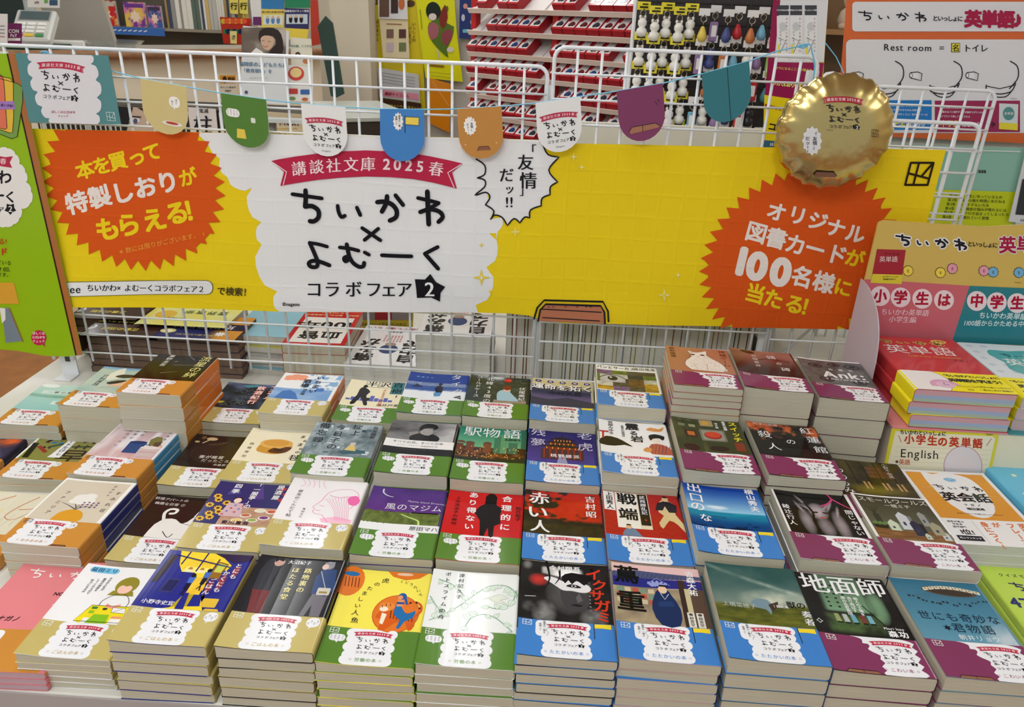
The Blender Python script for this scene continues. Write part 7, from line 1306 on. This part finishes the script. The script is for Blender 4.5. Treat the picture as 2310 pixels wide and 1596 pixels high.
card('photo_leaflet', 'leaflet with a woman in a dark hat in a clear pocket', 'leaflet', [(548, 58), (652, 70), (646, 236), (541, 230)], 2.20, woman, .003, (222, 228, 234), M_GLOSS, hs=.0005)
card('fair_leaflet', 'cream leaflet with small round pictures beside the woman leaflet', 'leaflet', [(655, 84), (702, 88), (706, 150), (657, 148)], 2.23, lambda p: (p.t('今の服、どうする', 680, 104, 6, (50, 120, 110), .03), p.el(672, 124, 6, 7, (90, 60, 50), 2), p.el(672, 127, 4, 5, (226, 190, 170), 3), p.el(692, 138, 9, 6, (200, 130, 90), 2)), .002, (232, 228, 212), M_GLOSS, hs=.0005)
card('small_leaflet', 'white leaflet with a red round badge at the stand bottom', 'leaflet', [(643, 146), (690, 150), (706, 150), (706, 230), (646, 227)], 2.22, lambda p: (p.el(668, 166, 18, 16, (214, 80, 80), 2), p.el(668, 164, 13, 11, (240, 214, 150), 3), p.rr(650, 200, 672, 212, 2, (196, 70, 70), 3), p.rr(678, 202, 700, 213, 2, (70, 110, 180), 3), p.el(660, 222, 7, 4, (120, 150, 90), 3), p.el(688, 224, 7, 4, (200, 110, 70), 3)), .002, (236, 236, 236), M_GLOSS, hs=.0005)
for i, (q, c, tx, tc, lab) in enumerate((([(590, 20), (642, 22), (640, 64), (588, 62)], (238, 220, 110), '成人向けお金の計画', (120, 60, 40), 'yellow topped leaflet with tiny blue and brown figures'), ([(642, 18), (698, 20), (696, 66), (642, 64)], (60, 60, 110), '保護者向けネット教室', (236, 236, 240), 'navy topped leaflet with two black robed figures'), ([(562, -14), (588, -12), (590, 58), (570, 58)], (232, 232, 232), '', (60, 60, 60), 'tall narrow white leaflet with a purple foot'), ([(590, -18), (642, -16), (640, 20), (590, 20)], (60, 130, 190), '', (240, 240, 240), 'blue leaflet at the picture top edge'), ([(642, -20), (700, -18), (700, 18), (642, 18)], (50, 140, 100), '', (240, 240, 240), 'green leaflet at the picture top edge'))):
    def dr(p, q=q, c=c, tx=tx, tc=tc, i=i):
        x, y = (q[0][0] + q[1][0]) / 2, q[0][1]; p.t(tx, x, y + 7, 5.6, tc, .04)
        if i in (0, 1): p.rect(q[0][0] + 4, y + 14, q[1][0] - 4, y + 36, (206, 220, 236) if i else (232, 236, 226), 2); [p.el(q[0][0] + 14 + k * 12, y + 26, 4, 8, ((40, 36, 40) if i else (90, 140, 200)), 3) for k in range(3)]; [p.el(q[0][0] + 14 + k * 12, y + 19, 3, 3.4, (226, 190, 160), 4) for k in range(3)]
        if i == 2: p.rect(q[3][0] + 1, 38, q[2][0] - 1, 57, (110, 50, 110), 2)
    card('leaflet', lab + ' on the leaflet rack', 'leaflet', q, 2.62, dr, .002, c, M_GLOSS, hs=.0006)
card('yellow_card', 'plain yellow card below the navy topped leaflet', 'card', [(620, 62), (696, 66), (692, 90), (618, 88)], 2.60, None, .002, (240, 214, 80), M_GLOSS)
card('fruit_poster', 'red poster with round green and yellow fruit shapes above the counter', 'poster', [(496, 38), (566, 42), (560, 102), (504, 98)], 5.346, lambda p: [p.el(504 + (i * 17) % 54, 48 + (i * 23) % 46, 6, 6, ((210, 180, 50), (60, 120, 60), (230, 90, 60), (30, 40, 80))[i % 4], 2 + (i % 4) * .2) for i in range(16)], .003, (190, 50, 40), M_GLOSS, hs=.001)
for u, k in ((528, 'left'), (550, 'right')): card('index_tag', 'yellow hanging index tag with a black character, %s one of two' % k, 'tag', [(u - 11, -10), (u + 9, -10), (u + 9, 32), (u - 9, 30)], 5.344, lambda p, u=u: p.ch('行', u, 14, 17, INK, .05, 3), .002, (232, 220, 110), M_GLOSS, hs=.001)
card('index_tag', 'small yellow tag on the counter back with one character', 'tag', [(518, 70), (534, 70), (534, 99), (520, 98)], 5.34, lambda p: p.ch('さ', 527, 84, 11, INK, .04, 3), .002, (232, 224, 150), M_GLOSS, hs=.001)
card('green_board', 'dark green pointed board leaning by the pillar', 'board', [(716, 60), (734, 36), (750, 52), (776, 212), (756, 222), (746, 216)], 2.9, None, .01, (52, 76, 70), M_PLAIN)
card('red_folder', 'red folder standing left of the dark green board', 'folder', [(700, 0), (716, 0), (722, 100), (702, 104)], 3.0, None, .01, (196, 60, 40), M_PLAIN)
# pillar, dark side board, magazine rack
pm_ = MB(); q = [onY(735, 60, 3.15), onY(833, 60, 3.15)]; struct('trim_1', MB().box(float(q[0][0]) + .02, float(q[1][0]), 3.15, 3.5, 0, 2.8), M_WALL)
db = empty('dark_cabinet', (-.70, 2.45, 0), radians(28), 'dark brown cabinet side under the pillar', 'cabinet'); MB().box(0.05, .30, 0, .5, 0, 1.13, (70, 58, 52), .003).build('cabinet_body', M_DARK, db); MB().box(.045, .305, -.005, .505, 1.1305, 1.145, (190, 196, 190), .002).build('cabinet_top', M_PLAIN, db)
rk = empty('magazine_rack', (-1.60, 2.36, 0), 0, 'black slatted low magazine rack in front of the counter', 'rack'); MB().box(0, .86, 0, .20, 1.0, 1.166, (36, 34, 34), .003).build('rack_body', M_PLAIN, rk)
for x, y in ((.01, .01), (.85, .01), (.01, .19), (.85, .19)): MB().box(x - .008, x + .008, y - .008, y + .008, 0, 1.0, (60, 58, 58)).build('leg', M_PLAIN, rk)
for i in range(53): o = MB().box(0, .004, -.003, 0, 1.06, 1.158, (206, 206, 200)).build('slat', M_PLAIN, rk) if i == 0 else link('slat', bpy.data.meshes[o.data.name], None, rk); o.location = (.01 + i * .016, 0, 0)
def mag(lab, q, c, dr, Y=2.352): card('magazine', lab, 'magazine', q, Y, dr, .004, c, M_GLOSS, hs=.0006)
mag('black and white magazine with drawn eyes above the banner', [(268, 240), (362, 246), (380, 304), (286, 300)], (206, 184, 166), lambda p: (p.poly([(268, 240), (300, 242), (296, 262), (284, 300), (276, 270)], (34, 30, 34), 2), p.poly([(310, 243), (356, 246), (330, 266), (322, 250)], (34, 30, 34), 2), p.el(304, 272, 12, 6, (240, 240, 240), 2), p.el(306, 273, 5, 6, (90, 90, 130), 3), p.el(340, 276, 10, 6, (240, 240, 240), 2), p.el(341, 277, 5, 6, (90, 90, 130), 3), p.st([(292, 262), (318, 264)], 2.6, INK, 4)))
mag('white magazine with one large brush character', [(424, 242), (486, 246), (492, 303), (430, 300)], (228, 222, 222), lambda p: (p.ch('柱', 458, 282, 44, INK, .03, 3), p.t('鬼滅', 460, 250, 11, INK, .02)))
mag('cream card reading in large brown letters by the green pennant', [(600, 252), (682, 258), (684, 300), (602, 296)], (236, 222, 190), lambda p: (p.t('カードNEXT', 640, 277, 15, (110, 70, 40), .05, sp=.85, rot=-2), p.st(smooth([(606 + i * 5, 289 + (i % 2) * 2.5) for i in range(14)], 2), 1.6, (224, 190, 80), 3)))
mag('orange and grey news leaflet above the green pennant', [(494, 168), (534, 170), (535, 212), (497, 210)], (232, 226, 210), lambda p: (p.rect(496, 170, 532, 188, (226, 160, 50), 2), p.t('戦国', 522, 178, 8, INK, .05), p.el(507, 180, 5, 8, (60, 40, 30), 3), p.t('ポイント進呈中', 515, 197, 5, INK, .03), p.t('実施中', 515, 205, 5, INK, .03)), Y=cpos(515, -.05)[1])
# ------------------------------------------------ wall with posters
wq = [onY(833, 100, 3.3), onY(1064, 100, 3.3)]; struct('wall_partition', MB().box(float(wq[0][0]) - .05, float(wq[1][0]) + .10, 3.30, 3.36, 0, 2.8, (190, 186, 180)), mat('grey_wall_panel', (196, 192, 184), .6, noise=.03))
def post(lab, q, c, dr, Y=3.28, name='poster', cat='poster', th=.002): card(name, lab, cat, q, Y, dr, th, c, M_GLOSS, hs=.0008)
post('yellow campaign poster with brown notices on the grey wall', [(826, -20), (948, -18), (960, 258), (858, 240), (840, 150)], (226, 206, 40), lambda p: (vt_(p, 'ほかほかな', 850, 44, 10, (110, 70, 30), .03), vt_(p, 'つたえよう', 840, 54, 8, (110, 70, 30), .03), vt_(p, 'いっしょの', 934, 50, 9, (110, 70, 30), .03), vt_(p, 'パンまつり', 925, 60, 8, (110, 70, 30), .03), p.el(843, 4, 12, 8, (90, 60, 36), 2), p.t('パンのこ', 843, 4, 6, (230, 210, 60), .03), p.el(926, 8, 10, 8, (90, 60, 36), 2)))
post('cream notice with four small photographs pinned over the yellow poster', [(856, 42), (920, 46), (924, 132), (864, 130)], (232, 218, 180), lambda p: (p.st([(872, 54), (906, 55)], 2, (150, 80, 50), 3), [p.rect(872 + (i % 2) * 28, 66 + (i // 2) * 30, 888 + (i % 2) * 28, 86 + (i // 2) * 30, ((130, 100, 90), (96, 60, 60), (206, 190, 200), (120, 130, 90))[i], 2) for i in range(4)]), 3.26, 'notice', 'notice')
post('white photo card with brown cup and books at the picture top', [(852, -20), (918, -18), (920, 44), (854, 42)], (226, 226, 230), lambda p: (p.rect(856, -18, 878, 38, (110, 84, 74), 2), p.rect(882, -18, 898, 30, (70, 52, 46), 2), p.el(906, 8, 7, 14, (200, 110, 60), 2)), 3.255, 'notice', 'notice')
post('crumpled grey information sheet on the lower yellow poster', [(852, 152), (944, 168), (948, 232), (856, 220)], (200, 202, 206), lambda p: ([p.st([(862, 164 + i * 7), (936, 176 + i * 7)], .8, (110, 110, 120), 2) for i in range(4)], p.poly([(860, 202), (944, 212), (945, 226), (860, 216)], (226, 150, 170), 2), p.t('講師ケイコさん', 896, 214, 8, (150, 40, 60), .04, rot=-6)), 3.26, 'notice', 'notice')
post('dark brown strip reading in yellow letters under the grey sheet', [(858, 222), (950, 234), (952, 256), (860, 246)], (70, 50, 40), lambda p: p.t('詳しくはキャンペーンをチェック', 904, 240, 6.6, (226, 200, 60), .03, rot=-6), 3.255, 'notice', 'notice')
def ypost(p):
    p.el(978, 26, 17, 22, (30, 44, 30), 2, rot=-10); p.el(976, 38, 9, 8, (226, 214, 206), 3); p.poly(smooth([(968, 52), (990, 40), (1006, 14), (1012, 20), (1004, 50), (1024, 60), (1018, 90), (1008, 112), (1012, 130), (996, 118), (976, 96), (966, 74)], 2, True), (90, 120, 40), 2.2); p.poly(smooth([(990, 44), (1004, 10), (1010, 40), (1000, 66)], 2, True), (130, 50, 34), 3); p.poly(smooth([(966, 62), (976, 50), (990, 60), (986, 84), (970, 88)], 2, True), (170, 100, 110), 3); p.poly(smooth([(996, 76), (1016, 66), (1020, 84), (1004, 104)], 2, True), (150, 70, 80), 3); p.el(1016, 112, 8, 6, (220, 216, 206), 3); p.st([(986, 112), (992, 134)], 3, (206, 204, 196), 3)
    p.st([(948, 22), (952, 66)], 2, (150, 150, 20), 3); p.st([(970, 147), (1000, 150)], 5, (150, 110, 30), 3); p.st([(968, 162), (1024, 168)], .8, (170, 150, 30), 2); p.st([(968, 170), (1020, 176)], .8, (170, 150, 30), 2)
post('bright yellow poster of a green and red painted bird-like figure', [(936, -20), (1024, -16), (1030, 70), (1044, 185), (960, 176), (948, 90)], (226, 226, 30), ypost, 3.27)
post('navy cloth poster with pale space drawings left of the toy rack', [(1037, -20), (1072, -18), (1070, 90), (1036, 86)], (42, 60, 120), lambda p: (p.el(1050, 14, 5, 6, (220, 150, 140), 2), p.el(1045, 40, 4, 8, (200, 206, 220), 2), p.rr(1044, 66, 1058, 74, 2, (120, 190, 210), 2), p.el(1064, 50, 3, 5, (200, 206, 220), 2)), 3.275)
post('orange paper envelope hanging below the bright yellow poster', [(970, 176), (1018, 190), (1014, 300), (968, 278)], (226, 140, 30), lambda p: p.st([(976, 184), (1012, 238)], 1.2, (240, 190, 120), 3), 3.262, 'envelope', 'envelope')
# ------------------------------------------------ rack of boxed toy cars
L0, L1 = np.array([-.268, 2.60]), np.array([.27, 2.185]); rd = (L1 - L0) / np.linalg.norm(L1 - L0); rn = np.array([-rd[1], rd[0]]); RA = math.atan2(rd[1], rd[0]); RL = float(np.linalg.norm(L1 - L0))
tk = empty('toy_rack', (L0[0], L0[1], 0), RA, 'red uprights and white sloping shelves holding boxed toy cars', 'rack')
for x in (-.012, RL * .47, RL - .01): MB().box(x, x + .022, .02, .045, 0, 1.72, (190, 30, 34), .002).build('upright', M_PLAIN, tk)
MB().box(0, RL, .30, .305, 0, 1.72, (70, 60, 60)).build('back_panel', M_PLAIN, tk)
TI = radians(35); rows = [1.470 - .0635 * i for i in range(9)]
def toyprint(seed):
    p = P(yd=1); R = random.Random(seed); c = R.choice(((40, 40, 46), (60, 66, 80), (150, 150, 156), (120, 100, 50), (50, 80, 140), (70, 110, 70), (110, 50, 50)))
    p.rect(0, 0, 1, 1, (186, 40, 50), 0); p.rect(.06, .10, .94, .94, (236, 232, 236), 1); p.poly([(.06, .94), (.34, .94), (.26, .48), (.06, .48)], (196, 44, 54), 2); p.poly(smooth([(.30, .24), (.40, .42), (.60, .46), (.84, .34), (.86, .22), (.50, .16)], 2, True), c, 3); p.el(.42, .2, .06, .06, BLK, 4, 8); p.el(.74, .22, .06, .06, BLK, 4, 8); p.rect(.4, .74, .88, .86, (90, 90, 110), 2); return p
TB = []
for k in range(6):
    a = MB().box(0, .040, 0, .072, 0, .030, (176, 44, 54), .0008); a_me = mesh('box_carton', a.v, a.f, a.c); a_me.materials.append(M_GLOSS); pp = toyprint(k); pm2 = pp.me('carton_print', lambda u, v, h: np.stack([u * .040, v * .072, .0302 + h * .0003], -1)); pm2.materials.append(M_GLOSS); TB.append((a_me, pm2))
R = random.Random(31); ntoy = 0
for ri, z in enumerate(rows):
    q = empty('sloping_shelf', (0, 0, z)); q.parent = tk; q.rotation_euler = (TI, 0, 0)
    MB().box(0, RL, 0, .24, -.003, 0, (226, 222, 222)).build('shelf_plate', M_PLAIN, q); MB().box(0, RL, -.003, 0, -.003, .013, (236, 222, 214)).build('front_lip', M_PLAIN, q)
    nc = int(RL / .0425)
    for c_ in range(nc):
        MB().box(.0425 * c_ + .0414, .0425 * c_ + .0424, 0, .2, 0, .004, (226, 222, 222)).build('divider', M_PLAIN, q) if c_ % 3 == 0 else None
        if R.random() < .10: continue
        if abs(.0425 * c_ + .02 - RL * .47 - .01) < .03: continue
        for d in range(R.choice((1, 2, 2))):
            k = R.randrange(6); lx = .0425 * c_ + .001; ly = d * .0735 + .001
            wy, wz = ly * cos(TI) - .0005 * sin(TI), ly * sin(TI) + .0006
            P0 = L0 + rd * lx + rn * (ly * cos(TI))
            b = empty('toy_car_box', (P0[0], P0[1], z + ly * sin(TI) + .0006), 0, 'boxed toy car, red and white, on the %s shelf of the red rack' % (ORD[ri]), 'box', 'boxed toy cars in the red rack'); b.rotation_euler = (TI, 0, RA)
            link('box_carton', TB[k][0], None, b)
            if z > 1.0: link('carton_print', TB[k][1], None, b)
            ntoy += 1
# ------------------------------------------------ key rings hanging on a dark wire panel
kr = empty('key_ring_stand', (.20, 2.0, 0), 0, 'dark wire grid stand full of hanging key rings at the back right', 'rack')
MBK = mat('black_wire', (46, 46, 48), .4)
for i in range(9): MB().tube([(i * .045, 0, .02), (i * .045, 0, 1.66)], .0022, 6).build('wire', MBK, kr)
for i in range(30): MB().tube([(0, .003, .28 + i * .047), (.365, .003, .28 + i * .047)], .002, 6).build('wire', MBK, kr)
MB().tube([(-.005, -.01, 0), (-.005, -.01, 1.66)], .005, 8, (220, 220, 216)).build('side_post', M_WIRE, kr); MB().box(-.02, .38, -.02, .02, 0, .02).build('foot', MBK, kr)
M_RING = mat('steel_ring', (190, 180, 160), .25, metal=1.)
def charm(k, c):
    m = MB()
    if k == 0: m.lathe([(0, -.052), (.010, -.050), (.014, -.042), (.012, -.034), (.007, -.030), (.011, -.024), (.011, -.016), (.006, -.010), (0, -.009)], n=10, c=c).lathe([(0, -.012), (.003, -.010), (.003, -.004), (0, -.003)], x=-.006, n=6, c=c).lathe([(0, -.012), (.003, -.010), (.003, -.004), (0, -.003)], x=.006, n=6, c=c)
    elif k == 1: m.box(-.010, .010, -.004, .004, -.056, -.012, c, .002).box(-.006, .006, -.0045, -.004, -.045, -.020, (236, 236, 236))
    else: m.lathe([(0, -.050), (.009, -.047), (.012, -.038), (.009, -.028), (.004, -.016), (0, -.014)], n=10, c=c)
    return m
pal = [(236, 234, 230), (236, 190, 196), (150, 120, 170), (150, 180, 90), (70, 80, 140), (190, 40, 50), (60, 120, 130), (200, 120, 70), (40, 40, 46), (120, 180, 210), (226, 200, 90)]
ringv = MB().tube([(.007 * cos(t), 0, .001 + .007 * sin(t)) for t in np.linspace(0, 2 * pi, 11)], .0012, 5, caps=False).tube([(0, 0, -.006), (0, 0, -.012)], .0012, 5); RME = mesh('split_ring', ringv.v, ringv.f, None, True); RME.materials.append(M_RING)
TG = MB().box(-.016, .016, -.001, 0, .008, .026, (236, 222, 70)).box(-.010, .010, -.0016, -.001, .012, .016, (50, 46, 30)).box(-.004, .010, -.0016, -.001, .019, .022, (50, 46, 30)); TGM = mesh('header_card', TG.v, TG.f, TG.c); TGM.materials.append(M_GLOSS)
TGW = MB().box(-.013, .013, -.001, 0, .008, .024, (232, 230, 232)); TGWM = mesh('header_card', TGW.v, TGW.f, TGW.c); TGWM.materials.append(M_GLOSS)
CH = {}
R = random.Random(41)
MB().box(-.0, .37, .05, .056, 0, 1.66, (66, 62, 64)).build('back_panel', M_PLAIN, kr)
for ri in range(10):
    for ci in range(13):
        if R.random() < .06: continue
        z = 1.475 - ri * .066 - (ci % 2) * .008; x = .20 + .014 + ci * .0285; k = R.randrange(3); c = pal[(ci * 2 + ri * 3 + R.randrange(2)) % 11]
        if ci < 5 and ri < 6: k, c = 0, (236, 234, 230)
        if (k, c) not in CH: m_ = charm(k, c); CH[(k, c)] = mesh('charm', m_.v, m_.f, m_.c, k != 1); CH[(k, c)].materials.append(M_PLAIN)
        b = empty('key_ring', (x, 1.978 - (ci % 2) * .014, z), radians(R.uniform(-12, 12)), ('yellow-carded ' if ci < 5 else 'small ') + cname(c) + ' charm key ring in the %s row of the dark grid' % ORD[ri], 'key ring', 'yellow carded key rings' if ci < 5 else 'charm key rings on the dark grid')
        link('charm', CH[(k, c)], None, b); link('split_ring', RME, None, b); link('header_card', TGM if ci < 5 else TGWM, None, b)
        if ri % 1 == 0: MB().tube([(x - .20, 0, z + .009), (x - .20, -.045, z + .009)], .0013, 5).build('hook', MBK, kr)
# ------------------------------------------------ right background: wooden shelf, soft toys, posters
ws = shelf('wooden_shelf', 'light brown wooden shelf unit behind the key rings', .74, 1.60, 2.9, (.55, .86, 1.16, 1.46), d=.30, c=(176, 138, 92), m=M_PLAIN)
R = random.Random(51)
for ri, z in enumerate((1.1605, 1.4605, .8605)):
    for ci in range(6):
        c = R.choice(((206, 170, 120), (180, 60, 60), (220, 200, 180), (110, 90, 80), (150, 170, 190), (236, 232, 226))); x = .80 + ci * .135
        b = empty('soft_toy', (x, 3.02, z), radians(R.uniform(-20, 20)), 'small ' + cname(c) + ' round-eared soft toy on the %s board of the wooden shelf' % ('upper middle', 'top', 'lower')[ri], 'toy', 'soft toys on the wooden shelf')
        MB().lathe([(0, 0), (.036, .004), (.044, .03), (.036, .06), (.02, .074), (0, .078)], n=14, c=c).build('body', M_MATTE, b, True); MB().lathe([(0, .07), (.026, .074), (.034, .098), (.024, .122), (0, .13)], n=14, c=c).build('head', M_MATTE, b, True)
        for s_ in (-1, 1): MB().lathe([(0, .115), (.009, .118), (.010, .128), (0, .136)], x=s_ * .022, n=8, c=c).build('ear', M_MATTE, b, True); MB().lathe([(0, 0), (.014, .002), (.015, .016), (0, .022)], x=s_ * .03, y=-.035, n=8, c=c).build('foot', M_MATTE, b, True)
pt = empty('packed_plush', (.715, 2.06, 0), 0, 'white and blue plush in a clear bag beside the orange poster', 'toy')
MB().tube([(0, .02, 0), (0, .02, 1.26)], .008, 8, (200, 196, 190)).build('stand_pole', M_PLAIN, pt, True); MB().box(-.09, .09, -.06, .10, 0, .012, (120, 110, 100)).build('stand_foot', M_PLAIN, pt)
MB().lathe([(0, 1.262), (.034, 1.27), (.042, 1.30), (.034, 1.335), (.018, 1.356), (0, 1.36)], n=16, c=(236, 236, 238)).build('plush_body', M_MATTE, pt, True); MB().lathe([(.036, 1.272), (.044, 1.284), (.044, 1.30), (.040, 1.302)], n=16, c=(110, 170, 220)).build('blue_skirt', M_MATTE, pt, True)
def manga(p):
    p.poly([(1757, 0), (1868, 0), (1858, 140), (1746, 142)], (226, 226, 230), 2); p.poly([(1744, 0), (1760, 0), (1735, 250), (1722, 250)], (150, 28, 78), 2.4)
    for i, (a, s_) in enumerate(((1752, 'ウツになるか心配'), (1782, '落ち込んでいる夫へ'), (1815, 'プレッシャーに弱い'))): p.rect(a, 12, a + 27, 34, (70, 70, 76), 3); p.t(s_, a + 13.5, 23, 4.4, WHT, .04, h=4, sp=.8); p.rect(a, 36, a + 27, 138, (236, 236, 238), 3); vt_(p, 'そんなこと言われても', a + 22, 40, 5, (150, 40, 60), .02, 1.6); vt_(p, 'どうしたら', a + 8, 70, 5, INK, .02, 1.3); p.el(a + 13, 60, 8, 10, (206, 206, 212), 4, 14); p.st([(a + 4, 86), (a + 20, 92), (a + 8, 118)], 1, INK, 4); p.rect(a + 2, 100, a + 7, 130, (236, 220, 80), 4)
    p.poly([(1742, 140), (1858, 142), (1846, 232), (1724, 214)], (152, 30, 84), 3); p.t('ウツになるこころの悩みを', 1790, 156, 7, (236, 226, 90), .03, rot=-4, h=4); p.t('マンガでわかりやすく解説！', 1788, 192, 12, (246, 236, 120), .06, rot=-7, h=4, sp=.82, w=.82)
    p.poly([(1724, 214), (1846, 232), (1836, 336), (1720, 334)], (240, 216, 30), 3); p.t('哲学テクニックで！', 1760, 246, 10, (150, 30, 70), .05, rot=-12, h=4, sp=.9, w=.9); p.t('ココロの', 1764, 290, 19, INK, .07, rot=-10, h=4, sp=.8); p.poly([(1722, 316), (1800, 322), (1796, 336), (1720, 334)], (60, 110, 150), 4); p.t('科学が', 1748, 326, 8, WHT, .03, h=5)
card('tall_leaflet', 'magenta, white and yellow comic leaflet standing behind the right mesh', 'leaflet', [(1752, -20), (1870, -20), (1846, 336), (1718, 334)], 1.50, manga, .003, (226, 206, 40), M_GLOSS, hs=.0004)
ls_ = empty('leaflet_post', (.44, 1.515, .7504), 0, 'thin white post holding the tall comic leaflet', 'post'); MB().tube([(0, 0, 0), (0, 0, .74)], .004, 8).build('post', M_WIRE, ls_, True); MB().box(-.03, .03, -.03, .03, 0, .003).build('foot', M_WIRE, ls_)
def orange(p):
    p.rr(1922, 4, 2420, 71, 8, (230, 230, 236), 2); p.title(2012, 37, .085, kx=.137, rot=-1, h=3, wk=1.05); p.t('といっしょに', 2137, 42, 13, INK, .05, rot=-1, sp=.86, h=4); p.t('英単語♪', 2250, 44, 40, (172, 30, 74), .09, rot=-1, sp=.93, h=4)
    p.rr(1908, 89, 2420, 300, 12, (230, 230, 236), 2); p.t('Rest room', 2046, 107, 21, INK, .02, h=4, sp=1.08, rot=-1); p.t('=', 2123, 108, 20, INK, .02, h=4); p.rect(2145, 97, 2165, 118, INK, 3); p.rect(2146.3, 98.3, 2163.7, 116.7, (240, 226, 80), 4); p.ch('名', 2155, 108, 17, INK, .02, 6); p.t('トイレ', 2200, 109, 19, INK, .03, h=4)
    for cx in (1995, 2127, 2254):
        p.st(smooth([(cx + 24, 138), (cx + 40, 150), (cx + 41, 176), (cx + 22, 200)], 4), 2.4, INK, 4); p.st(smooth([(cx - 30, 192), (cx - 28, 206), (cx, 212), (cx + 26, 206), (cx + 36, 188)], 4), 2.4, INK, 4); p.st(smooth([(cx - 26, 206), (cx - 10, 218), (cx + 14, 218), (cx + 26, 206)], 3), 2.2, INK, 4); p.st([(cx - 30, 194), (cx, 200), (cx + 34, 192)], 1.8, INK, 4)
        p.poly([(cx - 74, 164), (cx - 58, 162), (cx - 56, 178), (cx - 64, 180), (cx - 74, 176)], (240, 240, 244), 3); p.st([(cx - 74, 164), (cx - 58, 162), (cx - 48, 166), (cx - 50, 182), (cx - 64, 178), (cx - 74, 176)], 1.8, INK, 4, closed=True); p.el(cx - 73, 170, 4, 6.4, INK, 4, 12); p.el(cx - 73, 170, 2.6, 4.8, (240, 240, 244), 5, 12)
    p.rect(1980, 226, 2101, 293, (38, 126, 206), 3); p.rect(2108, 227, 2300, 298, (160, 44, 88), 3)
    for i, s_ in enumerate(('これに必要な英単語がこれ1冊でカンペキ！', 'みんながつきだからみんな使える！', '学習とイラストがたくさん！音声コードつき')): p.t(s_, 2040, 238 + i * 10, 5.2, WHT, .03, h=4, rot=-1)
    for i, s_ in enumerate(('○高校受験の必修英単語を3LEVELに分けて掲載！', '○1冊まるごと音声データを無料でダウンロード', '○イラストで楽しく覚えられる')): p.t(s_, 2118, 242 + i * 10, 5.2, WHT, .03, h=4, rot=-1, al='l', sp=.96)
    p.t('小学生', 2020, 277, 14, (240, 224, 60), .07, h=4); p.t('はこちら', 2066, 280, 11, WHT, .06, h=4, sp=.9); p.t('中学生', 2142, 279, 15, (240, 214, 60), .07, h=4); p.t('はこちら', 2190, 281, 11.5, WHT, .06, h=4, sp=.9); p.st([(2222, 280), (2243, 280)], 1.8, INK, 5); p.st([(2236, 275), (2244, 280), (2236, 286)], 1.8, INK, 5)
    p.poly([(2253, 233), (2296, 235), (2294, 294), (2252, 291)], (216, 226, 230), 4); p.el(2274, 256, 13, 15, (90, 150, 150), 5); p.t('英単語', 2274, 256, 7, WHT, .03, h=6); p.poly([(2253, 276), (2295, 279), (2294, 294), (2252, 291)], (236, 220, 60), 5); p.t('©nagano', 2286, 222, 4, (110, 110, 110), 0, h=4)
    p.t('中学生', 2374, 279, 15, (240, 214, 60), .07, h=4)
card('word_poster', 'orange framed poster with white panels and toilet drawings, top right', 'poster', [(1914, -40), (2440, -40), (2440, 330), (1886, 303)], 1.74, orange, .003, (222, 110, 60), M_GLOSS, hs=.0005)
card('mint_poster', 'mint green sheet above a lime list of chapters behind the right mesh', 'poster', [(1868, 322), (2312, 334), (2290, 512), (1830, 500)], 1.66, lambda p: (p.poly([(1850, 420), (2293, 433), (2283, 512), (1830, 500)], (196, 208, 20), 2), [p.t(s_, 2140 - i * 3, 441 + i * 9.6, 8, (70, 76, 20), .03, rot=-2, h=3, al='l', sp=1.05) for i, s_ in enumerate(('第1章・この先に待っているもの', '第2章・悩みの種を時間にゆだねる', '第3章・考えすぎない方法', '第4章・人間関係の悩みが晴れるには', '第5章・それで行き詰まってしまったら', '第6章・心が晴れていく習慣'))], p.st([(1868, 330), (2300, 342)], 3, (210, 220, 216), 3), p.t('asa', 2215, 385, 13, INK, .05, h=3), p.rect(1870, 334, 2100, 350, (120, 150, 140), 2)), .003, (142, 190, 174), M_GLOSS, hs=.0005)
card('grey_poster', 'pale grey sheet with a dark picture at the right picture edge', 'poster', [(2318, 330), (2460, 336), (2440, 520), (2276, 500)], 1.65, lambda p: (p.poly([(2306, 404), (2400, 408), (2390, 490), (2290, 484)], (54, 54, 58), 2), p.t('定価', 2306, 497, 6, INK, .02)), .003, (214, 216, 220), M_GLOSS, hs=.0005)
sb = empty('poster_stand', (.72, 1.76, .7504), 0, 'white display board carrying the orange and mint posters', 'board'); MB().box(0, .75, 0, .02, .0, 1.05, (226, 224, 220), .002).build('board_panel', M_TABLE, sb)
# ------------------------------------------------ ceiling lamps
for i, (x, y, _p) in enumerate(LAMPS):
    l = empty('ceiling_lamp', (x, y, 2.8), 0, 'long twin tube ceiling lamp, one of the rows overhead', 'lamp', 'tube lamps under the ceiling')
    MB().box(-.08, .08, -.60, .60, -.05, -.001, (236, 236, 236), .004).build('housing', M_PLAIN, l)
    for s_ in (-1, 1): MB().tube([(s_ * .045, -.56, -.066), (s_ * .045, .56, -.066)], .014, 10).build('tube', M_TUBE, l, True)
bpy.data.objects.remove(_to)
